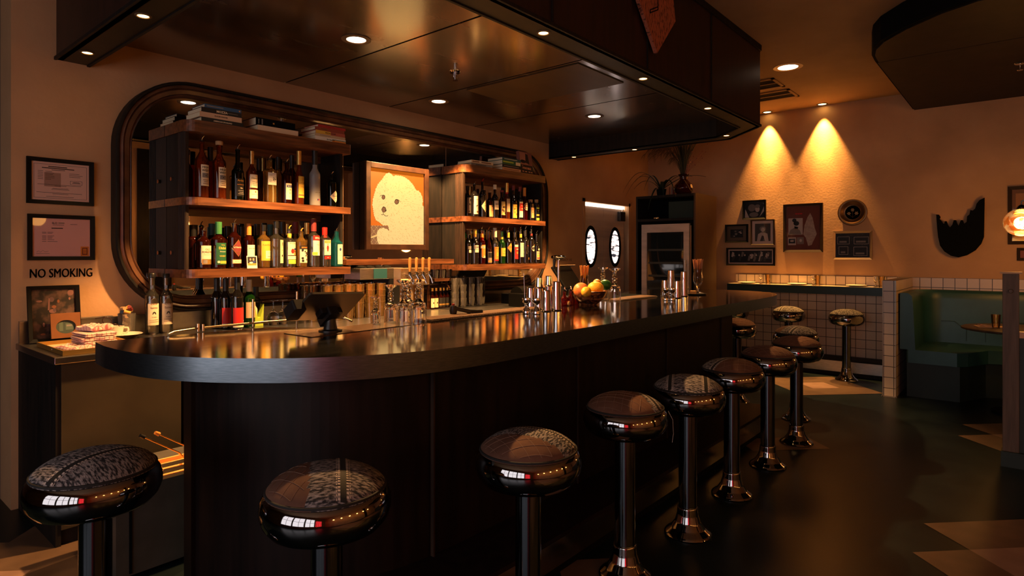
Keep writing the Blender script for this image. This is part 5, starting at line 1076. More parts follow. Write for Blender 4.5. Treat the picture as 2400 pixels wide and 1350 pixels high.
# diamond plank on the canopy fascia
t = thing('hanging_plank', 'pointed speckled wooden plank with a cut-out handle hung on the canopy front', 'wall art', (0, 0, 0))
a = [atY(u, v, 1.765) for u, v in ((1497, 0), (1539.5, 125), (1582.5, 50), (1569, 0))]
cxm = (a[0].x + a[3].x) / 2
pp = [(a[0].x - 0.02, CEIL - 0.02), (a[0].x, a[0].z), (a[1].x, a[1].z), (a[2].x, a[2].z), (a[3].x + 0.01, CEIL - 0.02)]
MB().slab(pp, 1.762, 1.785).build('plank', noisy('speckled rose wood', (0.05, 0.016, 0.010), (0.42, 0.13, 0.075), 34, (3, 1, 0.8), 0.45, detail=3, lo=0.36, hi=0.5), t)
m = MB(); c1, c2 = atY(1524, 26, 1.76), atY(1542, 19, 1.76)
m.tube([(c1.x, 1.760, c1.z - .01), (c2.x, 1.760, c2.z - .01), (c2.x, 1.760, c2.z + .008), (c1.x, 1.760, c1.z + .008), (c1.x, 1.760, c1.z - .01)], 0.0035, 6)
m.tube([(c2.x, 1.760, c2.z), (c2.x - .002, 1.758, CEIL - .03)], 0.0025, 6)
m.build('handle_cutout', M_MATTE, t)
MB().box(a[1].x - 0.01, 1.785, 2.9, a[1].x + 0.01, 1.7995, 3.1).build('mounting_block', M_BLACKWOOD, t)

# ================================================================ kitchen doors
for n, (x0, x1) in enumerate(((6.56, 7.098), (7.102, 7.64))):
    dr = struct('door_%d' % (n + 1), MB().box(x0, YB + 0.06, 0.01, x1, YB + 0.10, 2.045), noisy('soft steel door', (0.62, 0.50, 0.42), (0.78, 0.64, 0.54), 3.0, (0.3, 1, 5), 0.35, metal=0.25, detail=3))
    cx, cz = (x0 + x1) / 2 + (-0.05 if n == 0 else 0.02), 1.52
    rg = MB(); N = 32
    def E(a, rx, rz): return (cx + rx * math.cos(a), cz + rz * math.sin(a))
    vs = []
    for rx, rz, yy in ((0.152, 0.275, YB + 0.059), (0.145, 0.268, YB + 0.045), (0.118, 0.235, YB + 0.045), (0.110, 0.225, YB + 0.057)):
        for i in range(N): x, zz = E(2 * PI * i / N, rx, rz); vs.append((x, yy, zz))
    rg.add(vs, [(j * N + i, j * N + (i + 1) % N, (j + 1) * N + (i + 1) % N, (j + 1) * N + i) for j in range(3) for i in range(N)], 0, True)
    rg.build('porthole_rim', M_MATTE, dr)

    if 'kitchen glimpse' not in MATS:
        m, nt, b = _new('kitchen glimpse'); N_, L_ = nt.nodes, nt.links
        tc = N_.new('ShaderNodeTexCoord'); mp = N_.new('ShaderNodeMapping'); mp.inputs['Scale'].default_value = (3, 1, 14)
        nz = N_.new('ShaderNodeTexNoise'); nz.inputs['Scale'].default_value = 1.6; nz.inputs['Detail'].default_value = 3
        cr = N_.new('ShaderNodeValToRGB'); cr.color_ramp.elements[0].position = 0.42; cr.color_ramp.elements[0].color = (0.02, 0.02, 0.025, 1)
        cr.color_ramp.elements[1].position = 0.50; cr.color_ramp.elements[1].color = (1.0, 0.74, 0.66, 1)
        L_.new(tc.outputs['Object'], mp.inputs[0]); L_.new(mp.outputs[0], nz.inputs['Vector']); L_.new(nz.outputs['Fac'], cr.inputs[0])
        b.inputs['Base Color'].default_value = (0, 0, 0, 1); L_.new(cr.outputs[0], b.inputs['Emission Color']); b.inputs['Emission Strength'].default_value = 1.0
        MATS['kitchen glimpse'] = m
    MB().ell(cx, cz, 0.113, 0.228, YB + 0.0575, 0, 32).build('porthole_glass', MATS['kitchen glimpse'], dr)
struct('trim_3', MB().box(6.50, YB - 0.012, 0, 6.546, YB, 2.13).box(7.651, YB - 0.012, 0, 7.70, YB, 2.13).box(6.50, YB - 0.012, 2.09, 7.70, YB, 2.135), M_PLASTER)
o = MB().box(6.56, YB + 0.05, 2.05, 7.64, YB + 0.12, 2.088).build('door_light', emissive('kitchen gap glow', (1, 0.78, 0.6), 2.2)); tag(o, 'glowing strip standing in for kitchen light leaking over the steel doors', 'light')  # no lamp: emissive strip stands in for kitchen light leaking through the gap
t = thing('door_closer', 'small dark door closer box at the top right of the steel doors', 'door closer', (7.50, YB + 0.055, 1.88))
MB().box(-0.05, -0.05, 0.0, 0.09, 0.0, 0.13).build('closer_body', M_BLACK, t, 0.006); MB().tube([(0.02, -0.03, 0.13), (0.06, -0.03, 0.165)], 0.006, 8).build('closer_arm', M_STEEL, t)

# ================================================================ fridge tower with plants
TX0, TY0, TY1, TZ = 7.0, 3.03, 3.82, 2.15
t = thing('fridge_tower', 'tall dark cabinet with an open niche above a steel-framed wine fridge', 'cabinet', (0, 0, 0))
m = MB().box(TX0, TY0, 0, TX0 + 0.64, TY0 + 0.022, TZ); m.build('side_panel', noisy('warm brown laminate', (0.075, 0.038, 0.018), (0.10, 0.052, 0.025), 3, rough=0.55, spec=0.3), t)
MB().box(TX0, TY1 - 0.025, 0, TX0 + 0.62, TY1, TZ).build('side_panel', M_BLACKWOOD, t)
MB().box(TX0, TY0 + 0.022, TZ - 0.03, TX0 + 0.64, TY1 - 0.025, TZ).build('top_panel', M_BLACKWOOD, t)
MB().box(TX0, TY0 + 0.022, 1.83, TX0 + 0.60, TY1 - 0.025, 1.86).build('niche_shelf', M_BLACKWOOD, t)
MB().box(TX0 + 0.40, TY0 + 0.022, 1.86, TX0 + 0.42, TY1 - 0.025, TZ - 0.03).build('niche_back', M_MATTE, t)
MB().box(TX0 + 0.02, TY0 + 0.022, 0.0, TX0 + 0.60, TY0 + 0.06, 1.83).box(TX0 + 0.02, TY1 - 0.07, 0, TX0 + 0.60, TY1 - 0.025, 1.83).box(TX0 + 0.02, TY0 + 0.06, 1.795, TX0 + 0.6, TY1 - 0.07, 1.83).build('surround', M_MATTE, t)
t = thing('wine_fridge', 'steel-framed glass-door wine fridge built into the dark tower cabinet', 'fridge', (TX0, 0, 0))
y0, y1 = TY0 + 0.075, TY1 - 0.085
MB().box(-0.012, y0, 0.1, 0.02, y0 + 0.07, 1.79).box(-0.012, y1 - 0.07, 0.1, 0.02, y1, 1.79).box(-0.012, y0 + 0.07, 1.69, 0.02, y1 - 0.07, 1.79).box(-0.012, y0 + 0.07, 0.1, 0.02, y1 - 0.07, 0.18).build('door_frame', MATS['soft steel door'], t)
MB().box(-0.002, y0 + 0.07, 0.18, 0.004, y1 - 0.07, 1.69).build('door_glass', flat('fridge glass', (0.015, 0.02, 0.02), 0.03, coat=1.0), t)
for k in range(7): MB().box(-0.0035, y0 + 0.09, 0.5 + k * 0.16, -0.0015, y1 - 0.09, 0.525 + k * 0.16).build('rack', flat('fridge rack', (0.05, 0.055, 0.05), 0.4), t)
MB().tube([(-0.05, y0 + 0.035, 0.7), (-0.05, y0 + 0.035, 1.35)], 0.011, 10).tube([(-0.05, y0 + 0.035, 0.75), (-0.012, y0 + 0.035, 0.75)], 0.007, 8).tube([(-0.05, y0 + 0.035, 1.3), (-0.012, y0 + 0.035, 1.3)], 0.007, 8).build('door_handle', M_STEEL, t)
o = MB().box(7.10, 3.10, 1.861, 7.34, 3.42, 2.07).build('niche_box', flat('dusky green board', (0.012, 0.028, 0.024), 0.7)); tag(o, 'dusky green square box in the niche of the dark tower cabinet', 'box')
p = atX(1545, 511, 7.1)
o = MB().lathe([(0, 0), (0.045, 0), (0.05, 0.012), (0.046, 0.024), (0, 0.024)], 20, c=(7.14, 3.60, 1.861)).build('small_tin', M_BRASS); tag(o, 'small round tin in the niche under the trailing plant leaf', 'tin')
# vase and grasses
vx, vy = 7.22, 3.28
t = thing('vase', 'dark red glossy round-bellied vase on top of the tower cabinet', 'vase', (vx, vy, TZ))
MB().lathe([(0, 0), (0.065, 0), (0.105, 0.04), (0.122, 0.085), (0.11, 0.13), (0.07, 0.17), (0.045, 0.20), (0.05, 0.235), (0.07, 0.26), (0.062, 0.26), (0.04, 0.225), (0.0, 0.21)], 28).build('vase_body', flat('oxblood glaze', (0.05, 0.004, 0.005), 0.08, coat=1.0), t)
random.seed(21)
t = thing('grass_arrangement', 'dried grasses and plumes standing in the dark red vase under the canopy', 'plant', (vx, vy, TZ + 0.215))
ms = MB()
for k in range(90):
    a = random.uniform(0, 2 * PI); L = random.uniform(0.36, 0.58); s = random.uniform(0.03, 0.24)
    pts = [(0.02 * math.cos(a), 0.02 * math.sin(a), 0), (s * 0.3 * math.cos(a), s * 0.3 * math.sin(a), L * 0.5), (s * math.cos(a), s * math.sin(a), L)]
    ms.tube(pts, [0.005, 0.006, 0.001], 5)
ms.build('grass_blades', flat('deep grass green', (0.040, 0.040, 0.016), 0.6), t)
mp_ = MB()
for (a, L, droop) in ((2.0, 0.36, 0.18), (1.7, 0.32, 0.10), (1.45, 0.40, 0.15), (2.4, 0.34, 0.2), (1.85, 0.44, 0.2), (1.6, 0.26, 0.2), (2.8, 0.3, 0.2)):
    dx, dy = math.cos(a), math.sin(a)
    base = Vector((0.03 * dx, 0.03 * dy, 0.05)); pts = []
    for i in range(9):
        w = i / 8; pts.append(base + Vector((dx * L * w, dy * L * w, 0.36 * math.sin(w * 2.3) + 0.02)))
    mp_.tube(pts, 0.0022, 5)
    for i in range(2, 9):
        for s in (-1, 1):
            for kk in range(3):
                q = pts[i]; e = q + Vector((dx * 0.05 + s * dy * 0.03 * (kk + 1), dy * 0.05 - s * dx * 0.03 * (kk + 1), -0.06 - 0.02 * kk)); mp_.tube([q, (q + e) / 2 + Vector((0, 0, 0.012)), e], [0.002, 0.002, 0.0006], 4)
mp_.build('drooping_plumes', flat('straw plume', (0.16, 0.09, 0.035), 0.7), t)
mf = MB()
for k in range(26):
    a = random.uniform(-2.3, -0.6); r = random.uniform(0.05, 0.32); zz = 0.06 + r * random.uniform(0.6, 1.3)
    mf.tube([(0.02 * math.cos(a), 0.02 * math.sin(a), 0.02), (r * .5 * math.cos(a), r * .5 * math.sin(a), zz * .6), (r * math.cos(a), r * math.sin(a), zz)], 0.0012, 4)
    mf.lathe([(0, -.008), (.008, -.003), (.008, .003), (0, .008)], 6, c=(r * math.cos(a), r * math.sin(a), zz))
mf.build('dried_flowers', flat('dusty rose flower', (0.32, 0.12, 0.08), 0.7), t)
# spiky plant
t = thing('spider_plant', 'plant with long arching dark leaves hanging over the tower cabinet edge', 'plant', (7.06, 3.50, TZ))
MB().lathe([(0, 0), (0.05, 0), (0.062, 0.08), (0.055, 0.08), (0.0, 0.07)], 18).build('pot', M_MATTE, t)
ml = MB()
leaves = [(1.9, 0.36, 0.17, -0.22), (2.2, 0.26, 0.14, -0.02), (1.6, 0.30, 0.10, -0.05), (-1.6, 0.34, 0.16, -0.25), (-1.3, 0.30, 0.10, 0.06), (-2.0, 0.22, 0.12, -0.22), (3.0, 0.22, 0.05, -0.30), (2.6, 0.2, 0.15, -0.15), (-2.6, 0.24, 0.10, -0.2), (0.5, 0.2, 0.06, 0.0), (-1.45, 0.44, 0.09, 0.05), (1.75, 0.40, 0.2, -0.18)]
for a, L, up, end in leaves:
    L *= 1.25; up *= 1.35
    dx, dy = math.cos(a), math.sin(a); vs, fs = [], []
    for i in range(13):
        w = i / 12; x, y = dx * L * w, dy * L * w; zz = 0.07 + up * math.sin(w * PI * 0.8) * 1.1 + end * w * w
        ww = 0.019 * (1 - w ** 2) + 0.001
        vs += [(x - dy * ww, y + dx * ww, zz), (x, y, zz - 0.004), (x + dy * ww, y - dx * ww, zz)]
    for i in range(12):
        b = i * 3; fs += [(b, b + 3, b + 4, b + 1), (b + 1, b + 4, b + 5, b + 2)]
    ml.add(vs, fs, 0, True)
ml.build('leaves', flat('dark leaf', (0.012, 0.024, 0.014), 0.5), t)
y = 3.405
for k, (cv, lab) in enumerate(((M_MAROON, 'maroon'), (M_GREY, 'grey'), (flat('salmon cloth', (0.5, 0.2, 0.1), 0.6), 'salmon'), (M_BROWN, 'brown'), (flat('salmon cloth two', (0.55, 0.25, 0.13), 0.6), 'pale orange'))):
    t = thing('book', 'slim %s book standing between the plant and the vase on the tower' % lab, 'book', (7.20, y, TZ + 0.0005), 0, 'slim books on the tower cabinet')
    MB().box(0, 0, 0, 0.12, 0.014, 0.115).build('cover', cv, t); MB().box(0.002, 0.002, 0.1152, 0.118, 0.012, 0.1156).build('pages', M_CREAM, t); y += 0.0155

# ================================================================ stools
TW = noisy('tweed cloth', (0.022, 0.022, 0.025), (0.27, 0.24, 0.235), 60, (1, 3.0, 1), 0.95, detail=5, lo=0.42, hi=0.60, bump=0.5, bscale=160, spec=0.15)
BR = noisy('brown velvet', (0.085, 0.042, 0.028), (0.13, 0.066, 0.044), 9, rough=0.9, bump=0.1, bscale=60, spec=0.15)
STC = flat('pale stitching', (0.50, 0.42, 0.36), 0.8)
ZIP = flat('black zip tape', (0.008, 0.008, 0.008), 0.8)
QLT = flat('quilt stitching', (0.17, 0.095, 0.065), 0.8)
def dome(r, R=0.168): return 0.742 + 0.057 * (1 - min(1, r / R) ** 2.6) ** 0.8
def make_stool(variant):
    t = thing('bar_stool', 'x', 'stool', (0, 0, 0))
    MB().lathe([(0.0, 0.742), (0.15, 0.742), (0.166, 0.738), (0.178, 0.722), (0.184, 0.700), (0.184, 0.680), (0.176, 0.655), (0.160, 0.634), (0.130, 0.620), (0.07, 0.612), (0.0, 0.612)], 48).build('seat_ring', M_RING, t)
    MB().lathe([(0.045, 0.12), (0.045, 0.615)], 28).build('post', M_CHROME2, t)
    MB().lathe([(0.0, 0.0), (0.115, 0.0), (0.117, 0.006), (0.112, 0.014), (0.085, 0.035), (0.064, 0.065), (0.053, 0.10), (0.051, 0.135), (0.046, 0.140)], 36).build('floor_flange', M_RING, t)
    # cushion: rings clipped into two cloths
    m = MB(); NR, NA = 14, 56; R = 0.168
    cut = {'half': 0.045, 'tweed': 9.0, 'brown': -9.0, 'two': 9.0, 'left': -0.055, 'edge': 0.0}[variant]
    vs = [(0, 0, dome(0))]; fs = []; ms_ = []
    for i in range(1, NR + 1):
        r = R * i / NR
        for k in range(NA): a = 2 * PI * k / NA; vs.append((r * math.cos(a), r * math.sin(a), dome(r)))
    for k in range(NA): vs.append((R * math.cos(2 * PI * k / NA), R * math.sin(2 * PI * k / NA), 0.734))
    def idx(i, k): return 0 if i == 0 else 1 + (i - 1) * NA + k % NA
    for i in range(NR + 1):
        for k in range(NA):
            f = (0, idx(1, k), idx(1, k + 1)) if i == 0 else (idx(i, k), idx(i + 1, k), idx(i + 1, k + 1), idx(i, k + 1))
            cx = sum(vs[j][0] for j in f) / len(f)
            m.add([vs[j] for j in f], [tuple(range(len(f)))], 0 if cx < cut else 1, True)
    # weld shared corners
    key = {}; remap = []; nv = []
    for p in m.v:
        kk = tuple(round(c, 6) for c in p)
        if kk not in key: key[kk] = len(nv); nv.append(p)
        remap.append(key[kk])
    m.v = nv; m.f = [tuple(remap[j] for j in f) for f in m.f]
    cs = m.build('cushion', [TW, BR], t)
    # zip bands
    z = MB(); st = MB()
    def strip(mb, xc, w, lift, mi, dash=False):
        N = 60
        ext = math.sqrt(max(0, R * R - xc * xc)) - 0.004
        for k in range(N):
            if dash and k % 2: continue
            ya, yb = -ext + 2 * ext * k / N, -ext + 2 * ext * (k + 1) / N
            mb.add([(xx, yy, dome(math.hypot(xx, yy)) + lift) for xx, yy in ((xc - w, ya), (xc + w, ya), (xc + w, yb), (xc - w, yb))], [(0, 1, 2, 3)], mi, True)
    bands = {'half': [-0.045], 'tweed': [0.045], 'brown': [], 'two': [-0.085, 0.085], 'left': [-0.088], 'edge': [-0.016]}[variant]
    for xb in bands:
        strip(z, xb, 0.008, 0.0012, 0); strip(st, xb - 0.0115, 0.0032, 0.0020, 0, True); strip(st, xb + 0.0115, 0.0032, 0.0020, 0, True)
        strip(st, xb - 0.018, 0.0012, 0.0012, 0, True); strip(st, xb + 0.018, 0.0012, 0.0012, 0, True)
    if z.v: z.build('zip_band', ZIP, cs); st.build('zip_stitching', STC, cs)
    if variant in ('half', 'brown', 'left', 'edge'):
        ql = MB()
        lo = cut + 0.01 if variant != 'brown' else -0.15
        for k in range(-8, 9):
            for s in (-1, 1):
                pts = []
                for i in range(41):
                    yy = -0.16 + 0.32 * i / 40; xx = k * 0.045 + s * yy * 0.7
                    if xx > lo and math.hypot(xx, yy) < 0.160: pts.append((xx, yy, dome(math.hypot(xx, yy)) + 0.0006))
                if len(pts) > 3: ql.tube(pts, 0.0009, 4)
        ql.build('quilt_stitching', QLT, cs)
    MB().lathe([(0.166, 0.736), (0.170, 0.739), (0.169, 0.745), (0.166, 0.746)], 56).build('welt', ZIP, cs)
    return t
PR = {k: make_stool(k) for k in ('half', 'tweed', 'brown', 'two', 'left', 'edge')}
used = set()
SG = 'chrome bar stools along the bar'; WG = 'chrome stools at the wall counter'
stools = [(0.633, 2.232, 'tweed', -1.33, 'grey tweed-topped stool by the rounded end of the bar, nearest at lower left', SG),
          (1.015, 1.552, 'half', 2.55, 'brown and tweed topped stool, second from the left along the bar', SG),
          (1.665, 1.325, 'half', -2.91, 'stool third from the left, brown front wedge and tweed behind', SG),
          (2.393, 1.360, 'left', 2.6, 'stool fourth from the left with a mostly brown quilted seat and a dangling thread', SG),
          (2.955, 1.32, 'two', -1.15, 'stool fifth from the left with two zip stripes on a tweed seat', SG),
          (3.60, 1.335, 'edge', -1.86, 'stool sixth from the left with a curved pale zip line before a brown wedge', SG),
          (4.25, 1.335, 'left', 3.03, 'stool seventh from the left with a brown quilted seat edged by stitching', SG),
          (4.90, 1.33, 'brown', 0.5, 'all-brown-topped stool, eighth along the bar front', SG),
          (5.62, 1.53, 'half', 1.3, 'stool at the far corner of the bar, mostly behind the all-brown one', SG),
          (5.93, 2.15, 'brown', 1.2, 'stool round the far end of the bar, half hidden by the bar corner', SG),
          (7.72, 1.566, 'tweed', -0.3, 'tweed-topped stool standing free before the wall counter, nearest the tiled half wall', WG),
          (7.72, 2.185, 'tweed', 1.5, 'pale-topped stool in the middle of the wall counter, lit from above', WG),
          (7.72, 2.84, 'tweed', 0.4, 'stool before the wall counter seen just under the bar top end', WG)]
for x, y, k, rz, lab, g in stools:
    o = PR[k] if k not in used else copy_tree(PR[k]); used.add(k)
    o.location = (x, y, 0.0015); o.rotation_euler = (0, 0, rz); o['label'] = lab; o['group'] = g
o = MB().tube([(2.470, 1.192, 0.735), (2.472, 1.172, 0.70), (2.474, 1.170, 0.64), (2.478, 1.178, 0.60)], 0.0009, 5).build('loose_thread', STC); o['label'] = 'pale loose thread hanging from the fourth stool seat'; o['category'] = 'thread'

# ================================================================ glassware and bar tools
def goblet(x, y, z, lab, group, s=1.0, rot=0.0):
    t = thing('goblet', lab, 'glass', (x, y, z), rot, group)
    H = 0.215 * s
    R = 0.039 * s
    body = [(R, 0), (R * 1.0, H * 0.03), (R * 0.98, H * 0.38), (R * 0.86, H * 0.47), (R * 0.45, H * 0.52), (R * 0.30, H * 0.56), (R * 0.42, H * 0.60), (R * 0.30, H * 0.645), (R * 0.46, H * 0.69), (R * 0.30, H * 0.74), (R * 0.40, H * 0.78), (R * 0.26, H * 0.83), (R * 0.34, H * 0.90), (R * 0.90, H * 0.965), (R * 0.92, H), (0, H)]
    inner = [(0, H * 0.45), (R * 0.70, H * 0.42), (R * 0.88, H * 0.33), (R * 0.92, H * 0.03), (R * 0.93, 0)]
    m = MB(); m.lathe(inner + body, 32, rib=16, ribd=0.012)
    m.build('glass_body', M_GLASS, t); return t
GG = 'upturned footed goblets near the till'
for u, v, dy, sc_, lab in ((957, 765, 0.03, 1.0, 'upturned goblet on the bar edge, front left of the near group'), (992, 762, 0.035, 1.0, 'upturned goblet on the bar edge, front right of the near group'), (934, 757, 0.06, 0.85, 'upturned goblet at the back left of the near group'), (975, 757, 0.06, 0.98, 'upturned goblet behind the front pair of the near group')):
    p = atZ(u, v, 1.0752); goblet(p.x, p.y + dy, 1.0785 if p.x < 2.02 else 1.0755, lab, GG, sc_)
t = goblet(1.86, 2.43, 1.0785, 'short smoky glass standing left of the upturned goblets', GG, 0.6)
for u, v, lab in ((1421, 700, 'upturned goblet right of the fruit bowl, the left one of two'), (1449, 709, 'upturned goblet right of the fruit bowl, the right one of two')):
    p = atZ(u, v, 1.0752); goblet(p.x, p.y + 0.03, 1.0755, lab, 'upturned goblets by the fruit bowl', 1.12)

def tin(x, y, z, H, R0, R1, lab, group, name='shaker_tin'):
    """inverted tin, wide rim below"""
    o = MB().lathe([(R0, 0), (R0 + 0.0015, 0.003), (R0 - 0.001, 0.006), (R1, H - 0.004), (R1 - 0.003, H), (0, H)], 40, hard=0.2).build(name, M_CHROME)
    o.location = (x, y, z); tag(o, lab, 'shaker', group); return o
TG = 'steel shaker tins beside the fruit bowl'
zt = 1.0757
tl = [(1290, 730, 0.125, 'short shaker tin at the front of the near group'), (1314, 728, 0.175, 'tall shaker tin at the right front of the near group, catching red light'), (1252, 722, 0.13, 'shaker tin at the left back of the near group'), (1272, 724, 0.13, 'shaker tin behind the left jiggers in the near group'), (1294, 716, 0.13, 'shaker tin at the back middle of the near group')]
for u, v, H, lab in tl:
    p = atZ(u, v, zt); tin(p.x, p.y + 0.03, zt, H, 0.031, 0.0235, lab, TG)
for u, v, lab in ((1272, 724, 'shaker tin stacked on the tin behind the left jiggers'), (1294, 716, 'shaker tin stacked on the back middle tin of the near group')):
    p = atZ(u, v, zt); tin(p.x, p.y + 0.03, zt + 0.1308, 0.065, 0.028, 0.022, lab, TG)
TG2 = 'steel shaker tins at the far end of the bar'
for u, v, H, lab in ((1565, 696, 0.135, 'shaker tin at the left of the far group behind the jiggers'), (1594, 699, 0.135, 'short shaker tin at the front of the far group'), (1610, 695, 0.20, 'tallest shaker tin at the right of the far group'), (1579, 690, 0.205, 'tall shaker tin at the back of the far group')):
    p = atZ(u, v, zt); tin(p.x + 0.01, p.y + 0.03, zt, H, 0.033, 0.0245, lab, TG2)
def jigger(u, v, lab, g):
    p = atZ(u, v, zt)
    t = thing('jigger', lab, 'jigger', (p.x - 0.015, p.y + 0.0, zt), 0, g)
    MB().lathe([(0.024, 0), (0.025, 0.002), (0.021, 0.025), (0.006, 0.045), (0.006, 0.050), (0.022, 0.066), (0.026, 0.088), (0.025, 0.090), (0.022, 0.088), (0.004, 0.055), (0, 0.055)], 28).build('jigger_body', M_CHROME, t)
jigger(1238, 735, 'double-ended steel jigger at the left edge of the near tins', TG + ' jiggers'); jigger(1261, 736, 'double-ended steel jigger between the left jigger and the short tin', TG + ' jiggers')
jigger(1562, 704, 'left steel jigger in front of the far tins', TG2 + ' jiggers'); jigger(1577, 704, 'right steel jigger in front of the far tins', TG2 + ' jiggers')
o = MB().tube([(2.86, 2.30, 1.077), (2.86, 2.31, 1.30)], 0.0015, 6).build('bar_spoon', M_CHROME); o['label'] = 'thin upright steel bar spoon by the left jigger'; o['category'] = 'spoon'

# dasher bottles
for k, (u, v) in enumerate(((1327, 716), (1342, 715), (1352.5, 713))):
    p = atZ(u, v, zt)
    t = thing('dasher_bottle', ['left cut-glass bitters bottle with steel dasher top by the shaker tins', 'middle cut-glass bitters bottle with steel dasher top', 'right cut-glass bitters bottle with steel dasher top beside the bowl'][k], 'bottle', (p.x - 0.012, p.y + 0.005, zt), 0, 'bitters bottles with dasher tops')
    MB().lathe([(0, 0), (0.024, 0), (0.026, 0.006), (0.026, 0.045), (0.020, 0.056), (0.011, 0.066), (0.011, 0.094), (0, 0.094)], 16, rib=8, ribd=0.03).build('bottle_body', G_RED, t)
    MB().lathe([(0, 0.094), (0.013, 0.095), (0.015, 0.100), (0.006, 0.106), (0.003, 0.120), (0.004, 0.124), (0, 0.128)], 14).build('dasher_top', M_CHROME, t)
p = atZ(1336, 716, zt)
o = MB().lathe([(0, 0), (0.012, 0.003), (0.016, 0.016), (0.012, 0.029), (0, 0.032)], 16, c=(p.x - .02, p.y, zt)).build('cork_ball', M_CORK); tag(o, 'round pale cork ball stopper among the bitters bottles', 'stopper')
o = MB().box(3.32, 2.34, zt, 3.58, 2.46, zt + 0.006).build('small_tray', flat('dark red lacquer', (0.05, 0.006, 0.006), 0.15, coat=1.0)); 
bpy.data.objects.remove(o)

# fruit bowl
p = atZ(1402, 716, zt)
bxc, byc = p.x + 0.03, p.y + 0.09
BOWLM = noisy('tortoise bowl', (0.06, 0.016, 0.006), (0.45, 0.16, 0.05), 14, (1, 1, 2.5), 0.18, detail=3, lo=0.42, hi=0.6, distort=1.5, coat=0.6)
t = thing('fruit_bowl', 'wide brown swirled bowl holding citrus fruit on the bar', 'bowl', (bxc, byc, zt))
MB().lathe([(0, 0), (0.055, 0), (0.058, 0.008), (0.090, 0.030), (0.114, 0.065), (0.124, 0.092), (0.119, 0.094), (0.107, 0.066), (0.082, 0.036), (0.0, 0.020)], 36).build('bowl_body', BOWLM, t)
def fruit(name, lab, u, v, yoff, r, mat, sx=1.0, cat='fruit', nub=False):
    q = atY(u, v, byc + yoff)
    t = thing(name, lab, cat, (q.x, q.y, q.z), random.uniform(0, 3), 'citrus in the brown bowl')
    prof = [(r * math.sin(PI * i / 12), -r * math.cos(PI * i / 12)) for i in range(13)]
    prof[0] = (0, -r); prof[-1] = (0, r * (1.12 if nub else 1.0))
    o = MB().lathe(prof, 20).build('peel', mat, t); o.scale = (sx, 1, 1); return t
LEM = noisy('lemon peel', (0.80, 0.42, 0.02), (0.88, 0.50, 0.04), 30, rough=0.4, bump=0.2, bscale=120)
fruit('lemon', 'big yellow lemon on top in the middle of the bowl', 1396, 675, -0.03, 0.044, LEM, 1.25)
fruit('grapefruit', 'orange-pink grapefruit at the left of the bowl', 1362, 680, -0.01, 0.050, noisy('grapefruit peel', (0.62, 0.16, 0.04), (0.72, 0.24, 0.06), 12, rough=0.4, bump=0.2, bscale=120), 1.05)
fruit('lemon', 'yellow lemon low at the front left of the bowl', 1374, 684, -0.06, 0.034, LEM, 1.2)
fruit('lime', 'dark green lime at the right of the bowl', 1418, 668, 0.02, 0.038, noisy('lime peel', (0.01, 0.10, 0.015), (0.02, 0.15, 0.02), 12, rough=0.35), 1.25)
fruit('lemon', 'small orange-yellow fruit at the back of the bowl', 1399, 664, 0.05, 0.030, noisy('satsuma peel', (0.70, 0.28, 0.03), (0.78, 0.34, 0.04), 12, rough=0.4), 1.2)
# straw glasses
def straws(x, y, z, lab1, lab2, g, s=1.0, smat=None):
    t = thing('footed_glass', lab1, 'glass', (x, y, z), 0, g)
    MB().lathe([(0, 0), (0.036 * s, 0.0), (0.036 * s, 0.004), (0.008, 0.014), (0.006, 0.03), (0.014, 0.045), (0.034 * s, 0.085 * s), (0.037 * s, 0.12 * s), (0.030 * s, 0.165 * s), (0.033 * s, 0.185 * s), (0.031 * s, 0.185 * s), (0.028 * s, 0.165 * s), (0.034 * s, 0.12 * s), (0.031 * s, 0.088 * s), (0.0, 0.055)], 28).build('glass_body', M_GLASS, t)
    t = thing('straws', lab2, 'straws', (x, y, z), 0, g + ' and their straws')
    random.seed(int(x * 100)); m = MB()
    for k in range(30):
        a = random.uniform(0, 2 * PI); r0 = 0.016 * s * math.sqrt(random.random()); r1 = 0.036 * s * math.sqrt(random.random()) + 0.004
        m.tube([(r0 * math.cos(a), r0 * math.sin(a), 0.075 * s), (r1 * math.cos(a), r1 * math.sin(a), 0.255 * s + random.uniform(-.006, .004))], 0.0032, 6)
    o = m.build('straw_bunch', smat, t); o['kind'] = 'stuff'
SM = flat('orange straw', (0.72, 0.30, 0.06), 0.5)
straws(3.80, 2.52 - 0.02, zt, 'footed glass packed with drinking straws behind the fruit bowl', 'bunch of orange paper straws standing behind the fruit bowl', 'straw glasses', 1.0, SM)
p = atZ(1643, 691, zt)
straws(p.x + 0.03, p.y + 0.04, zt + 0.012, 'footed pilsner glass with straws on a black tray at the far end of the bar', 'bunch of brownish straws in the glass at the far end of the bar', 'far straw glass', 1.12, flat('brown straw', (0.42, 0.17, 0.08), 0.5))
o = MB().lathe([(0, 0), (0.085, 0), (0.095, 0.010), (0.09, 0.011), (0.08, 0.004), (0, 0.004)], 28, c=(p.x - 0.0, p.y + 0.05, zt)).build('round_tray', M_BLACK); tag(o, 'round black tray under the far straw glass', 'tray')
t = bottle('tiny cream-labelled sauce bottle beside the tallest far tin', p.x - 0.115, p.y + 0.085, zt, 0.022, 0.13, G_DARK, sh=0.55, nk=0.68, cap=('cap', M_BLACK), labels=[('r', 0.06, 0.58, 0.024, M_CREAM), ('e', 0.4, 0.006, 0.006, M_INK)], name='sauce_bottle')
o = MB().box(-0.02, -0.02, 0, 0.02, 0.02, 0.03).build('sugar_box', flat('apricot paper', (0.7, 0.38, 0.16), 0.6)); o.location = (p.x - 0.045, p.y + 0.05, zt + 0.0045); tag(o, 'tiny apricot cardboard box on the black tray', 'box')

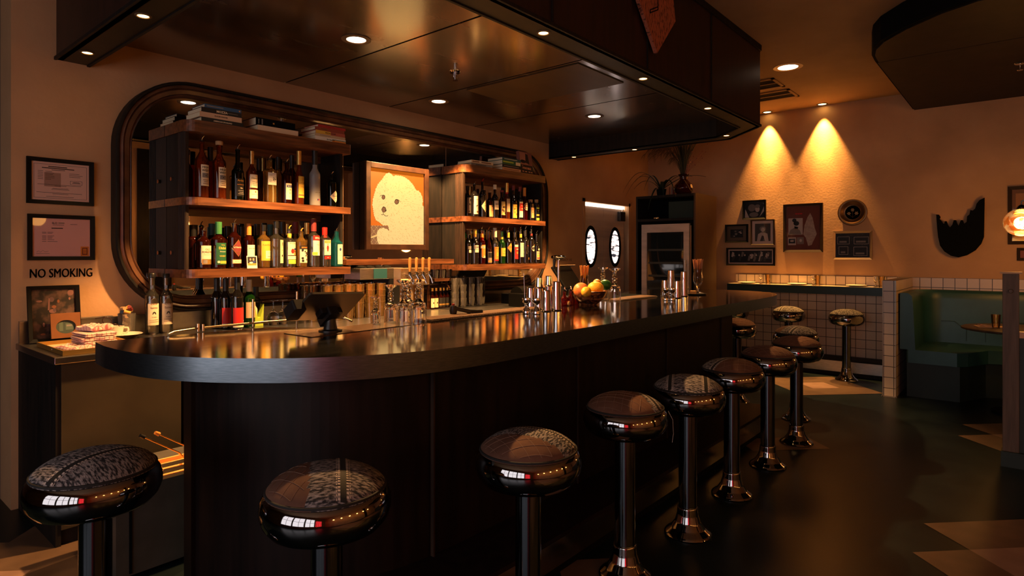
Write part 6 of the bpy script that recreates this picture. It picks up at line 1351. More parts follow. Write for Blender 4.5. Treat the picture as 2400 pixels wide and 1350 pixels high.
# tap column with lever (tall chrome)
t = thing('bar_faucet', 'tall thin chrome faucet with a mushroom top and black lever', 'faucet', (3.98, 2.86, 0.86))
MB().lathe([(0.022, 0), (0.022, 0.02), (0.010, 0.03), (0.010, 0.51), (0.016, 0.515)], 20).build('column', M_CHROME, t)
MB().lathe([(0, 0.515), (0.016, 0.515), (0.056, 0.530), (0.060, 0.538), (0.05, 0.546), (0, 0.55)], 24).tube([(0, 0, 0.53), (-0.05, -0.0, 0.527), (-0.085, 0, 0.535)], 0.012, 10).build('spout_head', M_CHROME, t)
MB().tube([(-0.055, 0, 0.515), (-0.06, 0.0, 0.47), (-0.075, 0, 0.43)], [0.014, 0.010, 0.004], 10).build('lever', M_BLACK, t)
t = thing('bar_sink', 'steel underbar sink deck behind the bar top', 'sink', (0, 0, 0))
MB().box(2.2, 2.47, 0.0, 4.68, 2.95, 0.84).build('sink_body', flat('dull dark steel', (0.10, 0.095, 0.09), 0.35, 0.9), t)
MB().box(2.18, 2.465, 0.84, 4.69, 2.96, 0.858).build('sink_deck', M_STEELH, t)

# soda gun
t = thing('soda_gun', 'black soda gun lying on the ribbed bar mat', 'soda gun', (2.42, 2.40, 1.086), -0.5)
MB().obox((0, 0, 0.022), (0.11, 0.035, 0.022), (0, 0.25, 0)).lathe([(0, 0.0), (0.018, 0.0), (0.022, 0.02), (0.018, 0.045), (0, 0.047)], 16, c=(-0.045, 0, 0)).build('gun_body', M_BLACK, t, 0.005)
MB().tube([(0.05, 0, 0.012), (0.09, 0.01, 0.008), (0.13, 0.03, 0.006)], 0.010, 10).build('hose', M_BLACK, t)
MB().tube([(-0.045, 0, 0.047), (-0.045, 0, 0.056)], 0.008, 10).build('button', flat('button red', (0.3, 0.02, 0.02), 0.4), t)

# ---- till tablet on stand (seen from behind)
t = thing('tablet_till', 'black tablet till on a stalk stand seen from behind', 'tablet', (1.545, 2.335, 1.0775), 0.0)
MB().lathe([(0, 0), (0.050, 0), (0.050, 0.005), (0.030, 0.010), (0.024, 0.04), (0.020, 0.075), (0, 0.08)], 20).build('stand_base', M_BLACK, t)
from mathutils import Euler
Rt = (Matrix.Rotation(-0.028, 3, 'Z') @ Matrix.Rotation(0.914, 3, 'X') @ Matrix.Rotation(0.066, 3, 'Y'))
oc = Vector((-0.029, -0.023, 0.1125))
def plate_(m, w, h, r_, y0, y1, off=(0, 0)):
    pts = rrect(off[0] - w / 2, off[1] - h / 2, off[0] + w / 2, off[1] + h / 2, r_, 5); n_ = len(pts)
    fr_ = [oc + Rt @ Vector((x, y0, zz)) for x, zz in pts]; bk_ = [oc + Rt @ Vector((x, y1, zz)) for x, zz in pts]
    m.add(fr_ + bk_, [tuple(range(n_)), tuple(reversed(range(n_, 2 * n_)))] + [(i, i + n_, (i + 1) % n_ + n_, (i + 1) % n_) for i in range(n_)], 0)
    return m
plate_(MB(), 0.278, 0.195, 0.016, -0.005, 0.005).build('tablet_case', flat('grey tablet shell', (0.085, 0.07, 0.05), 0.35, 0.5), t)
plate_(MB(), 0.26, 0.178, 0.012, 0.0052, 0.0060).build('screen', M_BLACK, t)
plate_(plate_(MB(), 0.11, 0.05, 0.010, -0.03, -0.0055, (0.02, -0.03)), 0.05, 0.10, 0.008, -0.045, -0.0055, (0.02, -0.045)).build('hinge', M_BLACK, t)
plate_(MB(), 0.055, 0.085, 0.010, -0.035, 0.012, (-0.158, -0.005)).build('card_reader', M_BLACK, t)

# second till and receipt printer at the far end of the back bar
t = thing('pos_terminal', 'black touch-screen till turned away at the far end of the back bar', 'till', (5.12, 3.62, 0.9212), 0.15)
MB().box(-0.14, -0.10, 0, 0.14, 0.10, 0.03).obox((0, 0, 0.10), (0.09, 0.06, 0.16), (0.25, 0, 0)).build('stand', M_BLACK, t, 0.006)
MB().obox((0.05, -0.02, 0.26), (0.40, 0.03, 0.27), (-0.62, 0, 0)).build('screen_shell', flat('black glass shell', (0.0008, 0.0008, 0.0008), 0.4, spec=0.2), t, 0.008)
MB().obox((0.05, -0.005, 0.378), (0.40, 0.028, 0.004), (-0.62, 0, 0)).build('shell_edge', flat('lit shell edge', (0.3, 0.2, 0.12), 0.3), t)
t = thing('receipt_printer', 'boxy black receipt printer with a curved lid left of the far till', 'printer', (4.60, 3.72, 0.9212), 0.1)
MB().box(-0.13, -0.09, 0, 0.13, 0.09, 0.13).build('printer_body', MATS['black glass shell'], t, 0.01)
MB().tube([(-0.12, 0.0, 0.12), (0.12, 0.0, 0.12)], 0.07, 18).build('lid', MATS['black glass shell'], t)
t = thing('cash_drawer', 'low black cash drawer under the far till', 'drawer', (4.92, 3.95, 0.921))
MB().box(-0.20, -0.16, 0, 0.22, 0.16, 0.10).build('drawer_case', M_BLACK, t, 0.005); MB().box(-0.19, -0.167, 0.012, 0.21, -0.161, 0.088).build('drawer_front', M_MATTE, t)

# ---- amber tumblers in tall nested stacks
def tumbler(mat, R0, R1, H):
    return MB().lathe([(0, 0.0), (R0, 0), (R0, 0.003), (R1 - 0.0008, H - 0.006), (R1 + 0.0008, H - 0.003), (R1, H), (R1 - 0.001, H), (R0 - 0.0015, 0.008), (0, 0.008)], 30, rib=10, ribd=0.008).build('amber_tumbler', mat)
proto = tumbler(G_AMBER, 0.0305, 0.0375, 0.12)
first = True; random.seed(5)
ORD = ('rightmost', 'second from the right', 'third from the right', 'fourth from the right', 'fifth from the right', 'sixth from the right', 'seventh from the right', 'eighth from the right')
LEV = ('lowest', 'second', 'third', 'top')
ref = [(u, 3.99) for u in (893, 868, 843, 818, 793, 768)] + [(u, 4.075) for u in (884, 858, 833, 808, 783, 757, 733)] + [(u, 4.16) for u in (868, 842, 817, 791, 766, 741, 717)]
for c_i, (u, y) in enumerate(ref):
    x = atY(u, 738, y).x
    for k in range(4):
        o = proto if first else proto.copy()
        if not first: C.objects.link(o)
        first = False
        o.location = (x, y, 0.9212 + k * 0.0475); o.rotation_euler = (0, 0, random.random() * 3)
        rw, ps = ('front', c_i) if c_i < 6 else (('middle', c_i - 6) if c_i < 13 else ('back', c_i - 13))
        tag(o, '%s amber tumbler in the %s stack of the %s row' % (LEV[k], ORD[ps], rw), 'glass', 'stacked amber tumblers')
# ---- clear tumblers
proto2 = MB().lathe([(0, 0.0), (0.030, 0), (0.031, 0.004), (0.040, 0.082), (0.0382, 0.082), (0.030, 0.014), (0, 0.014)], 36, rib=12, ribd=0.02).build('clear_tumbler', M_THIN)
first = True
for c_i, (u, y) in enumerate([(u, 4.06) for u in (1066, 1084, 1103, 1122)] + [(u, 4.15) for u in (1072, 1091, 1110, 1128)]):
    x = atY(u, 717, y).x
    for k in range(4):
        o = proto2 if first else proto2.copy()
        if not first: C.objects.link(o)
        first = False
        o.location = (x, y, 0.9275 + k * 0.062)
        tag(o, '%s clear rocks glass in the %s stack of the %s row' % (LEV[k], ORD[3 - c_i % 4], 'front' if c_i < 4 else 'back'), 'glass', 'stacked clear rocks glasses')
a, b = atY(1050, 717, 4.0), atY(1135, 717, 4.0)
o = MB().box(a.x, 4.0, 0.9205, b.x + 0.05, 4.21, 0.9262).build('glass_mat', M_BLACK); tag(o, 'thin black mat under the clear rocks glasses', 'mat')

# ---- beer tap unit
tx, ty = 3.27, 3.78
t = thing('beer_tap_tower', 'box-shaped steel beer tower with four brass-coloured tap handles', 'beer tap', (tx, ty, 0.9212))
MB().box(-0.16, -0.035, 0.25, 0.14, 0.055, 0.385).build('tower_head', flat('creamy steel', (0.75, 0.55, 0.34), 0.25, 0.9), t, 0.004)
MB().box(-0.10, -0.02, 0.0, -0.02, 0.05, 0.25).box(0.02, -0.02, 0.0, 0.09, 0.05, 0.25).build('tower_leg', flat('creamy steel leg', (0.75, 0.52, 0.28), 0.3, 0.6), t)
for k in range(4):
    x = -0.105 + k * 0.068
    f_ = MB().tube([(x, -0.035, 0.335), (x, -0.070, 0.335)], 0.013, 12).lathe([(0.014, 0), (0.016, 0.012), (0.010, 0.02), (0, 0.02)], 14, c=(x, -0.078, 0.335)).tube([(x, -0.075, 0.335), (x + 0.008, -0.095, 0.30), (x + 0.012, -0.105, 0.262)], [0.010, 0.008, 0.007], 10)
    f_.build('faucet', M_CHROME, t)
    MB().lathe([(0.007, 0.36), (0.010, 0.37), (0.013, 0.42), (0.0135, 0.455), (0.009, 0.468), (0, 0.470)], 16, c=(x, -0.078, 0)).build('tap_handle', noisy('amber wood handle', (0.42, 0.17, 0.04), (0.52, 0.24, 0.06), 10, rough=0.35), t)
# appliance boxes
t = thing('glass_washer', 'boxy steel-fronted appliance left of the beer taps', 'appliance', (3.0, 4.0, 0.9212))
MB().box(-0.10, -0.02, 0.295, 0.33, 0.19, 0.383).build('upper_case', M_STEEL, t, 0.003)
MB().box(0.19, -0.022, 0.0015, 0.325, 0.19, 0.295).build('side_case', M_BLACK, t)
MB().box(0.03, -0.024, 0.30, 0.16, -0.0205, 0.38).build('front_panel', M_TEAL, t)
random.seed(8)
m = MB()
for k in range(4):
    cx = -0.04 + k * 0.085; m.lathe([(0, 0), (0.045, 0.0), (0.040, 0.012), (0.012, 0.020), (0, 0.021)], 10, c=(3.0 + cx, 4.05 + 0.01 * (k % 2), 1.3052), rib=3, ribd=0.25)
o = m.build('bar_cloth', M_MATTE); tag(o, 'crumpled black cloth gloves on top of the steel appliance', 'cloth')

# ---- little beers and a plank above them
G6 = 'small beer bottles beside the taps'
for k, (u, lab) in enumerate(((1013, 'tiny bottle with a cream label, left of the little beers'), (1022, 'tiny bottle with a pale green label beside the cream one'), (1032, 'tiny black-labelled beer bottle, left of the dark ones'), (1040, 'tiny black-labelled beer bottle in the middle of the dark ones'), (1048, 'tiny black-labelled beer bottle, right of the dark ones'))):
    y = 4.12; x = atY(u, 717, y).x; H = 0.19
    bottle(lab, x, y, 0.9205, 0.021, H, G_DARK, sh=0.55, nk=0.70, nr=0.009, cap=('cap', M_GOLD), labels=[('r', 0.08, 0.52, 0.026, (M_CREAM, flat('pale green paper', (0.62, 0.62, 0.34), 0.6), M_INK, M_INK, M_INK)[k])] + ([('r', 0.16, 0.24, 0.024, M_GOLD)] if k > 1 else [('e', 0.3, 0.008, 0.008, M_INK)]), group=G6, name='beer_bottle')
a, b = atY(999, 664, 4.2), atY(1044, 664, 4.2)
o = MB().box(a.x, 4.09, 1.172, b.x, YB - 0.1, 1.196).box(a.x, 4.17, 0.9205, a.x + 0.015, YB - 0.11, 1.172).box(b.x - 0.012, 4.17, 0.9205, b.x, YB - 0.11, 1.172).build('plank_riser', M_WALNUT); tag(o, 'small wooden riser above the little beer bottles', 'riser')
first = True
for k in range(5):
    o = proto2.copy(); C.objects.link(o); o.location = (a.x + 0.045 + k * 0.085 if a.x + 0.045 + k * 0.085 < b.x - 0.02 else b.x - 0.04, 4.14 + (0.0 if a.x + 0.045 + k * 0.085 < b.x - 0.02 else -0.0), 1.1968)
    if a.x + 0.045 + k * 0.085 >= b.x - 0.02: bpy.data.objects.remove(o); continue
    tag(o, '%s clear rocks glass on the small wooden riser beside the beer taps' % ('leftmost', 'middle', 'right', 'rightmost', 'last')[k], 'glass', 'rocks glasses on the riser')
# upturned wine glasses behind the till
for k, (u, lab) in enumerate(((640, 'upturned wine glass left of the tablet till'), (662, 'upturned wine glass just behind the tablet till'))):
    y = 4.05; x = atY(u, 740, y).x
    t = thing('wine_glass', lab, 'glass', (x, y, 0.9205), 0, 'upturned wine glasses')
    MB().lathe([(0.030, 0), (0.042, 0.05), (0.038, 0.075), (0.010, 0.098), (0.004, 0.11), (0.004, 0.165), (0.033, 0.171), (0.033, 0.173), (0, 0.173)], 24).build('glass_body', M_GLASS, t)
o = MB().box(2.10, 3.86, 0.9205, 2.55, 4.2, 0.932).build('rubber_mat', M_BLACK); bpy.data.objects.remove(o)
# green pouch beside the wine
p = atY(611, 770, 4.02)
t = thing('napkin_pouch', 'lime green packet of napkins beside the wine bottles', 'packet', (p.x, 4.08, 0.9205), 0.1)
MB().slab([(-0.035, 0), (0.04, 0), (0.045, 0.15), (0.02, 0.06), (0.0, 0.055), (-0.02, 0.12), (-0.038, 0.13)], -0.02, 0.02).build('pouch', M_LIME, t)
MB().slab([(-0.03, 0.06), (0.0, 0.055), (0.0, 0.12), (-0.02, 0.15)], -0.012, 0.012).build('napkins', M_CREAM, t)

# ================================================================ left end of the back counter
t = thing('towel_tray', 'shallow brass-edged tray holding folded towels at the left end of the back counter', 'tray', (1.02, 3.78, 0.9205), 0.0)
m = MB().box(-0.135, -0.19, 0.0, 0.20, 0.27, 0.004)
m.build('tray_base', flat('tray paper liner', (0.62, 0.44, 0.24), 0.5), t)
m = MB()
for a in ((-0.14, -0.195, 0.205, -0.190), (-0.14, 0.27, 0.205, 0.275), (-0.14, -0.19, -0.135, 0.27), (0.20, -0.19, 0.205, 0.27)): m.box(a[0], a[1], 0, a[2], a[3], 0.024)
m.build('tray_rim', flat('dull brass rim', (0.5, 0.30, 0.08), 0.35, 0.8), t)
def check_mat():
    m, nt, b = _new('pink checked towel'); N, L = nt.nodes, nt.links
    tc = N.new('ShaderNodeTexCoord'); br = N.new('ShaderNodeTexBrick'); br.offset = 0
    br.inputs['Scale'].default_value = 1; br.inputs['Brick Width'].default_value = 0.022; br.inputs['Row Height'].default_value = 0.022; br.inputs['Mortar Size'].default_value = 0.0022; br.inputs['Mortar Smooth'].default_value = 0.4
    br.inputs['Color1'].default_value = (0.78, 0.56, 0.48, 1); br.inputs['Color2'].default_value = (0.74, 0.52, 0.45, 1); br.inputs['Mortar'].default_value = (0.50, 0.17, 0.17, 1)
    L.new(tc.outputs['Object'], br.inputs['Vector']); L.new(br.outputs['Color'], b.inputs['Base Color']); b.inputs['Roughness'].default_value = 0.95
    return m
CHK = check_mat()
def towel(x, y, z, w, d, h, lab, rz=0.0, crumple=0.0, sd=0):
    t = thing('bar_towel', lab, 'towel', (x, y, z), rz, 'folded pink checked bar towels')
    random.seed(sd); m = MB(); n = 16
    layers = 2 if crumple == 0 else 1
    for q in range(layers):
        th = h * 0.96 if layers == 2 else h * 1.8
        ring = []
        for k in range(9): a_ = math.radians(90 + 180 * k / 8); ring.append((-d / 2 + th / 2 + th / 2 * math.cos(a_), th / 2 * math.sin(a_)))
        for k in range(1, 6): ring.append((-d / 2 + th / 2 + (d - th) * k / 6, -th / 2))
        for k in range(9): a_ = math.radians(-90 + 180 * k / 8); ring.append((d / 2 - th / 2 + th / 2 * math.cos(a_), th / 2 * math.sin(a_)))
        for k in range(5, 0, -1): ring.append((-d / 2 + th / 2 + (d - th) * k / 6, th / 2))
        vs = []; nr_ = len(ring)
        for i in range(n + 1):
            xx = -w / 2 + w * i / n; e = min(i, n - i); pinch = 1.0 if e > 0 else 0.55
            for (yy, zz) in ring:
                up = crumple * (0.6 + 0.5 * math.sin(i * 1.1 + sd) + 0.4 * math.sin(yy * 60 + i * 0.8 + sd)) * (1 if zz > 0 else 0)
                vs.append((xx + 0.002 * math.sin(yy * 50 + sd + q), yy + 0.004 * math.sin(i * 0.7 + sd + q), q * h + th / 2 + zz * pinch + 0.0008 * math.sin(i * 1.3 + yy * 40 + sd) + up))
        fs = [(i * nr_ + k, i * nr_ + (k + 1) % nr_, (i + 1) * nr_ + (k + 1) % nr_, (i + 1) * nr_ + k) for i in range(n) for k in range(nr_)]
        m.add(vs, fs, 0, True); m.add(vs[:nr_], [tuple(range(nr_))], 0); m.add(vs[n * nr_:], [tuple(reversed(range(nr_)))], 0)
    m.build('towel_cloth', CHK, t)
z = 0.927
for k, (w, dd, h, lab) in enumerate(((0.20, 0.26, 0.0085, 'folded pink checked towel at the bottom of the stack'), (0.195, 0.25, 0.0085, 'folded pink checked towel second from the bottom'), (0.20, 0.25, 0.0085, 'folded pink checked towel in the upper middle of the stack'), (0.19, 0.25, 0.009, 'folded pink checked towel second from the top'))):
    towel(1.065 + 0.005 * (k % 2), 3.79, z, w - 0.045, dd - 0.05, h, lab, 0.05 * (k % 2), 0, k + 1); z += h * 2 + 0.003
towel(1.085, 3.83, z, 0.12, 0.13, 0.010, 'crumpled pink towel on top of the folded stack', 0.3, 0.012, 9)
towel(0.955, 3.72, 0.926, 0.10, 0.16, 0.008, 'crumpled pink towel fallen at the left of the tray', 0.4, 0.010, 12)
# cup, saucer, glasses, cork jar
p = atZ(268, 777, 0.925)
cx, cy = 1.235, 4.16
t = thing('saucer', 'wide white shallow dish under the coffee cup', 'dish', (1.30, 4.08, 0.9205))
MB().lathe([(0, 0), (0.05, 0), (0.09, 0.020), (0.098, 0.026), (0.094, 0.028), (0.05, 0.008), (0, 0.007)], 32).build('dish_body', M_CERAMIC, t)
t = thing('coffee_cup', 'small white coffee cup holding a pair of glasses', 'cup', (1.275, 4.13, 0.932), -0.4)
MB().lathe([(0, 0), (0.028, 0), (0.036, 0.02), (0.043, 0.058), (0.040, 0.058), (0.033, 0.02), (0, 0.006)], 28).build('cup_body', M_CERAMIC, t)
MB().tube([(0.040, 0, 0.048), (0.060, 0, 0.046), (0.064, 0, 0.030), (0.052, 0, 0.014), (0.034, 0, 0.014)], 0.0055, 10).build('cup_handle', M_CERAMIC, t)
t = thing('eyeglasses', 'pair of tortoiseshell eyeglasses stuck upright in the coffee cup', 'glasses', (1.245, 4.11, 1.005), 0.25, None, rot=(0.3, 0.75, 0.2))
m = MB()
for s in (-0.032, 0.032):
    m.tube([(s + 0.026 * math.cos(2 * PI * i / 16), 0, 0.020 * math.sin(2 * PI * i / 16)) for i in range(17)], 0.0022, 6)
m.tube([(-0.007, 0, 0.004), (0.0, 0, 0.007), (0.007, 0, 0.004)], 0.002, 6); m.tube([(0.058, 0, 0.01), (0.06, 0.03, -0.01), (0.058, 0.07, -0.03)], 0.002, 6); m.tube([(-0.058, 0, 0.01), (-0.06, 0.03, -0.01), (-0.058, 0.07, -0.03)], 0.002, 6)
m.build('rims', flat('tortoise rim', (0.05, 0.015, 0.01), 0.3), t)
m = MB()
for s in (-0.032, 0.032): m.ell(s, 0, 0.025, 0.019, 0.0, 0, 16)
m.build('lenses', M_PANE, t)
t = thing('cork_jar', 'tall clear glass full of wine corks and bottle stoppers', 'jar', (1.355, 4.20, 0.9205))
MB().lathe([(0, 0), (0.040, 0), (0.042, 0.004), (0.048, 0.135), (0.046, 0.135), (0.039, 0.008), (0, 0.008)], 28).build('jar_glass', M_THIN, t)
random.seed(14)
cols = [(M_CORK, 'pale'), (flat('dark stopper', (0.02, 0.012, 0.012), 0.4), 'black'), (M_MAROON, 'maroon'), (flat('amber stopper', (0.7, 0.35, 0.06), 0.4), 'amber')]
kk = 0
for L in range(7):
    for j in range(3):
        a = j * 2.1 + L * 0.9; mt, nm = cols[0 if L < 4 else (kk % 4)]
        o = MB().lathe([(0, -0.018), (0.011, -0.018), (0.0115, 0.018), (0, 0.018)], 12).build('cork', mt)
        o.location = (1.355 + 0.021 * math.cos(a), 4.20 + 0.021 * math.sin(a), 0.948 + L * 0.023); o.rotation_euler = (1.2 + 0.5 * math.sin(kk * 2.3), 0.4 * math.cos(kk), a)
        o['label'] = '%s %s in the %s layer of the cork jar, %s' % (nm if L >= 4 else 'pale', 'stopper' if L >= 4 else 'cork', ('bottom', 'second', 'third', 'fourth', 'fifth', 'sixth', 'top')[L], ('at the left', 'at the back', 'at the front')[j]); o['category'] = 'cork'; o['group'] = 'corks and stoppers in the glass jar'; kk += 1

# floor bin under the bar end with slotted wooden caddy and tongs
t = thing('service_cabinet', 'low grey metal cabinet in the open end of the bar', 'cabinet', (0.92, 2.98, 0))
MB().box(0.0, 0.0, 0.02, 0.46, 0.44, 0.40).build('cabinet_body', noisy('grey brown metal', (0.07, 0.062, 0.050), (0.09, 0.08, 0.065), 10, rough=0.5, metal=0.3), t)
MB().box(0.05, -0.006, 0.03, 0.06, 0.0, 0.39).box(0.45, -0.004, 0.02, 0.456, 0, 0.4).build('door_seam', M_MATTE, t)
t = thing('slotted_caddy', 'orange-lit wooden caddy with two slots on the low cabinet', 'caddy', (0.92, 2.98, 0.4005))
m = MB().box(0.0, 0.0, 0, 0.44, 0.012, 0.014).box(0, 0, 0.024, 0.44, 0.012, 0.042).box(0, 0, 0.052, 0.44, 0.012, 0.070).box(0, 0, 0.014, 0.12, 0.012, 0.052).box(0.36, 0, 0.014, 0.44, 0.012, 0.052).box(0, 0.012, 0, 0.44, 0.20, 0.008).box(0, 0.2, 0, 0.44, 0.212, 0.03)
m.build('caddy_body', noisy('honey wood', (0.70, 0.34, 0.09), (0.85, 0.44, 0.13), 5, (1, 8, 8), 0.5), t)
GT = 'serving tongs in the wooden caddy'
for (tu, tv), lab, hm in (((338, 1025), 'black-tipped metal tongs leaning out of the caddy', M_BLACK), ((373, 1018), 'orange-tipped metal tongs leaning out of the caddy', M_ORANGE)):
    tip = atY(tu, tv, 3.06); k1 = atY(tu + 82, tv + 36, 3.08); k2 = atY(tu + 88, tv + 44, 3.08)
    t = thing('tongs', lab, 'tongs', (k2.x, 3.09, 0.41), 0, GT); og = Vector((k2.x, 3.09, 0.41))
    m = MB()
    for q in (-0.007, 0.007): m.tube([(0, q, 0.0), k2 - og + Vector((0, q, 0)), k1 - og + Vector((0, q, 0)), tip - og + Vector((0, q * 1.4, 0))], [0.0035, 0.0035, 0.0035, 0.003], 6)
    m.build('arms', M_BRASS, t); dv = (tip - k1).normalized(); MB().tube([tip - og, tip - og + dv * 0.022], [0.010, 0.008], 10).build('tip', hm, t)
for x, mt, lab in ((1.235, M_RED, 'thin red tube hanging in the open end of the bar'), (1.262, flat('amber hose', (0.5, 0.24, 0.05), 0.4), 'amber tube hanging beside the red one in the open end of the bar')):
    o = MB().tube([(x, 3.05, 0.50), (x - 0.004, 3.05, 0.75), (x, 3.04, 0.985)], 0.005, 8).build('drain_tube', mt)
    o['label'] = lab; o['category'] = 'tube'; o['group'] = 'tubes under the bar top'

# ================================================================ wall counter place settings
for k, (pu, pv, gu, tu) in enumerate(((1750, 663.5, 1783, 1800), (1868, 667, 1906, 1916), (2007, 671, 2052, 2066))):
    w = ('left', 'middle', 'right')[k]
    y = atX(pu, pv, 8.11).y; yg = atX(gu, 668, 8.05).y; yt = atX(tu, 668, 8.08).y
    t = thing('dinner_plate', 'white plate of the %s place setting on the wall counter' % w, 'plate', (8.11, y, 1.0405), 0, 'plates on the wall counter')
    MB().lathe([(0, 0), (0.06, 0), (0.105, 0.014), (0.112, 0.018), (0.109, 0.020), (0.06, 0.007), (0, 0.006)], 28).build('plate_body', M_CERAMIC, t)
    o = MB().box(8.03, y - 0.19, 1.0405, 8.12, y - 0.128, 1.046).build('napkin', M_WHITE); tag(o, 'folded white napkin of the %s place setting' % w, 'napkin', 'napkins on the wall counter')
    t = thing('stem_glass', 'small clear stem glass of the %s place setting' % w, 'glass', (8.05, yg, 1.0405), 0, 'stem glasses on the wall counter')
    MB().lathe([(0, 0), (0.028, 0), (0.028, 0.003), (0.005, 0.010), (0.005, 0.03), (0.012, 0.04), (0.005, 0.05), (0.012, 0.062), (0.020, 0.085), (0.022, 0.125), (0.020, 0.125), (0.017, 0.085), (0, 0.066)], 18).build('glass_body', M_GLASS, t)
    o = MB().lathe([(0, 0), (0.027, 0), (0.034, 0.125), (0.032, 0.125), (0.025, 0.006), (0, 0.006)], 20, rib=10, ribd=0.012).build('amber_tumbler', G_AMBER2); o.location = (8.08, yt, 1.0405)
    tag(o, 'amber tumbler of the %s place setting on the wall counter' % w, 'glass', 'amber tumblers on the wall counter')

# ================================================================ booth
VIN = noisy('dark green vinyl', (0.012, 0.065, 0.062), (0.018, 0.085, 0.080), 5, rough=0.42, bump=0.05, bscale=50)
VIND = noisy('dark green plinth', (0.006, 0.018, 0.017), (0.009, 0.024, 0.022), 5, rough=0.6)
t = thing('booth_banquette', 'dark green upholstered corner booth bench behind the tiled half wall', 'bench', (0, 0, 0))
seat = [(7.22, 0.93), (7.22, 0.52), (7.30, 0.44), (7.62, 0.30), (7.70, 0.10), (7.70, -1.6), (8.2, -1.6), (8.2, 0.93)]
MB().prism(seat, 0.34, 0.47).build('seat_cushion', VIN, t, 0.015)
MB().prism([(7.25, 0.93), (7.25, 0.50), (7.33, 0.47), (7.66, 0.32), (7.76, 0.10), (7.76, -1.6), (8.2, -1.6), (8.2, 0.93)], 0.0, 0.34).build('plinth', VIND, t)
# curved back
def backrest(off0, off1, z0, z1, name, mat):
    ctr = []
    pth = [(7.22, 0.985), (7.9, 0.985)]
    for i in range(7):
        a = math.radians(90 - 90 * i / 6); pth.append((7.93 + 0.28 * math.cos(a), 0.705 + 0.28 * math.sin(a)))
    pth += [(8.21, -1.6)]
    def off(o):
        r = []
        for i, p in enumerate(pth):
            a, b = pth[max(0, i - 1)], pth[min(len(pth) - 1, i + 1)]; dx, dy = b[0] - a[0], b[1] - a[1]; L = math.hypot(dx, dy)
            r.append((p[0] + dy / L * o, p[1] - dx / L * o))
        return r
    A, B = off(off0), off(off1)
    m = MB()
    for i in range(len(pth) - 1): m.prism([A[i], A[i + 1], B[i + 1], B[i]], z0, z1)
    # one continuous skin
    m = MB(); n = len(pth); zs = [(0.0, z0), (0.0, z1 - 0.03), (0.02, z1), (off1 - off0 - 0.0, z1)]
    rows = [[(x, y, z0) for x, y in off(off1 + 0.03)], [(x, y, z1 - 0.10) for x, y in off(off1 + 0.01)], [(x, y, z1 - 0.03) for x, y in off(off1)], [(x, y, z1) for x, y in off(off1 - 0.03)], [(x, y, z1) for x, y in off(off0)], [(x, y, z0) for x, y in off(off0)]]
    vs = [p for r in rows for p in r]; fs = []
    for j in range(len(rows)):
        jj = (j + 1) % len(rows)
        for i in range(n - 1): fs.append((j * n + i, j * n + i + 1, jj * n + i + 1, jj * n + i))
    fs.append(tuple(j * n for j in range(len(rows)))); fs.append(tuple(j * n + n - 1 for j in reversed(range(len(rows)))))
    m.add(vs, fs, 0, True)
    o = m.build(name, mat, t)
    es = o.modifiers.new('split', 'EDGE_SPLIT'); es.split_angle = 0.9
    return off
of = backrest(0.0, 0.10, 0.47, 1.03, 'backrest', VIN)
m = MB()
for seg in ([(0.72, 0.70), (0.60, 0.70)], [(0.60, 0.70), (0.56, 0.66), (0.28, 0.66), (0.24, 0.72), (-0.05, 0.72), (-0.10, 0.70), (-0.5, 0.70)], [(0.50, 0.66), (0.50, 0.50)], [(0.34, 0.66), (0.34, 0.50)]):
    m.tube([(8.085 - (zz < 0.71) * 0.006, yy, zz) for yy, zz in seg], 0.0028, 5)
m.build('stitched_seam', flat('green piping', (0.025, 0.06, 0.05), 0.5), t)
p = atZ(2253, 767, 0.76)
t = thing('booth_table', 'round dark wooden booth table seen behind the post', 'table', (7.05, 0.06, 0))
MB().lathe([(0, 0.735), (0.40, 0.735), (0.42, 0.742), (0.42, 0.755), (0.41, 0.76), (0, 0.76)], 40).build('table_top', noisy('dark table wood', (0.030, 0.018, 0.010), (0.06, 0.036, 0.020), 3, (1, 8, 1), 0.45), t)
MB().lathe([(0.20, 0), (0.20, 0.02), (0.04, 0.04), (0.035, 0.70), (0.12, 0.735)], 24).build('pedestal', M_MATTE, t)
t = thing('napkin', 'folded cream napkin on the round booth table', 'napkin', (7.0, 0.25, 0.7605), 0.3)
MB().box(-0.06, -0.10, 0, 0.06, 0.12, 0.008).obox((0, 0.05, 0.014), (0.05, 0.10, 0.012), (0.15, 0, 0.2)).build('napkin_cloth', flat('dim cream cloth', (0.45, 0.28, 0.18), 0.8), t)
p = atX(2334, 760, 6.95)
o = MB().lathe([(0, 0), (0.028, 0), (0.036, 0.12), (0.034, 0.12), (0.026, 0.006), (0, 0.006)], 20, rib=10, ribd=0.012).build('amber_tumbler', G_AMBER2); o.location = (6.95, p.y, 0.7608); tag(o, 'single amber tumbler on the round booth table', 'glass')

# booth divider post and panel at the right edge
t = thing('booth_divider', 'weathered wooden post and low green panel at the right edge', 'divider', (0, 0, 0))
POST = noisy('weathered oak', (0.075, 0.048, 0.032), (0.12, 0.078, 0.052), 4, (14, 14, 1.0), 0.6, detail=8, bump=0.1, bscale=30)
MB().box(5.26, 0.045, 0.10, 5.33, 0.132, 1.285).build('post', POST, t, 0.003)
MB().box(5.245, -1.6, 0.0, 5.35, 0.14, 0.10).build('base_board', VIND, t)
MB().box(5.28, -1.6, 0.10, 5.31, 0.045, 0.86).build('green_panel', VIND, t)
MB().box(5.245, 0.03, 1.285, 5.345, 0.145, 1.297).build('post_cap', noisy('pale oak cap', (0.42, 0.25, 0.12), (0.5, 0.3, 0.15), 4, rough=0.5), t)
MB().box(5.27, -1.6, 0.86, 5.32, 0.044, 0.90).build('panel_cap', noisy('amber oak', (0.48, 0.22, 0.07), (0.56, 0.27, 0.09), 4, rough=0.4), t)
p = atX(2388, 660, 5.25)
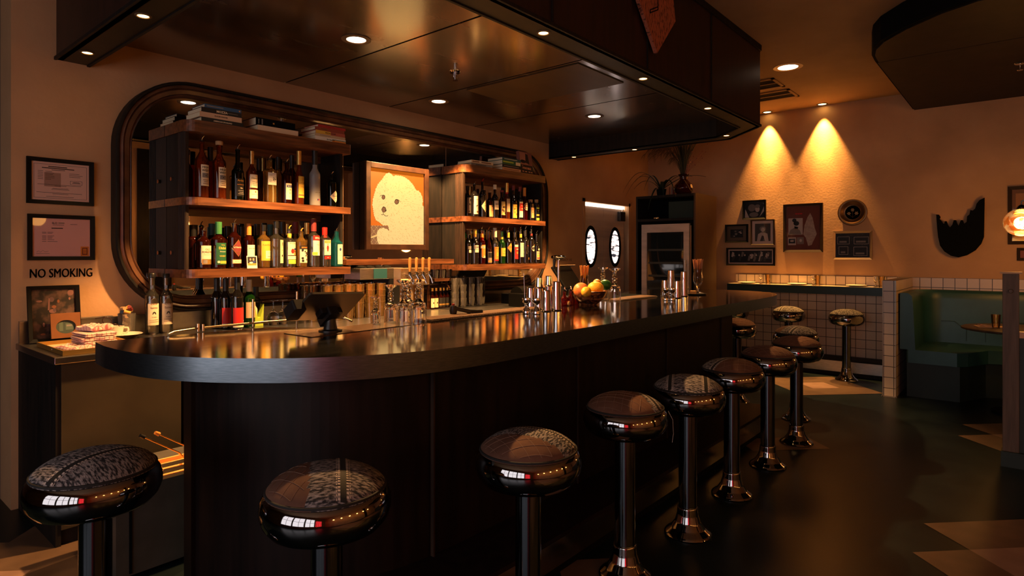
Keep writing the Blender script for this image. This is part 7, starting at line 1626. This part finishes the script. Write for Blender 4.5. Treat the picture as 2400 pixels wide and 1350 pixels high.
MB().tube([(5.26, 0.088, 1.17), (5.242, 0.088, 1.17)], [0.014, 0.011], 16).build('bolt_plug', POST, t)

# globe pendants
def pendant(loc, top, lab, group, watts=3.0, r=0.115, arm=False):
    t = thing('globe_pendant', lab, 'pendant lamp', loc, 0, group)
    prof = [(r * math.sin(PI * i / 16), -r * 0.92 * math.cos(PI * i / 16)) for i in range(17)]; prof[0] = (0, -r * .92); prof[-1] = (0.02, r * 0.9)
    MB().lathe(prof, 28).build('globe', MATS['swirled amber globe'], t)
    MB().lathe([(r * 0.42 * math.sin(PI * i / 10) + (0.0 if i in (0, 10) else 0.0), -r * 0.05 - r * 0.42 * math.cos(PI * i / 10)) for i in range(11)], 20).build('bulb', emissive('warm bulb', (1.0, 0.72, 0.42), 9.0), t)
    MB().lathe([(0, r * 0.88), (0.035, r * 0.88), (0.038, r * 0.98), (0.018, r * 1.15), (0.0, r * 1.2)], 18).build('fitter_cap', M_CHROME2, t)
    if arm: MB().tube([(0, 0, r * 1.15), (0, 0, r * 1.4), (0, -0.05, r * 1.6), (0, -0.30, r * 1.6), (0, -0.35, r * 1.9), (0, -0.35, top - loc[2])], 0.006, 8).build('arm', M_CHROME2, t)
    else: MB().tube([(0, 0, r * 1.15), (0, 0, top - loc[2])], 0.004, 6).build('cord', M_BLACK, t)
    if watts: point(t, (0, 0, -r * 1.05), watts, AMBER, 0.10)
def globe_mat():
    m = glassy('swirled amber globe', (1.0, 0.55, 0.20), 0.25, (1.0, 0.42, 0.08), 1.5)
    N, L = m.node_tree.nodes, m.node_tree.links
    tc = N.new('ShaderNodeTexCoord'); nz = N.new('ShaderNodeTexNoise'); nz.inputs['Scale'].default_value = 8; nz.inputs['Detail'].default_value = 3; nz.inputs['Distortion'].default_value = 2.5
    cr = N.new('ShaderNodeValToRGB'); cr.color_ramp.elements[0].position = 0.40; cr.color_ramp.elements[0].color = (0.75, 0.20, 0.03, 1); cr.color_ramp.elements[1].position = 0.58; cr.color_ramp.elements[1].color = (1.0, 0.80, 0.48, 1)
    L.new(tc.outputs['Object'], nz.inputs['Vector']); L.new(nz.outputs['Fac'], cr.inputs[0])
    for nd in N:
        if nd.type == 'BSDF_TRANSPARENT' or nd.type == 'BSDF_TRANSLUCENT': L.new(cr.outputs[0], nd.inputs[0])
globe_mat()
p = atX(2394, 521, 7.2)
pendant((p.x, p.y, p.z), ZC2, 'glowing swirled amber glass globe lamp over the booth at the right edge', None, 5.0, 0.135, True)
for k in range(6):
    pendant((-0.6 + k * 1.0, -2.45, 2.05), CEIL, '%s amber globe lamp from the street windows, seen only in reflections' % ('first', 'second', 'third', 'fourth', 'fifth', 'sixth')[k], 'amber globes along the opposite wall', 4.5, 0.11)

# red neon loops by the street windows, seen in the chrome
NEON = emissive('red neon', (1.0, 0.03, 0.04), 1.6)
m = MB()
for k in range(3):
    for j in range(4):
        m.tube([(XW + 0.05, -1.42 - k * 0.34 + 0.15 * math.cos(2 * PI * i / 20), 0.65 + j * 0.42 + 0.19 * math.sin(2 * PI * i / 20)) for i in range(21)], 0.03, 8)
o = m.build('neon_sign', NEON); tag(o, 'red neon loops on the street wall, seen only as reflections', 'neon sign')

# mosaic artwork on the opposite wall, seen in the mirror
t = thing('mosaic_artwork', 'black cut-out mosaic pieces on the wall opposite, seen in the mirror', 'wall art', (7.7, YR + 0.003, 1.95), PI)
random.seed(30); m = MB()
for i in range(5):
    for j in range(8):
        cx, cz = -0.35 + i * 0.17 + random.uniform(-.02, .02), -0.6 + j * 0.15 + random.uniform(-.02, .02)
        n = random.choice((4, 5, 9)); pts = [(cx + random.uniform(.045, .078) * math.cos(2 * PI * k / n + 0.4), cz + random.uniform(.045, .07) * math.sin(2 * PI * k / n + 0.4)) for k in range(n)]
        m.slab(pts, -0.02, 0.0)
m.build('mosaic_pieces', M_MATTE, t)
